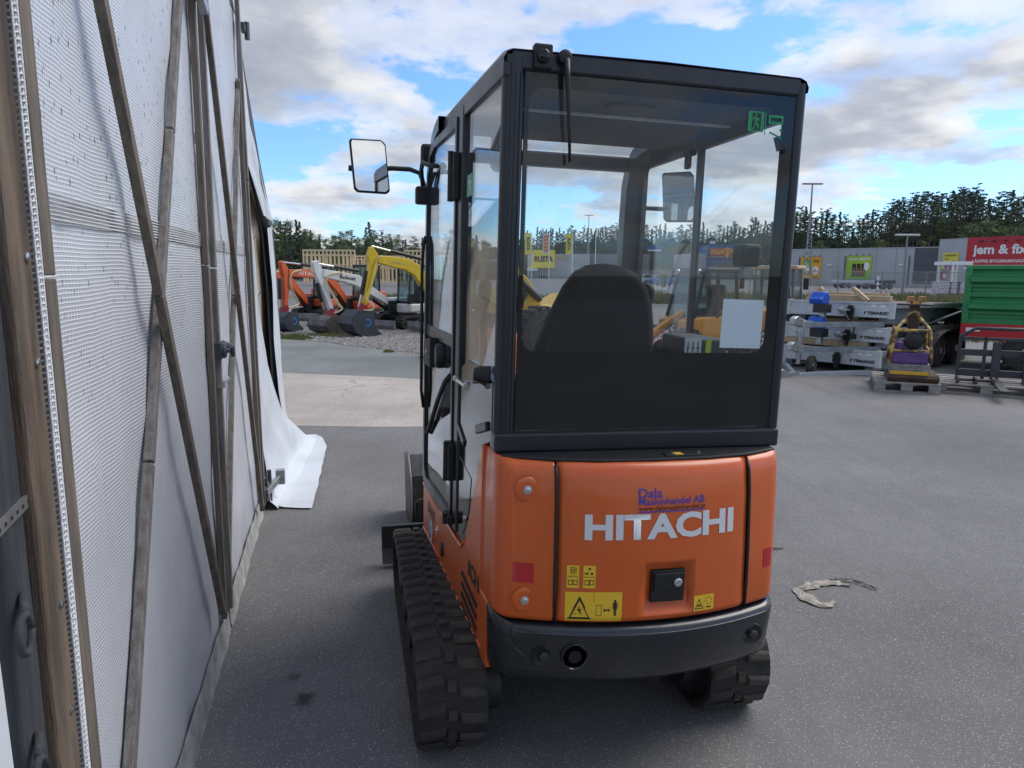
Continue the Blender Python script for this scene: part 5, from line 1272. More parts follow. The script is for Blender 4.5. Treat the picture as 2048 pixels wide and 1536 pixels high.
M_purp = mat('sack_purple', (0.33, 0.14, 0.42), 0.6, var=0.3, vscale=6); M_brn = mat('print_brown', (0.10, 0.035, 0.03), 0.6); M_char = mat('charcoal_sack', (0.03, 0.022, 0.02), 0.7)
b = banner(1601, 1642, 0.95, 3.95, M_orb)
wpoly('picture', mat('print_leaf', (0.10, 0.36, 0.06), 0.5), b, 1603, 1622, 1.4, 3.7, [[(0.1, 0.2), (0.9, 0.05), (1, 0.9), (0.2, 1)]]); wpoly('picture', M_white, b, 1606, 1619, 1.6, 3.0, [disc(0.5, 0.5, 0.5, 0.45), ], 0.112)
wpoly('price_disc', M_white, b, 1625, 1637, 1.5, 2.7, [disc(0.5, 0.5, 0.5, 0.5, 16)]); wtext('price', '15:-', M_blk, b, 1627, 1635, 1.85, 2.25, 0.04)
wtext('banner_text', 'SPAR', M_brn, b, 1626, 1638, 3.15, 3.55, 0.04); wtext('banner_text', 'FÄRDIG', M_brn, b, 1626, 1638, 1.05, 1.28, 0.03)
b = banner(1692, 1742, 0.95, 4.05, M_grb)
wtext('banner_text', 'GRILLKOL / BRIKETTER', M_white, b, 1696, 1739, 3.45, 3.80, 0.03)
for k in range(3): wpoly('charcoal_sack', M_char, b, 1704 + k * 9, 1712 + k * 9, 1.3, 3.0, [rrect(0.02, 0.0, 0.98, 1.0, 0.1, 3)]); wpoly('sack_stripe', mat('sack_pink', (0.35, 0.12, 0.12), 0.6), b, 1706 + k * 9, 1710 + k * 9, 1.45, 2.4, [rect(0, 0, 1, 1)], 0.112)
wpoly('price_disc', M_white, b, 1727, 1738, 2.1, 3.2, [disc(0.5, 0.5, 0.5, 0.5, 16)], 0.114); wtext('price', '99:-', M_blk, b, 1729, 1736, 2.5, 2.85, 0.04)
# taller end with the red shop front
TE = thing('red_fronted_store', 'taller grey store end with big red shop front and white lettering', 'building')
pc = sight(1878, 500, 90.2); pd = sight(1936, 500, 86); pe = sight(2180, 500, 76)
MT, LT = wall_frame((pc.x, pc.y), (pd.x, pd.y)); ME, LE = wall_frame((pd.x, pd.y), (pe.x, pe.y))
part(MB(MT).box((0, -12, 0.0), (LT, 0, 5.85)), 'wall', M_clad2, TE)
part(MB(MT).box((0, -12, 5.85), (LT, 0.05, 5.95)), 'eaves_trim', M_clad, TE)
part(MB(ME).box((0, -12, 0.0), (LE, -0.2, 2.4)), 'glass_front', M_greyd, TE)
RF = part(MB(ME).box((0.0, -11.5, 2.55), (LE, 0.3, 5.95)), 'red_fascia', M_redf, TE)
part(MB(ME).box((0.3, 0.0, 2.3), (LE, 1.2, 2.5)), 'canopy', M_white, TE)
for k in range(8): part(MB(ME).box((1.3 + k * 1.25, 0.3, 5.5), (1.75 + k * 1.25, 0.75, 5.58)), 'sign_lamp', M_greyd, TE)
qe = lambda px: wx(px, (pd.x, pd.y), (pe.x, pe.y))
lettering('shop_lettering', 'jem & fix', M_white, RF, lambda u, v: ME @ Vector((qe(1944) + (qe(2053) - qe(1944)) * u, 0.32, 3.65 + 1.45 * v)), 0.032)
lettering('shop_lettering', 'LÅGPRIS BYGGMARKNAD', M_white, RF, lambda u, v: ME @ Vector((qe(1945) + (qe(2048) - qe(1945)) * u, 0.32, 3.02 + 0.46 * v)), 0.018)
MWT, qT = MT, (lambda px: wx(px, (pc.x, pc.y), (pd.x, pd.y)))
b = part(MB(MT).box((qT(1884), 0.03, 1.5), (qT(1915), 0.09, 4.25)), 'banner', M_yeb, TE)
lettering('banner_text', 'PLANTJORD', M_brn, b, lambda u, v: MT @ Vector((qT(1888) + (qT(1912) - qT(1888)) * u, 0.10, 3.75 + 0.3 * v)), 0.04)
lettering('banner_text', '40 L', M_brn, b, lambda u, v: MT @ Vector((qT(1888) + (qT(1897) - qT(1888)) * u, 0.10, 3.42 + 0.2 * v)), 0.03)
for k, (px, z) in enumerate(((1889, 2.7), (1896, 2.85), (1903, 3.0), (1899, 2.3), (1907, 2.5))):
    part(MB(MT).box((qT(px), 0.092, z - 0.35), (qT(px + 6), 0.10, z + 0.3)), 'sack_picture', M_purp, b)
# open shelter and pallets of soil sacks before it
SH = thing('goods_shelter', 'white framed open goods shelter with red notice beside sack pallets', 'shelter')
s0, s1 = sight(1882, 560, 64), sight(1940, 560, 62)
for x in (s0.x, s0.x + 1.6, s1.x):
    part(MB().box((x, 62.5, 0), (x + 0.12, 62.62, 2.45)), 'post', M_white, SH); part(MB().box((x, 64.5, 0), (x + 0.12, 64.62, 2.45)), 'post', M_white, SH)
part(MB().box((s0.x - 0.2, 62.3, 2.45), (s1.x + 0.3, 64.9, 2.75)), 'roof', M_white, SH)
part(MB().box((s0.x, 64.6, 0.5), (s0.x + 1.5, 64.7, 2.1)), 'back_panel', M_clad, SH)
nb = part(MB().box((s0.x + 0.35, 64.5, 1.2), (s0.x + 0.75, 64.58, 1.8)), 'notice', M_redf, SH); part(MB().box((s0.x + 0.42, 64.46, 1.3), (s0.x + 0.68, 64.498, 1.7)), 'notice_text', M_white, nb)
M_sackw = mat('soil_sack_plastic', (0.66, 0.60, 0.63), 0.5, col2=(0.42, 0.22, 0.40), vscale=5, thr=(0.5, 0.62))
M_wrap = mat('pallet_wrap', (0.70, 0.70, 0.70), 0.4)
for k, (px, w) in enumerate(((1876, 1.1), (1898, 0.95), (1913, 0.95), (1930, 0.95))):
    p = sight(px, 575, 56); t = thing('sack_pallet', ('pallet of white and purple soil sacks beside the shelter post' if k == 0 else 'plastic wrapped pallet of soil sacks before the goods shelter'), 'pallet', (p.x, 56, 0), 0, 'pallets of soil sacks')
    part(MB().box((0, 0, 0.0), (w, 0.9, 0.12)), 'pallet_base', M_batten, t)
    for j in range(6): part(MB().box((0.02 * (j % 2), 0.02, 0.12 + j * 0.15), (w - 0.02 * ((j + 1) % 2), 0.88, 0.12 + j * 0.15 + 0.145)), 'sack', M_sackw, t, bevel=0.04)
    part(MB().box((-0.02, -0.02, 1.03), (w + 0.02, 0.92, 1.06)), 'wrap_sheet', M_wrap, t)
p = sight(1864, 575, 56)
t = thing('sack_heap', 'small low heap of pink and white sacks beside the sack pallets', 'sacks', (p.x - 0.2, 56, 0))
for k in range(4): part(MB().box((0.28 * (k % 3), 0.1 * k, 0.14 * (k // 3)), (0.28 * (k % 3) + 0.45, 0.1 * k + 0.3, 0.14 * (k // 3) + 0.14)), 'sack', M_sackw, t, bevel=0.04)

# yellow store and blue store far across the car park
RS = thing('yellow_signed_store', 'grey store with large yellow sign and yellow entrance far across the car park', 'building')
def far_box(name, m, px0, px1, py0, py1, Y, d, parent, out=0.0):
    a, b_ = sight(px0, py1, Y), sight(px1, py0, Y); mb = MB(); mb.box((a.x, Y - out, a.z), (b_.x, Y + d, b_.z)); return part(mb, name, m, parent)
far_box('wall', M_clad2, 1058, 1180, 508, 558, 200, 20, RS)
far_box('wall', mat('blue_grey_cladding', (0.17, 0.19, 0.23), 0.6), 1180, 1300, 508, 558, 203, 20, RS)
sg = far_box('yellow_sign', M_yelf, 1065, 1110, 500, 532, 199, 0.6, RS, 0.2)
def far_text(name, s, m, parent, px0, px1, py0, py1, Y, w=0.03):
    a, b_ = sight(px0, py1, Y), sight(px1, py0, Y)
    return lettering(name, s, m, parent, lambda u, v: Vector((a.x + (b_.x - a.x) * u, Y, a.z + (b_.z - a.z) * v)), w)
far_text('sign_lettering', 'RUSTA', M_blk, sg, 1069, 1106, 512, 524, 198.7, 0.05)
far_box('entrance_band', M_yelf, 1058, 1110, 532, 536, 199, 0.5, RS, 0.3)
far_box('entrance', M_greyd, 1078, 1100, 538, 554, 199.5, 0.4, RS)
for k in range(4): far_box('entrance_post', M_white, 1080 + k * 5, 1081.2 + k * 5, 538, 554, 199, 0.2, RS)
far_box('canopy', M_white, 1055, 1076, 537, 541, 196, 3, RS)
s2 = far_box('yellow_sign', M_yelf, 1264, 1286, 513, 532, 202, 0.6, RS, 0.2); far_text('sign_lettering', 'RUSTA', M_blk, s2, 1252, 1284, 518, 527, 201.6, 0.05)
far_text('wall_lettering', 'ÖPPET', mat('faded_yellow', (0.55, 0.48, 0.22), 0.6), RS, 1114, 1136, 511, 519, 199.8)
DS = thing('blue_fronted_store', 'blue clad discount store with red and yellow sign on its front', 'building')
far_box('wall', M_clad2, 1378, 1416, 507, 556, 204, 20, DS); far_box('wall', M_clad2, 1487, 1560, 500, 556, 204, 20, DS)
bf = far_box('blue_front', M_bluef, 1415, 1487, 490, 558, 202, 18, DS)
for k in range(6): far_box('cladding_seam', M_seam, 1416, 1486, 496 + k * 9, 496.6 + k * 9, 201.9, 0.09, bf)
M_reds = mat('sign_red', (0.55, 0.04, 0.02), 0.5); M_yels = mat('sign_gold', (0.80, 0.48, 0.03), 0.5)
sgn = far_box('sign_board', M_reds, 1421, 1482, 497, 510, 201.5, 0.4, DS)
far_text('sign_lettering', 'DOLLAR', M_yels, sgn, 1422, 1450, 499, 508, 201.4, 0.03); far_text('sign_lettering', 'TORE', M_yels, sgn, 1459, 1481, 499, 508, 201.4, 0.03); far_text('sign_lettering', '$', M_yels, sgn, 1450, 1459, 494, 517, 201.2, 0.03)
far_text('slogan', 'Mighty low prices', M_yels, DS, 1422, 1447, 511, 514.5, 201.4, 0.03); far_text('slogan', 'Every Day', M_yels, DS, 1461, 1478, 511, 514.5, 201.4, 0.03)
far_box('entrance', mat('dark_glass_front', (0.05, 0.06, 0.07), 0.3), 1435, 1465, 528, 550, 201.6, 0.4, DS)
for k in range(4): far_box('entrance_mullion', mat('gold_mullion', (0.4, 0.33, 0.16), 0.6), 1441 + k * 6, 1442 + k * 6, 530, 550, 201.4, 0.15, DS)
bs = thing('blue_sign_board', 'small blue and white road sign board before the far wood', 'sign'); far_box('board', M_bluef, 1292, 1325, 492, 503, 190, 0.3, bs); far_box('lower_stripe', M_white, 1296, 1322, 499.5, 502, 189.7, 0.25, bs)
for px in (1297, 1320): far_box('leg', M_greyd, px, px + 1, 503, 556, 190, 0.15, bs)
bs2 = thing('white_sign_board', 'small white sign board standing above the blue store', 'sign'); far_box('board', M_white, 1420, 1431, 482, 487.5, 215, 0.3, bs2); far_box('leg', M_greyd, 1425, 1426, 487.5, 556, 215.1, 0.1, bs2)
def flag(px, py0, py1, Y, col, label, txt=None, stripes=None):
    b0 = sight(px, 545, Y); t = thing('flag_pole', label, 'flag', (b0.x, Y, 0), 0, 'flags before the yellow signed store')
    top = sight(px, py0, Y).z; bot = sight(px, py1, Y).z
    part(MB().cyl((0, 0, 0), (0, 0, top + 0.3), 0.11, 0.06, n=8), 'pole', M_white, t, smooth=60)
    if col:
        mb = MB(); rows = [[(-0.12 - 1.5 * u, 0.12 * math.sin(u * 5 + k * 0.7), top + (bot - top) * k / 8 - 0.15 * u * (k / 8)) for u in (0, 0.25, 0.5, 0.75, 1.0)] for k in range(9)]
        f_ = part(mb.grid(rows), 'cloth', col, t, smooth=180)
        if txt: lettering('flag_lettering', txt, M_blk, f_, lambda u, v: Vector((-0.45 - 0.75 * (1 - v), -0.2, top - 1.0 - (top - bot - 1.8) * u)), 0.04)
        if stripes:
            for k in range(5): part(MB().box((-1.35, -0.2, top - 0.9 - k * (top - bot) / 5.6), (-0.3, -0.16, top - 0.25 - k * (top - bot) / 5.6)), 'flag_print', stripes, f_)
flag(1063, 466, 508, 170, M_yelf, 'yellow flag on white pole nearest the yellow entrance canopy', 'RUSTA')
flag(1098, 468, 507, 172, mat('flag_pink', (0.72, 0.60, 0.60), 0.6), 'white flag with orange red squares before the yellow sign', None, mat('flag_orange', (0.62, 0.16, 0.06), 0.6))
flag(1144, 468, 508, 174, M_yelf, 'yellow flag with black vertical lettering before the pale store wall', 'RUSTA')
flag(1190, 467, 508, 176, None, 'bare white flag pole before the blue grey store wall')

# timber frame building on the left
TF = thing('timber_frame_building', 'unfinished building of pale timber stud walls behind the excavators', 'building')
M_stud = mat('fresh_timber', (0.78, 0.60, 0.36), 0.75, var=0.15, vscale=2); M_stud2 = mat('timber_inner', (0.68, 0.52, 0.32), 0.8, var=0.15, vscale=2)
def studs(px0, px1, pyt, Y, step, m, mids, zb=0.4):
    a, b_ = sight(px0, pyt, Y), sight(px1, pyt, Y); n = max(2, round((b_.x - a.x) / step)); d = (b_.x - a.x) / n
    proto = MB().box((-0.07, 0, 0), (0.07, 0.14, 1)).build('stud', m, TF); proto.location = (a.x, Y, zb); proto.scale = (1, 1, a.z - zb)
    for k in range(1, n + 1):
        o = proto.copy(); COL.objects.link(o); o.parent = TF; o.location = (a.x + d * k + rt_.uniform(-.05, .05), Y, zb); o.scale = (1, 1, a.z - zb)
    for z in mids + [a.z + 0.09, zb]:
        part(MB().box((a.x - 0.09, Y - 0.02, z - 0.09), (b_.x + 0.09, Y + 0.16, z + 0.09)), 'plate', m, TF)
studs(606, 708, 502, 82, 0.46, M_stud, [3.45, 2.0]); studs(612, 705, 512, 84.5, 0.52, M_stud2, [2.4]); studs(708, 806, 514, 83, 0.40, M_stud, [2.2]); studs(700, 850, 520, 86, 0.5, M_stud2, [2.0])
studs(809, 905, 503, 82, 0.46, M_stud, [3.4, 2.0]); studs(610, 640, 530, 83.2, 0.6, M_stud2, [1.6])
# lamp posts and masts
M_lamp = mat('lamp_post_grey', (0.24, 0.25, 0.26), 0.5, metal=0.5)
def lamp(px, py, Y, r, label, two=True, g=None):
    b0 = sight(px, py, Y); t = thing('street_lamp', label, 'street lamp', (b0.x, Y, 0), 0, g)
    part(MB().cyl((0, 0, 0), (0, 0, b0.z), r, r * 0.6, n=10), 'pole', M_lamp, t, smooth=60)
    w = r * 9
    part(MB().box((-w, -r * 1.5, b0.z), (w if two else w * 0.5, r * 1.5, b0.z + r * 1.4)), 'lamp_head', mat('lamp_head_grey', (0.55, 0.56, 0.57), 0.5), t, bevel=r * 0.5)
lamp(1815, 472, 46, 0.085, 'grey street lamp with flat head before the grey store wall')
lamp(545, 481, 100, 0.10, 'thin street lamp with twin white heads before the left wood')
def mast(px, py, Y, label):
    b0 = sight(px, py, Y); t = thing('light_mast', label, 'light mast', (b0.x, Y, 0)); hh = b0.z
    for sx, sy in ((-1, -1), (1, -1), (0, 1)):
        part(MB().tube([(sx * 0.5, sy * 0.4, 0), (sx * 0.24, sy * 0.2, hh * 0.55)], 0.06, 6), 'mast_leg', M_lamp, t)
    br = MB(); n = 16
    for k in range(n):
        z0, z1 = hh * 0.55 * k / n, hh * 0.55 * (k + 1) / n; w0 = 0.5 - 0.26 * k / n; s_ = 1 if k % 2 else -1
        br.tube([(-s_ * w0, -0.3, z0), (s_ * w0, -0.3, z1)], 0.035, 4); br.tube([(s_ * w0, -0.3, z0), (0, 0.3, z1)], 0.035, 4)
    part(br, 'lattice', M_lamp, t); part(MB().cyl((0, 0, hh * 0.55), (0, 0, hh), 0.16, 0.09, n=8), 'upper_pole', M_lamp, t)
    part(MB().box((-1.3, -0.25, hh), (1.3, 0.25, hh + 0.16)), 'lamp_head', M_lamp, t)
mast(1625, 369, 96, 'tall lattice light mast rising before the grey store roof')
mast(1178, 431, 215, 'distant lattice light mast rising above the far wood')
# chain link fence
def chain():
    m = bpy.data.materials.new('chain_link'); m.use_nodes = True; t = m.node_tree; t.nodes.clear()
    c = N(t, 'ShaderNodeTexCoord'); s = N(t, 'ShaderNodeSeparateXYZ'); Lk(t, c.outputs['Object'], s.inputs[0])
    def ln(v):
        f = math_node(t, 'FRACT', math_node(t, 'DIVIDE', v, 0.16)); return math_node(t, 'LESS_THAN', math_node(t, 'ABSOLUTE', math_node(t, 'SUBTRACT', f, 0.5)), 0.07)
    g = math_node(t, 'MAXIMUM', ln(math_node(t, 'ADD', s.outputs[0], s.outputs[2])), ln(math_node(t, 'SUBTRACT', s.outputs[0], s.outputs[2])))
    tr = N(t, 'ShaderNodeBsdfTransparent'); df = N(t, 'ShaderNodeBsdfDiffuse'); df.inputs[0].default_value = (0.30, 0.31, 0.32, 1)
    mx = N(t, 'ShaderNodeMixShader'); Lk(t, g, mx.inputs[0]); Lk(t, tr.outputs[0], mx.inputs[1]); Lk(t, df.outputs[0], mx.inputs[2])
    o = N(t, 'ShaderNodeOutputMaterial'); Lk(t, mx.outputs[0], o.inputs[0]); return m
FE = thing('chain_link_fence', 'grey chain link fence on posts along the grass verge', 'fence', (4, 46.5, 0))
fm = MB(); fm.poly([(0, 0, 0.05), (40, 0, 0.05), (40, 0, 1.75), (0, 0, 1.75)]); part(fm, 'mesh_panel', chain(), FE, fix=False)
pp_ = MB().cyl((0, 0, 0), (0, 0, 1.8), 0.035, n=8).build('fence_post', M_lamp, FE)
for k in range(1, 15): o = pp_.copy(); COL.objects.link(o); o.parent = FE; o.location = (k * 2.85, 0, 0)
part(MB().cyl((0, 0, 1.76), (40, 0, 1.76), 0.02, n=6), 'top_wire', M_lamp, FE)
p = sight(1757, 552, 44); t = thing('marker_post', 'thin white marker post with dark bands at the verge', 'post', (p.x, 44, 0))
part(MB().box((-0.05, -0.03, 0), (0.05, 0.03, 1.5)), 'post', M_white, t)
for k in range(3): part(MB().box((-0.055, -0.035, 0.55 + k * 0.3), (0.055, 0.035, 0.63 + k * 0.3)), 'band', M_greyd, t)
# ------------------------------------------------------------------ parked excavators on the gravel
M_orange2 = mat('orange_paint_parked', (0.50, 0.085, 0.018), 0.4, var=0.12, vscale=4)  # orange of the parked excavators, slightly darker than the near machine
M_whitex = mat('machine_white', (0.62, 0.62, 0.60), 0.4, var=0.12, vscale=4)
M_yelx = mat('machine_yellow', (0.66, 0.44, 0.015), 0.4, var=0.1, vscale=4)
M_blackm = mat('machine_black', (0.012, 0.013, 0.015), 0.4, var=0.2, vscale=5)
M_hose = mat('cream_hose', (0.62, 0.55, 0.25), 0.5)
M_redt = mat('tiltrotator_red', (0.30, 0.015, 0.02), 0.4)
M_bktg = mat('bucket_grey', (0.035, 0.040, 0.048), 0.5, var=0.3, vscale=6)
M_bktw = mat('bucket_worn', (0.13, 0.115, 0.10), 0.5, col2=(0.05, 0.045, 0.04), vscale=5)
M_blade = mat('blade_grey', (0.20, 0.20, 0.195), 0.5, col2=(0.10, 0.095, 0.09), vscale=4)
M_logo = mat('logo_blue', (0.02, 0.16, 0.52), 0.4)
G_far = glass('machine_glass', (0.72, 0.80, 0.80), dirt=0.05)
def spline(P, n=5):
    P = [Vector(p) for p in P]; out = []
    for i in range(len(P) - 1):
        a, b, c, d = P[max(i - 1, 0)], P[i], P[i + 1], P[min(i + 2, len(P) - 1)]
        for k in range(n):
            t = k / n; out.append(0.5 * ((2 * b) + (c - a) * t + (2 * a - 5 * b + 4 * c - d) * t * t + (3 * b - a - 3 * c + d) * t ** 3))
    return out + [P[-1]]
def ribbon(mb, C, W, y0, y1):
    """closed bar following centre points C (x, z) with half widths W, from y0 to y1"""
    up, lo = [], []
    for i, (x, z) in enumerate(C):
        a, b = C[max(i - 1, 0)], C[min(i + 1, len(C) - 1)]; dx, dz = b[0] - a[0], b[1] - a[1]; l = math.hypot(dx, dz) or 1
        up.append((x - dz / l * W[i], z + dx / l * W[i])); lo.append((x + dz / l * W[i], z - dx / l * W[i]))
    mb.prism(up + lo[::-1], 'y', y0, y1); return mb
SB = Matrix.Scale(0.77, 4)
def far_track(root, x0, x1, y0, y1, h=0.52):
    x0, x1, y0, y1, h = (v * 0.77 for v in (x0, x1, y0, y1, h))
    r = h / 2; P = [(x0 + r + r * math.cos(rad(a)), r + r * math.sin(rad(a))) for a in range(90, 271, 20)] + [(x1 - r * 0.9 + r * 0.9 * math.cos(rad(a)), r * 0.9 + r * 0.9 * math.sin(rad(a))) for a in range(-90, 91, 20)]
    In = [(x0 + r + (r - .06) * math.cos(rad(a)), r + (r - .06) * math.sin(rad(a))) for a in range(90, 271, 20)] + [(x1 - r * 0.9 + (r * 0.9 - .06) * math.cos(rad(a)), r * 0.9 + (r * .9 - .06) * math.sin(rad(a))) for a in range(-90, 91, 20)]
    t = empty('track', (0, 0, 0), 0, root)
    ring_prism(MB(), P, In, 'y', y0, y1)
    mb = MB(); ring_prism(mb, P, In, 'y', y0, y1); mb.build('belt', M_rubberd, t, smooth=40)
    lug = None; n = len(P); seg = [math.dist(P[i], P[(i + 1) % n]) for i in range(n)]; tot = sum(seg); cnt = 34
    for k in range(cnt):
        s = tot * k / cnt; i = 0
        while s > seg[i]: s -= seg[i]; i += 1
        a, b = P[i], P[(i + 1) % n]; u = s / seg[i]; ang = math.atan2(b[1] - a[1], b[0] - a[0])
        if lug is None: lug = MB().box((-0.03, y0, -0.022), (0.03, y1, 0.004)).build('tread_lug', M_rubberd, t); o = lug
        else: o = lug.copy(); COL.objects.link(o); o.parent = t
        o.location = (a[0] + u * (b[0] - a[0]), 0, a[1] + u * (b[1] - a[1])); o.rotation_euler = (0, -ang, 0)
    for x, z, q in ((x0 + r, r, r - .09), (x1 - r * .9, r * .9, r * .9 - .09), (x0 + .6, .14, .1), (x0 + .95, .14, .1), (x1 - .7, .14, .1)):
        mb = MB(); mb.lathe((x, y0 + 0.03, z), (0, 1, 0), [(0, q * .4), (0.02, q), (y1 - y0 - .08, q), (y1 - y0 - .06, q * .4)], 16); mb.build('wheel', M_steeld, t, smooth=40)
    mb = MB(); mb.box((x0 + r, y0 + .08, r - .1), (x1 - r, y1 - .08, r + .08)); mb.build('track_frame', M_steeld, t)
def digger(label, bucket, base, pts, W, paint, cabm, house, bkt, text=None, body_text=None, sides=None, logo=True, tilt=True):
    """bucket, base: (px, distance) bearings of bucket and boom foot; pts: dict of (reach 0..1.., height)"""
    pb_, pf = sight(bucket[0], 545, bucket[1]), sight(base[0], 545, base[1])
    d = Vector((pb_.x - pf.x, pb_.y - pf.y, 0)); R = d.length; ang = math.atan2(d.y, d.x); d.normalize()
    foot = 0.75; org = Vector((pf.x, pf.y, 0)) - d * foot
    t = thing('parked_excavator', label, 'excavator', (org.x, org.y, 0), ang, 'excavators parked on the gravel')
    X = lambda r: foot + r * R
    far_track(t, -1.0, 1.05, 0.42, 0.78); far_track(t, -1.0, 1.05, -0.78, -0.42)
    part(MB(SB).box((-0.6, -0.45, 0.25), (0.6, 0.45, 0.5)), 'undercarriage_frame', M_blackm, t, bevel=0.04)
    bl_ = part(MB(SB).prism([(1.38, 0.02), (1.46, 0.02), (1.50, 0.16), (1.46, 0.34), (1.42, 0.34), (1.42, 0.16)], 'y', -0.80, 0.80), 'dozer_blade', M_blade, t, bevel=0.01)
    for y in (-0.3, 0.3): part(MB(SB).box((0.5, y - 0.06, 0.14), (1.42, y + 0.06, 0.26)), 'blade_arm', M_blackm, bl_)
    ho = part(MB(SB).prism([(-1.05, -0.55), (-0.8, -0.72), (0.55, -0.74), (0.72, -0.6), (0.72, 0.6), (0.55, 0.74), (-0.8, 0.72), (-1.05, 0.55)], 'z', 0.58, 0.92), 'house', house, t, bevel=0.05)
    part(MB(SB).prism([(-1.0, 0.92), (-0.45, 0.92), (-0.45, 1.32), (-0.9, 1.28), (-1.02, 1.1)], 'y', -0.70, 0.70), 'engine_cover', paint if house is not M_blackm else M_blackm, t, bevel=0.05)
    part(MB(SB).box((-0.4, -0.72, 0.92), (0.5, -0.12, 1.12)), 'side_cover', paint if house is not M_blackm else M_blackm, t, bevel=0.04)
    if body_text: lettering('body_lettering', body_text, M_whitep, ho, lambda u, v: Vector((0.35 - 0.75 * u, 0.752, 0.66 + 0.16 * v)) * 0.77, 0.03)
    # cab on the left of the machine
    c = empty('cab', (0, 0, 0), 0, t)
    for x, y in ((-0.42, 0.12), (-0.42, 0.70), (0.62, 0.12), (0.62, 0.70), (0.12, 0.70)): part(MB(SB).bar((x, y, 0.92), (x - (0.10 if x > 0.5 else 0), y, 2.28), 0.06, 0.06, up=(0, 1, 0)), 'cab_post', cabm, c)
    part(MB(SB).prism([(-0.5, 2.26), (0.60, 2.26), (0.55, 2.36), (-0.46, 2.37)], 'y', 0.07, 0.75), 'cab_roof', cabm, c, bevel=0.03)
    part(MB(SB).box((-0.42, 0.12, 0.90), (0.62, 0.70, 1.0)), 'cab_sill', cabm, c)
    part(MB(SB).box((-0.40, 0.705, 1.0), (0.60, 0.715, 2.26)), 'side_glass', G_far, c); part(MB(SB).box((-0.40, 0.105, 1.0), (0.60, 0.115, 2.26)), 'side_glass', G_far, c)
    part(MB(SB).bar((0.635, 0.41, 1.0), (0.54, 0.41, 2.26), 0.56, 0.01, up=(1, 0, 0)), 'windscreen', G_far, c); part(MB(SB).box((-0.45, 0.14, 1.0), (-0.44, 0.68, 2.26)), 'rear_glass', G_far, c)
    s_ = part(MB(SB).box((-0.2, 0.2, 1.0), (0.25, 0.62, 1.25)), 'seat', M_seat, c, bevel=0.05); part(MB(SB).box((-0.25, 0.2, 1.2), (-0.12, 0.62, 1.85)), 'seat_back', M_seat, s_, bevel=0.05)
    # boom, arm
    part(MB().box((0.50, -0.12, 0.38), (0.86, 0.12, 0.80)), 'swing_post', M_blackm, t, bevel=0.03)
    bc = [(X(r), z) for r, z in pts['boom']]
    bo = part(ribbon(MB(), bc, W['boom'], -0.09, 0.09), 'boom', paint, t, bevel=0.015)
    ac = [(X(r), z) for r, z in pts['arm']]
    am = part(ribbon(MB(), ac, [w_ * 0.82 for w_ in W['arm']], -0.065, 0.065), 'dipper_arm', paint, t, bevel=0.012)
    def cyl(p0, p1, k, r, name, host):
        p0, p1 = Vector((X(p0[0]), 0, p0[1])), Vector((X(p1[0]), 0, p1[1])); m_ = p0.lerp(p1, k)
        cy_ = part(MB().cyl(p0, m_, r, n=12), name, M_blackm, host, smooth=50); part(MB().cyl(m_, p1, r * 0.5, n=10), 'piston_rod', M_chrome, cy_, smooth=50)
    for a_, b_, k, nm in pts['cyl']: cyl(a_, b_, k, 0.05, nm, t)
    for off in (0.0, 0.03):
        hs = MB(); hs.tube(spline([(X(r), 0.09 + off, z + off) for r, z in pts['hose']]), 0.013, 6); part(hs, 'hose', M_hose if off else mat('pale_hose', (0.66, 0.62, 0.48), 0.5), am, smooth=180)
    # quick coupler, tilt head and bucket
    e = Vector((ac[-1][0], 0, ac[-1][1]))
    if tilt:
        part(MB().prism([(e.x - 0.10, e.z + 0.05), (e.x + 0.10, e.z + 0.06), (e.x + 0.16, e.z - 0.10), (e.x - 0.06, e.z - 0.12)], 'y', -0.09, 0.09), 'tilt_head', M_redt, t, bevel=0.02)
        part(MB().cyl((e.x + 0.10, 0.16, e.z + 0.10), (e.x + 0.14, 0.16, e.z - 0.18), 0.05, n=10), 'tilt_cylinder', M_redt, t, smooth=40)
    bw = 0.38; zt = e.z - 0.1; e = e + Vector((0.14, 0, 0))
    Bp = [(e.x - 0.22, zt), (e.x + 0.14, zt + 0.02), (e.x + 0.32, zt * 0.80), (e.x + 0.37, zt * 0.50), (e.x + 0.28, zt * 0.2), (e.x + 0.10, 0.02), (e.x - 0.15, 0.0), (e.x - 0.46, 0.03), (e.x - 0.26, zt * 0.35)]
    bk_ = MB(); bk_.prism(Bp, 'y', -bw, -bw + 0.02); bk_.prism(Bp, 'y', bw - 0.02, bw)
    for p, q_ in ((0, 1), (1, 2), (2, 3), (3, 4), (4, 5), (5, 6), (6, 7)): bk_.bar((Bp[p][0], 0, Bp[p][1]), (Bp[q_][0], 0, Bp[q_][1]), 2 * bw - 0.04, 0.02, up=(0.3, 0, 1))
    bb = part(bk_, 'bucket', bkt, t)
    if logo:
        for y in (bw + 0.002, -bw - 0.002):
            lg = MB(); cx_, cz_ = e.x - 0.06, zt * 0.55
            for k in range(10):
                a0, a1 = rad(40 + 28 * k), rad(40 + 28 * (k + 1)); lg.poly([(cx_ + q2 * math.cos(a), y, cz_ + q2 * math.sin(a)) for a, q2 in ((a0, .10), (a1, .10), (a1, .065), (a0, .065))])
            part(lg, 'bucket_logo', M_logo, bb, fix=False)
    if text:
        (r0, z0), (r1, z1), hgt, tm = text[1:5]
        for y, fl in ((0.093, 1),):
            u0, u1 = Vector((X(r0), y, z0)), Vector((X(r1), y, z1)); dv = (u1 - u0).normalized(); nv = Vector((-dv.z, 0, dv.x)) * (1 if dv.x < 0 else 1); nv = Vector((0, 1, 0)).cross(dv); nv = nv if nv.z > 0 else -nv
            lettering('boom_lettering', text[0], tm, bo, lambda u, v: u0 + (u1 - u0) * u + nv * hgt * v, 0.03)
    return t
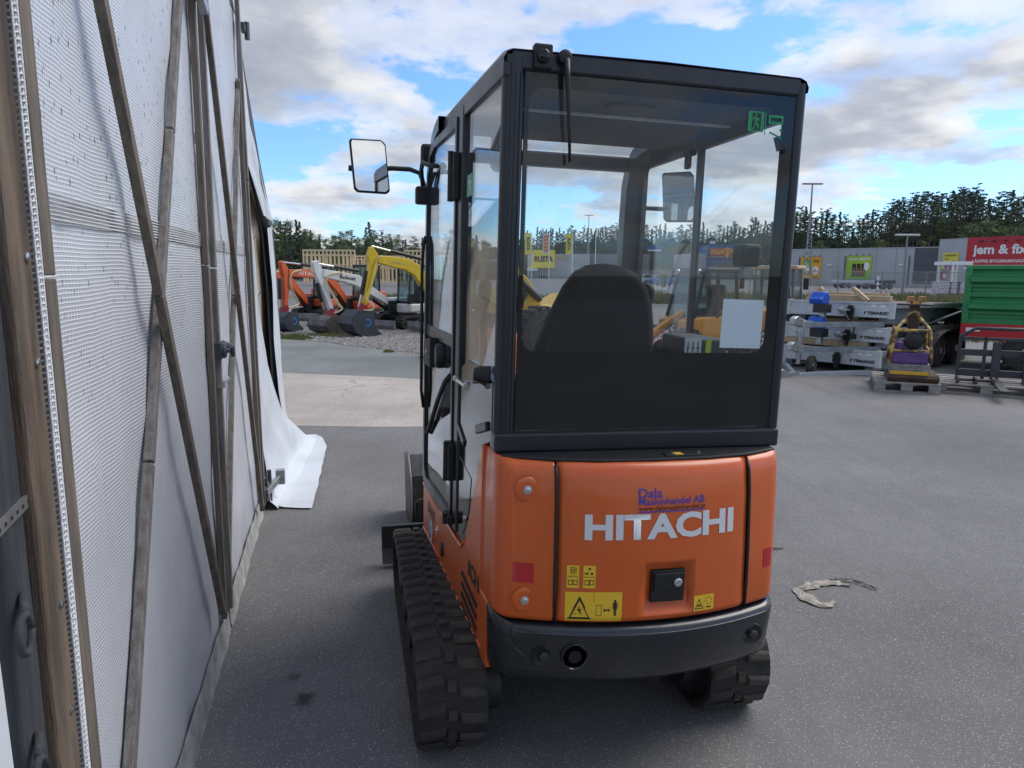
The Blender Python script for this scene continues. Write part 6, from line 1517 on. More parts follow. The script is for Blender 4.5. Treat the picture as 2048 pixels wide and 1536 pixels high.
# the side of the boom that faces the camera is the machine's left, so lettering runs from arm end to foot
digger('yellow boomed excavator with black cab and dark grey bucket on the gravel', (713, 18.0), (862, 19.4),
       dict(boom=[(0.0, 0.82), (0.06, 1.15), (0.20, 1.62), (0.36, 1.80), (0.55, 1.86), (0.74, 1.92)], arm=[(0.815, 2.22), (0.80, 2.02), (0.79, 1.80), (0.84, 1.40), (0.93, 0.72)],
            cyl=[((0.15, 1.95), (0.80, 2.24), 0.62, 'arm_cylinder'), ((0.88, 1.62), (0.985, 0.72), 0.66, 'bucket_cylinder'), ((0.02, 0.62), (0.24, 1.48), 0.7, 'boom_cylinder')],
            hose=[(0.70, 1.98), (0.77, 1.85), (0.86, 1.2), (0.92, 0.95), (0.82, 0.72), (0.86, 0.60), (0.95, 0.62)]),
       dict(boom=[0.10, 0.13, 0.16, 0.15, 0.13, 0.09], arm=[0.05, 0.18, 0.16, 0.12, 0.07]), M_yelx, M_blackm, M_blackm, M_bktg, text=('YANMAR', (0.62, 1.83), (0.38, 1.76), 0.07, mat('letter_pale', (0.45, 0.36, 0.12), 0.5)), body_text='E35z')
digger('white boomed excavator with black lettering and worn brown bucket', (656, 18.6), (776, 20.3),
       dict(boom=[(0.0, 0.72), (0.30, 1.05), (0.55, 1.36), (0.80, 1.46), (1.10, 1.56)], arm=[(1.20, 1.86), (1.17, 1.65), (1.12, 1.42), (1.05, 1.05), (0.97, 0.55)],
            cyl=[((0.52, 1.62), (1.16, 1.80), 0.6, 'arm_cylinder'), ((1.18, 1.30), (1.08, 0.62), 0.7, 'bucket_cylinder'), ((0.02, 0.52), (0.40, 0.98), 0.7, 'boom_cylinder')],
            hose=[(0.80, 1.56), (1.02, 1.50), (1.07, 1.30), (0.98, 1.0), (0.90, 0.75), (0.84, 0.60), (0.98, 0.50)]),
       dict(boom=[0.08, 0.11, 0.15, 0.12, 0.10], arm=[0.10, 0.15, 0.14, 0.11, 0.06]), M_whitex, M_blackm, M_whitex, M_bktw, text=('Bobcat', (0.86, 1.42), (0.60, 1.36), 0.10, M_blk), logo=False)
digger('orange excavator with pale lettering on its boom and dark bucket', (570, 19.4), (690, 22.0),
       dict(boom=[(0.0, 0.65), (0.18, 1.12), (0.34, 1.46), (0.60, 1.53), (0.98, 1.56)], arm=[(1.06, 1.86), (1.02, 1.66), (1.00, 1.45), (1.01, 1.1), (1.03, 0.60)],
            cyl=[((0.36, 1.72), (1.02, 1.84), 0.6, 'arm_cylinder'), ((1.09, 1.40), (1.10, 0.62), 0.7, 'bucket_cylinder'), ((0.02, 0.5), (0.22, 1.05), 0.7, 'boom_cylinder')],
            hose=[(0.80, 1.62), (0.95, 1.52), (0.97, 1.2), (0.90, 0.85), (0.86, 0.70), (0.95, 0.62), (1.05, 0.62)]),
       dict(boom=[0.09, 0.12, 0.15, 0.12, 0.09], arm=[0.06, 0.14, 0.14, 0.12, 0.07]), M_orange2, M_blackm, M_orange2, M_bktg, text=('HITACHI', (0.84, 1.50), (0.50, 1.46), 0.11, mat('letter_faded', (0.60, 0.40, 0.33), 0.5)))
digger('orange excavator with lowered boom standing between the tent and the white boom', (535, 21.5), (612, 23.5),
       dict(boom=[(0.0, 0.55), (0.25, 0.95), (0.55, 1.40), (0.85, 1.52), (1.0, 1.50)], arm=[(1.08, 1.70), (1.05, 1.5), (1.03, 1.3), (1.02, 1.0), (1.02, 0.6)],
            cyl=[((0.55, 1.6), (1.05, 1.68), 0.6, 'arm_cylinder'), ((0.02, 0.42), (0.35, 0.85), 0.7, 'boom_cylinder')], hose=[(0.8, 1.6), (1.0, 1.4), (1.02, 1.0), (1.0, 0.7), (1.02, 0.6)]),
       dict(boom=[0.09, 0.12, 0.14, 0.12, 0.09], arm=[0.06, 0.13, 0.13, 0.12, 0.07]), M_orange2, M_blackm, M_orange2, M_bktg, tilt=False, logo=False)

# ------------------------------------------------------------------ loaders seen through the cab
M_orl = mat('loader_orange', (0.62, 0.26, 0.03), 0.4, var=0.1, vscale=4)
def tyre(mb_parent, x, y, z, r, w, name='wheel'):
    o = empty(name, (0, 0, 0), 0, mb_parent)
    mb = MB(); mb.lathe((x, y - w / 2, z), (0, 1, 0), [(0, r * 0.6), (0.02, r * 0.92), (w * 0.2, r), (w * 0.8, r), (w - 0.02, r * 0.92), (w, r * 0.6)], 24); mb.build('tyre', M_rubberd, o, smooth=40)
    mb = MB(); mb.lathe((x, y - w / 2 - 0.004, z), (0, 1, 0), [(0, r * 0.15), (0.03, r * 0.55), (0.0, r * 0.6), (w + 0.008, r * 0.6), (w - 0.02, r * 0.5), (w + 0.008, r * 0.15)], 20); mb.build('rim', M_galvl, o, smooth=40)
    if w > 0.2:
        lg = MB()
        for k in range(18):
            a = k * 2 * math.pi / 18; lg.box((x + r * 0.93, y - w / 2, z - 0.03), (x + r * 1.03, y + w / 2, z + 0.03), Matrix.Rotation(a, 3, 'Y'), (x, y, z))
        lg.build('tyre_tread', M_rubberd, o)
    return o
def loader():
    p = sight(1405, 545, 13.4); t = thing('compact_loader', 'orange compact wheel loader with glazed cab and lifting arm seen through the cab', 'loader', (p.x, 13.4, 0), rad(205)); t.scale = (0.86, 0.86, 0.86)
    for x in (-0.75, 0.75):
        for y in (-0.52, 0.52): tyre(t, x, y, 0.36, 0.36, 0.26)
    part(MB().prism([(-1.15, 0.35), (-1.2, 0.95), (-0.95, 1.06), (-0.2, 1.06), (-0.2, 0.35)], 'y', -0.48, 0.48), 'engine_hood', M_orl, t, bevel=0.05)
    part(MB().prism([(-0.2, 0.4), (-0.2, 0.95), (0.45, 0.95), (0.75, 0.88), (0.8, 0.4)], 'y', -0.5, 0.5), 'chassis', M_orl, t, bevel=0.04)
    part(MB().box((0.1, -0.515, 0.45), (0.5, -0.50, 0.85)), 'side_grille', M_blackm, t)
    c = empty('cab', (0, 0, 0), 0, t)
    for x0, x1, y in ((-0.62, -0.55, 0.48), (-0.62, -0.55, -0.48), (0.55, 0.30, 0.46), (0.55, 0.30, -0.46), (-0.05, -0.05, 0.49), (-0.05, -0.05, -0.49)): part(MB().bar((x0, y, 0.93), (x1, y * 0.92, 1.88), 0.055, 0.055, up=(1, 0, 0)), 'cab_post', M_blackm, c)
    part(MB().prism([(-0.66, 1.88), (0.40, 1.88), (0.30, 1.98), (-0.58, 1.98)], 'y', -0.52, 0.52), 'cab_roof', M_blackm, c, bevel=0.03)
    for y in (-0.47, 0.47): part(MB().prism([(-0.60, 0.95), (0.53, 0.95), (0.30, 1.88), (-0.55, 1.88)], 'y', y - 0.004, y + 0.004), 'side_glass', G_far, c)
    part(MB().bar((0.545, 0, 0.95), (0.305, 0, 1.88), 0.9, 0.008, up=(1, 0, 0)), 'windscreen', G_far, c)
    s_ = part(MB().box((-0.40, -0.24, 0.95), (0.05, 0.24, 1.10)), 'seat', M_seat, c, bevel=0.04); part(MB().box((-0.48, -0.24, 1.05), (-0.36, 0.24, 1.62)), 'seat_back', M_seat, s_, bevel=0.04)
    for y in (-0.35, 0.35): part(MB().lathe((0.36, y, 1.90), (1, 0, 0), [(0, 0.05), (0.05, 0.06), (0.06, 0.002)], 14), 'work_lamp', M_galvl, c)
    ar_ = part(MB().bar((0.45, 0, 1.02), (1.75, 0, 0.30), 0.14, 0.18), 'lift_arm', M_orl, t, bevel=0.02)
    part(MB().bar((0.5, 0.12, 0.95), (1.6, 0.12, 0.28), 0.06, 0.08), 'tilt_cylinder', M_blackm, ar_)
    dk = part(MB().bar((0.60, 0.166, 0.87), (1.75, 0.166, 0.235), 0.03, 0.16), 'arm_plate', M_greyd, ar_)
    u0, u1 = Vector((0.80, 0.184, 0.70)), Vector((1.62, 0.184, 0.247)); 
    lettering('model_lettering', 'ER408T', M_white, dk, lambda u, v: u1 + (u0 - u1) * u + Vector((0.46, 0, 0.88)) * 0.10 * v, 0.03)
    part(MB().prism([(1.72, 0.05), (1.75, 0.5), (1.82, 0.5), (2.2, 0.05)], 'y', -0.65, 0.65), 'bucket', M_bktg, t, bevel=0.01)
    for y in (-0.62, 0.62):
        m_ = MB(); m_.tube([(0.38, y * 0.75, 1.80), (0.45, y * 1.2, 1.84)], 0.015, 6); m_.box((0.44, y * 1.2 - 0.06, 1.55), (0.49, y * 1.2 + 0.06, 1.84)); part(m_, 'side_mirror', M_blackm, c)
loader()
def tractor():
    p = sight(1552, 545, 15.5); t = thing('cab_tractor', 'small tractor with clear glazed cab behind the galvanised trailers', 'tractor', (p.x, 15.5, 0), rad(238)); t.scale = (0.88, 0.88, 0.88)
    for x, r in ((-0.6, 0.5), (0.85, 0.36)):
        for y in (-0.55, 0.55): tyre(t, x, y, r, r, 0.26)
    part(MB().prism([(0.2, 0.45), (0.2, 1.05), (1.2, 0.98), (1.3, 0.5)], 'y', -0.33, 0.33), 'engine_hood', M_orl, t, bevel=0.05)
    part(MB().box((-0.9, -0.4, 0.4), (0.25, 0.4, 0.95)), 'rear_body', M_blackm, t, bevel=0.04)
    for x, y in ((-0.75, -0.5), (-0.75, 0.5), (0.2, -0.48), (0.2, 0.48)): part(MB().bar((x, y, 0.9), (x * 0.9, y * 0.9, 1.92), 0.05, 0.05, up=(1, 0, 0)), 'cab_post', mat('cab_post_grey', (0.12, 0.13, 0.13), 0.5), t)
    part(MB().box((-0.85, -0.55, 1.92), (0.32, 0.55, 2.02)), 'cab_roof', mat('roof_beige', (0.42, 0.30, 0.20), 0.6), t, bevel=0.03)
    for y in (-0.48, 0.48): part(MB().box((-0.72, y - 0.004, 0.95), (0.18, y + 0.004, 1.90)), 'side_glass', G_far, t)
    part(MB().box((0.196, -0.46, 0.95), (0.204, 0.46, 1.90)), 'windscreen', G_far, t)
    s_ = part(MB().box((-0.55, -0.24, 0.95), (-0.1, 0.24, 1.08)), 'seat', M_seat, t, bevel=0.04); part(MB().box((-0.62, -0.24, 1.05), (-0.52, 0.24, 1.5)), 'seat_back', M_seat, s_, bevel=0.04)
    for y in (-0.75, 0.75): part(MB().box((0.2, y - 0.06, 1.45), (0.25, y + 0.06, 1.72)), 'side_mirror', M_blackm, t, bevel=0.015)
    part(MB().lathe((-0.1, 0, 2.02), (0, 0, 1), [(0, 0.05), (0.1, 0.05), (0.13, 0.02), (0.13, 0.002)], 14), 'beacon', M_orl, t)
tractor()
def big_loader():
    p = sight(1085, 545, 13.5); t = thing('wheel_loader', 'yellow wheel loader with raised linkage seen past the operator seat', 'loader', (p.x + 0.25, 13.8, 0), rad(215))
    M_cy = mat('loader_yellow', (0.56, 0.36, 0.04), 0.45, var=0.15, vscale=3)
    for x in (-1.0, 0.9):
        for y in (-0.7, 0.7): tyre(t, x, y, 0.5, 0.5, 0.36)
    part(MB().prism([(-1.5, 0.5), (-1.5, 1.15), (-0.3, 1.2), (0.2, 1.0), (0.9, 0.95), (1.0, 0.5)], 'y', -0.5, 0.5), 'chassis', M_cy, t, bevel=0.05)
    part(MB().prism([(0.4, 1.0), (0.7, 1.45), (1.0, 1.72), (1.15, 1.70), (1.2, 1.5), (1.7, 0.75), (1.6, 0.5), (1.2, 0.9), (0.8, 0.95)], 'y', -0.16, 0.16), 'lift_arm', M_cy, t, bevel=0.03)
    part(MB().lathe((0.95, -0.2, 1.25), (0, 1, 0), [(0, 0.18), (0.4, 0.18)], 20), 'linkage_pivot', M_bktw, t, smooth=40)
    part(MB().cyl((0.5, 0.2, 1.1), (1.1, 0.2, 1.55), 0.06, n=12), 'tilt_cylinder', M_steeld, t, smooth=40)
    h_ = MB(); h_.tube([(0.6, -0.19, 1.2), (0.85, -0.21, 1.5), (1.1, -0.20, 1.35), (1.2, -0.19, 1.1)], 0.02, 6); part(h_, 'hose', M_blackm, t, smooth=180)
    part(MB().prism([(1.55, 0.05), (1.5, 0.8), (1.7, 0.9), (2.3, 0.05)], 'y', -1.0, 1.0), 'bucket', M_bktg, t, bevel=0.01)
    part(MB().prism([(1.05, 1.70), (1.2, 1.85), (1.45, 1.80), (1.4, 1.5), (1.2, 1.45)], 'y', -0.3, 0.3), 'coupler', M_steeld, t, bevel=0.02)
big_loader()
def car(px, Y, col, name, label, rz=0.0):
    p = sight(px, 545, Y); t = thing('parked_car', label, 'car', (p.x, Y, 0), rz, 'cars in the far car park')
    m = mat(name, col, 0.3, coat=0.5)
    part(MB().prism([(-2.1, 0.3), (-2.15, 0.75), (-1.9, 0.92), (-1.5, 0.98), (0.9, 0.95), (1.9, 0.82), (2.1, 0.6), (2.1, 0.3)], 'y', -0.85, 0.85), 'body', m, t, bevel=0.06)
    part(MB().prism([(-1.7, 0.96), (-1.2, 1.42), (0.2, 1.46), (0.95, 0.96)], 'y', -0.72, 0.72), 'windows', M_blackg, t, bevel=0.05)
    part(MB().box((-1.15, -0.68, 1.42), (0.15, 0.68, 1.48)), 'roof', m, t, bevel=0.03)
    for x in (-1.3, 1.3):
        for y in (-0.8, 0.8): tyre(t, x, y, 0.31, 0.31, 0.2)
car(1328, 95, (0.03, 0.10, 0.35), 'car_blue', 'dark blue car in the far car park behind the orange loader', 0.3)
car(1305, 100, (0.62, 0.63, 0.64), 'car_white', 'white car in the far car park beside the blue car', 0.2)
car(1345, 110, (0.30, 0.33, 0.36), 'car_grey', 'grey car in the far car park behind the blue car', 0.1)

# ------------------------------------------------------------------ stacked galvanised trailers
M_zinc = mat('galvanised_panel', (0.56, 0.59, 0.61), 0.45, metal=0.2, col2=(0.42, 0.46, 0.48), vscale=7, thr=(0.38, 0.66))
M_zincd = mat('galvanised_chassis', (0.25, 0.28, 0.30), 0.5, metal=0.2, var=0.25, vscale=6)
M_ply = mat('plywood_deck', (0.16, 0.12, 0.09), 0.8, var=0.2, vscale=4)
M_beam = mat('pale_beam', (0.52, 0.40, 0.25), 0.8, col2=(0.38, 0.28, 0.17), vscale=4, stretch=(1, 6, 6))
M_bluec = mat('blue_plastic', (0.012, 0.085, 0.48), 0.35)
M_refr = mat('rear_reflector', (0.22, 0.02, 0.03), 0.4)
TR_C, TR_A = Vector((6.02, 11.35, 0)), rad(40)
def trailer(z, back, label, jockey, wheels, tilt):
    """x runs to the tail, y to the left front end of the nose panel"""
    loc = TR_C + Vector((math.cos(TR_A), math.sin(TR_A), 0)) * back
    t = thing('flat_trailer', label, 'trailer', (loc.x, loc.y, 0), TR_A, 'stacked galvanised trailers')
    w, L, hp = 1.78, 4.4, 0.25
    K = Matrix.Translation((0, 0, z)) @ Matrix.Rotation(rad(tilt), 4, 'Y')
    def B(): return MB(K)
    f_ = part(B().box((-0.03, 0.0, 0.0), (0.0, w, hp)), 'nose_panel', M_zinc, t, bevel=0.006)
    part(B().box((-0.045, 0.0, hp - 0.03), (0.02, w, hp)), 'nose_rim', M_zinc, t)
    part(B().box((-0.04, -0.02, -0.01), (0.04, 0.05, hp + 0.012)), 'corner_post', M_zinc, t)
    part(B().box((-0.04, w - 0.05, -0.01), (0.04, w + 0.02, hp + 0.012)), 'corner_post', M_zinc, t)
    part(B().box((0.0, -0.012, hp - 0.09), (L, 0.02, hp - 0.005)), 'side_rail', M_zincd, t, bevel=0.004); part(B().box((0.0, w - 0.02, hp - 0.09), (L, w + 0.012, hp - 0.005)), 'side_rail', M_zincd, t)
    part(B().box((0.02, 0.02, hp - 0.05), (L, w - 0.02, hp - 0.03)), 'deck', M_ply, t)
    part(B().box((0.1, 0.14, -0.10), (L - 0.2, 0.26, hp - 0.06)), 'chassis_beam', M_zincd, t); part(B().box((0.1, w - 0.26, -0.10), (L - 0.2, w - 0.14, hp - 0.06)), 'chassis_beam', M_zincd, t)
    part(B().box((L - 0.75, -0.016, hp - 0.085), (L - 0.05, -0.0125, hp - 0.015)), 'rear_reflector', M_refr, t)
    for x in (0.8, 2.0): part(B().box((x, -0.016, hp - 0.06), (x + 0.06, -0.0125, hp - 0.035)), 'side_marker', M_orl, t)
    # drawbar in V shape
    for y0 in (0.15, w - 0.15): part(B().bar((0.05, y0, -0.10), (-0.95, w / 2, -0.13), 0.05, 0.08), 'drawbar', M_zinc if wheels else M_zincd, t)
    part(B().box((-1.25, w / 2 - 0.05, -0.17), (-0.9, w / 2 + 0.05, -0.07)), 'coupling_tube', M_zincd, t)
    ch = part(B().prism([(-1.50, -0.12), (-1.25, -0.15), (-1.22, -0.04), (-1.4, 0.02), (-1.5, -0.02)], 'y', w / 2 - 0.05, w / 2 + 0.05), 'coupling_head', M_galvl, t, bevel=0.015)
    so_ = B(); so_.box((-0.09, 0.60, 0.02), (-0.031, 0.72, 0.15)); so_.box((-0.10, 0.62, 0.13), (-0.04, 0.69, 0.19)); so_.box((-0.08, 0.62, -0.07), (-0.035, 0.70, 0.03)); part(so_, 'socket_holder', M_blackp, t, bevel=0.01)
    for y, wd in ((0.10, 0.10), (0.26, 0.07)): part(B().box((-0.034, y, hp - 0.075), (-0.031, y + wd, hp - 0.04)), 'maker_plate', M_white, t)
    lettering('maker_lettering', 'TEMARED', M_blk, f_, lambda u, v: K @ Vector((-0.0325, 0.40 - 0.36 * u, 0.05 + 0.05 * v)), 0.05)
    lettering('maker_lettering', 'F', M_blk, f_, lambda u, v: K @ Vector((-0.0325, 0.445 - 0.03 * u, 0.05 + 0.05 * v)), 0.08)
    if jockey == 'blue':
        wn2 = part(B().prism([(-0.62, 0.20), (-0.36, 0.20), (-0.34, 0.32), (-0.42, 0.40), (-0.54, 0.40), (-0.60, 0.32), (-0.66, 0.28)], 'y', w / 2 - 0.02, w / 2 + 0.20), 'winch_cover', M_bluec, t, bevel=0.02)
        part(B().box((-0.60, w / 2 - 0.06, 0.06), (-0.36, w / 2 + 0.14, 0.20)), 'winch_bracket', M_blackm, t); part(B().box((-0.52, w / 2 - 0.02, -0.05), (-0.44, w / 2 + 0.06, 0.10)), 'winch_post', M_galvl, t)
        sb_ = B(); sb_.prism([(-0.30, 0.05), (-0.22, 0.05), (-0.20, 0.14), (-0.26, 0.17), (-0.32, 0.12)], 'y', w / 2 - 0.22, w / 2 - 0.16); sb_.box((-0.3, w / 2 - 0.26, 0.1), (-0.12, w / 2 - 0.12, 0.13)); part(sb_, 'hand_brake', M_galvl, t)
        cb_ = B(); cb_.tube([(-0.30, w / 2 - 0.25, 0.08), (-0.34, w / 2 - 0.35, -0.05), (-0.22, w / 2 - 0.40, -0.16), (-0.20, w / 2 - 0.38, -0.30)], 0.012, 6); cb_.box((-0.24, w / 2 - 0.42, -0.36), (-0.17, w / 2 - 0.34, -0.27)); part(cb_, 'trailer_plug', M_blackp, t)
    if wheels:
        for x in (2.0, 2.72):
            for y in (-0.10, w + 0.10): tyre(t, x, y, 0.29, 0.29, 0.17)
        for y in (-0.20, w + 0.02): 
            fd = MB(); P0 = [(2.36 + 0.78 * math.cos(rad(a)), 0.22 + 0.42 * math.sin(rad(a))) for a in range(0, 181, 15)]; P1 = [(2.36 + 0.75 * math.cos(rad(a)), 0.22 + 0.39 * math.sin(rad(a))) for a in range(0, 181, 15)]
            ring_prism(fd, P0 + [(1.6, 0.21)], P1 + [(1.62, 0.21)], 'y', y, y + 0.18); part(fd, 'mudguard', M_blackp, t)
    else:
        for x in (2.0, 2.72): tyre(t, x, 0.10, z - 0.20, 0.13, 0.09); tyre(t, x, w - 0.10, z - 0.20, 0.13, 0.09)
        mgd = B(); mgd.prism([(3.0, -0.45), (3.35, -0.45), (3.33, -0.1), (3.15, 0.12), (2.8, 0.14), (2.9, 0.02)], 'y', -0.05, 0.12); part(mgd, 'mudguard', M_blackp, t)
        part(B().box((3.12, -0.054, -0.20), (3.22, -0.0505, -0.10)), 'mudguard_label', M_white, t)
    return t
trailer(0.90, 0.10, 'topmost galvanised flat trailer of the stack with pale beams on it', 'blue', False, 1.2)
trailer(0.50, 0.05, 'middle galvanised flat trailer of the stack between two beam layers', 'blue', False, 1.2)
T3 = trailer(0.14, -0.25, 'lowest galvanised flat trailer standing on its tandem wheels', 'plain', True, -0.8)
jk = MB(); jk.cyl((-0.75, 0.95, 0.16), (-0.75, 0.95, 0.62), 0.04, n=12); jk.cyl((-0.75, 0.95, 0.62), (-0.75, 0.95, 0.70), 0.06, n=12); part(jk, 'jockey_tube', M_galvl, T3, smooth=40)
tyre(T3, -0.62, 0.80, 0.15, 0.15, 0.08, 'jockey_wheel')
def beam(a, z, y, l, w, h, rz, label, g):
    loc = TR_C + Vector((math.cos(TR_A) * a - math.sin(TR_A) * y, math.sin(TR_A) * a + math.cos(TR_A) * y, 0))
    o = MB().box((-w / 2, -l / 2, 0), (w / 2, l / 2, h)).build('timber_beam', M_beam, bevel=0.006); o.location = (loc.x, loc.y, z); o.rotation_euler = (0, 0, TR_A + rz)
    tag(o, label, 'beam', g)
beam(0.42, 1.145, 0.85, 1.35, 0.12, 0.10, 0, 'long pale beam lying across the nose of the topmost trailer', 'timber on the trailers')
beam(0.72, 1.145, 1.25, 0.60, 0.10, 0.14, 0, 'upright block beside the long beam on the topmost trailer, winch end', 'timber on the trailers'); beam(0.72, 1.145, 0.55, 0.42, 0.10, 0.14, 0, 'upright block beside the long beam on the topmost trailer, lettering end', 'timber on the trailers')
beam(0.40, 0.745, 0.95, 1.40, 0.12, 0.10, 0, 'long beam lying across the nose of the middle trailer', 'timber on the trailers'); beam(0.70, 0.745, 0.45, 0.50, 0.10, 0.13, 0, 'short block behind the long beam on the middle trailer', 'timber on the trailers')
beam(0.05, 0.39, 1.05, 1.45, 0.14, 0.105, 0, 'thick long beam on the nose of the lowest trailer', 'timber on the trailers'); beam(0.20, 0.39, 1.05, 1.40, 0.10, 0.15, 0, 'second beam behind the thick one on the lowest trailer', 'timber on the trailers')
for k, (y, lb) in enumerate(((1.42, 'short offcut leaning on the long beam near the blue winch'), (0.62, 'short offcut leaning on the long beam near the black lettering'))):
    loc = TR_C + Vector((math.cos(TR_A) * 0.30 - math.sin(TR_A) * y, math.sin(TR_A) * 0.30 + math.cos(TR_A) * y, 1.155))
    o = MB().box((-0.04, -0.17, -0.035), (0.04, 0.17, 0.035)).build('timber_offcut', M_beam, bevel=0.005); o.location = loc + Vector((0, 0, 0.10)); o.rotation_euler = Euler((rad(38 if k else -38), 0, TR_A)); tag(o, lb, 'offcut', 'offcuts on the top trailer')
for px, Y in ((1822, 14.0), (1845, 14.0)):
    p = sight(px, 595, Y); o = MB().box((-0.055, -0.05, 0), (0.055, 0.05, 0.12)).build('wood_block', M_orl if False else mat('orange_wood', (0.48, 0.26, 0.10), 0.8, var=0.2, vscale=5), bevel=0.01); o.location = (p.x, Y, 1.06); tag(o, 'small orange brown block standing on the top trailer deck', 'block', 'blocks on the top trailer deck')
# far small trailers by the grey store
for px, Y, ln, lb in ((1682, 84, 3.4, 'long flat trailer with railing parked by the grey store wall'), (1728, 80, 2.2, 'small trailer parked between the banner and the store door'), (1762, 79, 2.4, 'small dark trailer parked before the store door')):
    p = sight(px, 560, Y); t = thing('parked_trailer', lb, 'trailer', (p.x, Y, 0), 0.1, 'trailers by the grey store')
    part(MB().box((-ln / 2, -0.8, 0.45), (ln / 2, 0.8, 0.62)), 'bed', M_zincd, t); part(MB().box((-ln / 2, -0.82, 0.62), (ln / 2, -0.78, 0.95)), 'side_board', M_zinc if px != 1762 else M_blackm, t); part(MB().bar((-ln / 2, 0, 0.45), (-ln / 2 - 1.2, 0, 0.4), 0.08, 0.08), 'drawbar', M_zincd, t)
    for x in (-0.1, 0.6): tyre(t, x, -0.75, 0.3, 0.3, 0.2); tyre(t, x, 0.75, 0.3, 0.3, 0.2)

# ------------------------------------------------------------------ pallets, plate compactor, forks
M_palw = mat('weathered_pallet', (0.36, 0.34, 0.31), 0.85, col2=(0.20, 0.185, 0.165), vscale=5, stretch=(1, 5, 5), bump=0.3, bscale=30)
def pallet(loc, rz, w, d, label):
    t = thing('wooden_pallet', label, 'pallet', loc, rz)
    for k in range(5): part(MB().box((0, k * (d - 0.14) / 4, 0.122), (w, k * (d - 0.14) / 4 + 0.135, 0.144)), 'top_board', M_palw, t, bevel=0.003)
    for x in (0, w / 2 - 0.07, w - 0.14):
        part(MB().box((x, 0, 0.10), (x + 0.14, d, 0.122)), 'cross_board', M_palw, t); 
        for y in (0, d / 2 - 0.05, d - 0.10): part(MB().box((x, y, 0.022), (x + 0.14, y + 0.10, 0.10)), 'block', M_palw, t, bevel=0.004)
    for y in (0, d / 2 - 0.05, d - 0.10): part(MB().box((0, y, 0.0), (w, y + 0.10, 0.022)), 'skid_board', M_palw, t)
    return t
PA = pallet((5.02, 9.72, 0), rad(-24), 0.80, 1.1, 'weathered grey pallet under the yellow plate compactor')
PB = pallet((5.80, 9.62, 0), rad(-27), 1.20, 1.0, 'weathered grey pallet under the black pallet forks')
M_yc = mat('chipped_yellow', (0.55, 0.38, 0.08), 0.6, col2=(0.12, 0.07, 0.04), vscale=9, thr=(0.44, 0.56)); M_pc = mat('compactor_purple', (0.11, 0.05, 0.19), 0.5, var=0.25, vscale=8)
M_rust = mat('rusty_plate', (0.11, 0.06, 0.035), 0.85, col2=(0.04, 0.03, 0.025), vscale=9, bump=0.4); M_grime = mat('grimy_grey', (0.26, 0.26, 0.255), 0.6, col2=(0.12, 0.11, 0.10), vscale=9)
CP = thing('plate_compactor', 'rusty yellow and purple vibrating plate compactor on a pallet', 'compactor', (5.60, 9.92, 0.146), rad(-24))
part(MB().prism([(-0.40, 0.06), (-0.36, 0.0), (0.36, 0.0), (0.42, 0.07), (0.36, 0.10), (-0.36, 0.10)], 'x', -0.29, 0.33), 'base_plate', M_rust, CP, bevel=0.008)
part(MB().box((-0.27, -0.37, 0.10), (0.20, -0.33, 0.145)), 'yellow_lip', mat('lip_yellow', (0.62, 0.36, 0.02), 0.5), CP, bevel=0.004)
part(MB().prism([(-0.28, -0.33), (0.22, -0.33), (0.24, 0.30), (-0.26, 0.30)], 'z', 0.10, 0.24), 'exciter_housing', M_grime, CP, bevel=0.015)
part(MB().prism([(-0.25, -0.30), (0.19, -0.30), (0.21, 0.26), (-0.23, 0.26)], 'z', 0.245, 0.40), 'purple_guard', M_pc, CP, bevel=0.015)
part(MB().box((-0.16, -0.20, 0.40), (0.12, 0.18, 0.58)), 'engine_block', M_grime, CP, bevel=0.02); part(MB().lathe((0.0, -0.22, 0.56), (0, -1, 0), [(-0.02, 0.12), (0.03, 0.12), (0.05, 0.09), (0.05, 0.002)], 20), 'recoil_starter', M_blackm, CP, smooth=40)
part(MB().box((-0.18, -0.05, 0.56), (0.15, 0.2, 0.68)), 'fuel_tank', M_blackm, CP, bevel=0.03); part(MB().lathe((-0.17, -0.24, 0.47), (0, 0, 1), [(-0.05, 0.05), (0.06, 0.06), (0.08, 0.03)], 14), 'air_filter', M_pc, CP, smooth=40)
for sx in (-0.25, 0.20):
    fr_ = MB(); fr_.tube([(sx * 1.12, -0.30, 0.24), (sx * 1.05, -0.29, 0.45), (sx * 0.9, -0.27, 0.70), (sx * 0.8, -0.20, 0.74), (sx * 0.35, 0.0, 0.86)], 0.022, 8); part(fr_, 'cage_bar', M_yc, CP, smooth=180)
    fr_ = MB(); fr_.tube([(sx * 1.12, 0.26, 0.24), (sx * 1.0, 0.24, 0.50), (sx * 0.9, 0.20, 0.72), (sx * 0.8, 0.10, 0.74)], 0.020, 8); part(fr_, 'cage_bar', M_yc, CP, smooth=180)
    fr_ = MB(); fr_.tube([(sx * 0.9, -0.27, 0.70), (sx * 0.9, 0.20, 0.72)], 0.018, 8); fr_.tube([(sx * 1.08, -0.29, 0.40), (sx * 1.05, 0.25, 0.44)], 0.014, 8); part(fr_, 'cage_bar', M_yc, CP, smooth=180)
fr_ = MB(); fr_.tube([(-0.225, -0.27, 0.70), (0.18, -0.27, 0.70)], 0.02, 8); fr_.tube([(-0.27, -0.29, 0.42), (0.21, -0.29, 0.42)], 0.016, 8); fr_.tube([(-0.08, 0, 0.86), (-0.05, 0.0, 0.92), (0.0, 0, 0.94), (0.04, 0, 0.92), (0.07, 0, 0.86)], 0.022, 8); part(fr_, 'cage_bar', M_yc, CP, smooth=180)
hn = MB(); hn.box((-0.06, 0.12, 0.60), (0.08, 0.24, 1.02)); hcol = part(hn, 'handle_column', M_rust, CP, bevel=0.015)
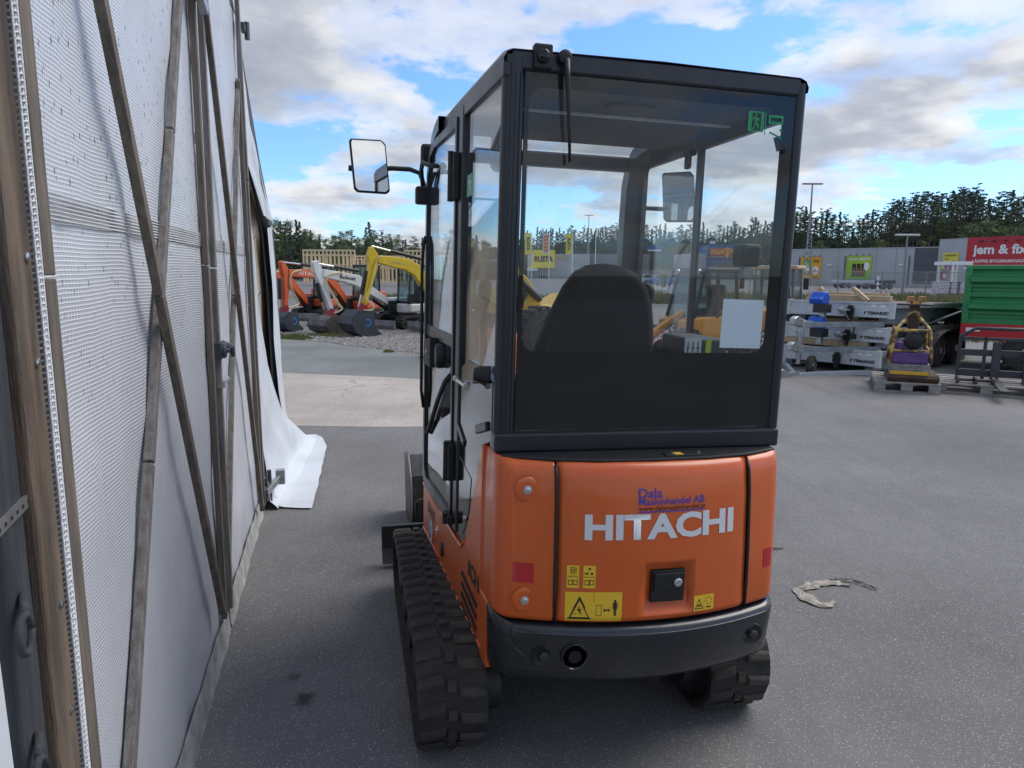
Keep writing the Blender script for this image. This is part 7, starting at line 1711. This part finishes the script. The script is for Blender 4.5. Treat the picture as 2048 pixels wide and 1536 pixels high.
hn = MB(); hn.tube([(0.01 + 0.22 * math.cos(rad(a)), 0.12 + 0.10 * math.sin(rad(a)), 1.04) for a in range(0, 361, 30)], 0.014, 8, cap=False); part(hn, 'handle_ring', M_wornst, hcol, smooth=180)
part(MB().box((-0.05, 0.04, 1.03), (0.07, 0.16, 1.09)), 'control_box', M_rust, hcol, bevel=0.01); part(MB().box((-0.03, 0.036, 1.04), (0.05, 0.0395, 1.08)), 'control_label', M_orb, hcol)
FK = thing('pallet_fork_frame', 'dark grey pallet fork carriage with two tines resting on a pallet', 'fork carriage', (6.62, 9.42, 0.146), rad(-27))
M_fk = mat('fork_grey', (0.045, 0.048, 0.054), 0.5, var=0.2, vscale=8)
for z, h_ in ((0.05, 0.10), (0.34, 0.09)): part(MB().box((-0.55, 0.30, z), (0.60, 0.34, z + h_)), 'cross_beam', M_fk, FK, bevel=0.006)
for x in (-0.55, -0.25, 0.25, 0.56): part(MB().box((x, 0.31, 0.0), (x + 0.04, 0.35, 0.60)), 'upright', M_fk, FK)
part(MB().tube([(-0.53, 0.33, 0.46), (-0.53, 0.33, 0.60), (-0.36, 0.33, 0.72), (0.42, 0.33, 0.72), (0.58, 0.33, 0.58), (0.58, 0.33, 0.46)], 0.024, 8), 'back_rail', M_fk, FK, smooth=60)
part(MB().box((-0.53, 0.31, 0.56), (0.58, 0.35, 0.60)), 'top_rail', M_fk, FK)
for x in (-0.15, 0.22):
    fk_ = MB(); fk_.prism([(0.29, 0.0), (0.29, 0.53), (0.25, 0.55), (0.235, 0.53), (0.235, 0.045), (-0.75, 0.012), (-0.75, 0.0)], 'x', x, x + 0.10); part(fk_, 'fork_tine', M_fk, FK, bevel=0.005)
AX = thing('roller_pins', 'pair of short steel pins with flanges lying on the fork pallet', 'steel pins', (6.06, 9.52, 0.146), rad(-20))
for x, y in ((-0.02, 0.0), (0.18, -0.05)):
    part(MB().cyl((x, y + 0.06, 0.05), (x + 0.22, y + 0.06, 0.05), 0.022, n=10), 'pin', M_wornst, AX, smooth=50)
    for q_ in (0, 0.2): part(MB().lathe((x + q_, y + 0.06, 0.05), (1, 0, 0), [(0, 0.05), (0.03, 0.05)], 14), 'flange', M_bktw, AX, smooth=40)

# ------------------------------------------------------------------ green tipping trailer
M_gr = mat('trailer_green', (0.028, 0.23, 0.075), 0.42, var=0.12, vscale=4); M_rd = mat('chassis_red', (0.50, 0.018, 0.022), 0.4, var=0.12, vscale=4)
g0 = sight(1932, 545, 12.0)
GT = thing('tipping_trailer', 'green ribbed tipping trailer with red chassis beside the stacked trailers', 'tipping trailer', (g0.x, 12.0, 0), rad(-34))
LZ, HZ, LG = 0.80, 1.74, 3.6
sb = MB(); prof = []
n_r = 2
zs_ = []
for c0, c1 in ((LZ + 0.05, (LZ + HZ) / 2 - 0.02), ((LZ + HZ) / 2 + 0.02, HZ - 0.05)):
    dz = (c1 - c0) / 6
    zs_ += [(c0, 0.0), (c0 + dz * 0.4, 0.0), (c0 + dz * 0.6, 0.03), (c0 + dz * 1.5, 0.03), (c0 + dz * 1.7, 0.0), (c0 + dz * 2.4, 0.0), (c0 + dz * 3.1, -0.085), (c0 + dz * 3.9, -0.085), (c0 + dz * 4.4, 0.0), (c0 + dz * 4.9, 0.0), (c0 + dz * 5.1, 0.03), (c0 + dz * 5.6, 0.03), (c1, 0.0)]
bays = [(0.08, 0.90), (1.0, 1.82), (1.92, 2.74), (2.84, 3.52)]
for a_, b_ in bays:
    mb = MB(); mb.grid([[(a_, y, z), (b_, y, z)] for z, y in zs_]); part(mb, 'ribbed_panel', M_gr, GT, solid=0.01)
for x in (0.0, 0.90, 1.82, 2.74, 3.52): part(MB().box((x, -0.05, LZ - (0.18 if x > 0.5 else 0.0)), (x + 0.10, 0.05, HZ)), 'side_post', M_gr, GT, bevel=0.008)
part(MB().box((0.0, -0.03, HZ - 0.05), (LG, 0.04, HZ + 0.02)), 'top_rail', M_gr, GT, bevel=0.01); part(MB().box((0.0, -0.03, (LZ + HZ) / 2 - 0.03), (LG, 0.03, (LZ + HZ) / 2 + 0.03)), 'mid_rail', M_gr, GT, bevel=0.008); part(MB().box((0.0, -0.03, LZ), (LG, 0.03, LZ + 0.06)), 'bottom_rail', M_gr, GT)
part(MB().box((0.0, 0.0, LZ), (0.06, 1.9, HZ)), 'tail_board', M_gr, GT); part(MB().box((0.0, 1.86, LZ), (LG, 1.92, HZ)), 'far_side', M_gr, GT)
part(MB().box((0.0, -0.06, LZ - 0.25), (LG, 1.95, LZ - 0.002)), 'floor_frame', M_rd, GT, bevel=0.01)
part(MB().box((0.6, 0.4, 0.32), (LG, 1.5, 0.53)), 'chassis', M_rd, GT, bevel=0.02)
for x in (0.95, 1.9):
    for y in (0.12, 1.75): tyre(GT, x, y, 0.36, 0.36, 0.30)
part(MB().box((0.55, 0.02, 0.42), (1.15, 0.05, 0.60)), 'lamp_board', M_rd, GT); part(MB().box((0.62, -0.002, 0.45), (0.90, 0.018, 0.56)), 'warning_plate', M_orb, GT)
part(MB().box((0.08, -0.064, LZ - 0.13), (0.28, -0.0605, LZ - 0.07)), 'maker_plate', M_white, GT)
for x, z in ((1.15, (LZ + HZ) / 2), (1.15, LZ + 0.03)): part(MB().box((x, -0.055, z - 0.03), (x + 0.13, -0.031, z + 0.03)), 'board_latch', M_gr, GT)
part(MB().box((1.42, -0.05, 1.22), (1.52, -0.047, 1.34)), 'yellow_plate', M_yelf, GT)
ry = MB(); ry.tube([(0.0, -0.02, 1.0), (-0.75, 0.2, 0.62)], 0.018, 6); part(ry, 'prop_rod', M_galvl, GT)
part(MB().cyl((0.95, 0.3, 0.2), (0.95, 0.3, 0.55), 0.03, n=8), 'prop_stand', M_galvl, GT)
hy = MB(); hy.lathe((1.35, 0.0, 0.30), (1, 0, 0), [(0, 0.05), (0.02, 0.09), (0.2, 0.09), (0.24, 0.04)], 14); part(hy, 'hydraulic_tank', M_rd, GT, smooth=40)

# dark vehicles standing behind the photographer, seen only as reflections in the rear glass
for loc, rz, nm, lb in (((1.2, -6.5, 0), rad(8), 'car_black', 'black car standing behind, mirrored in the dark rear glass'), ((-4.2, -8.0, 0), rad(-10), 'car_charcoal', 'charcoal car standing behind, mirrored beside the black car')):
    car(1024, 50, (0.010, 0.011, 0.013) if nm == 'car_black' else (0.03, 0.032, 0.036), nm, lb, rz)
    o = [x for x in bpy.data.objects if x.get('label') == lb][0]; o.location = loc; o['group'] = 'cars mirrored in the glass'; o.scale = (1, 1.05, 1.2)
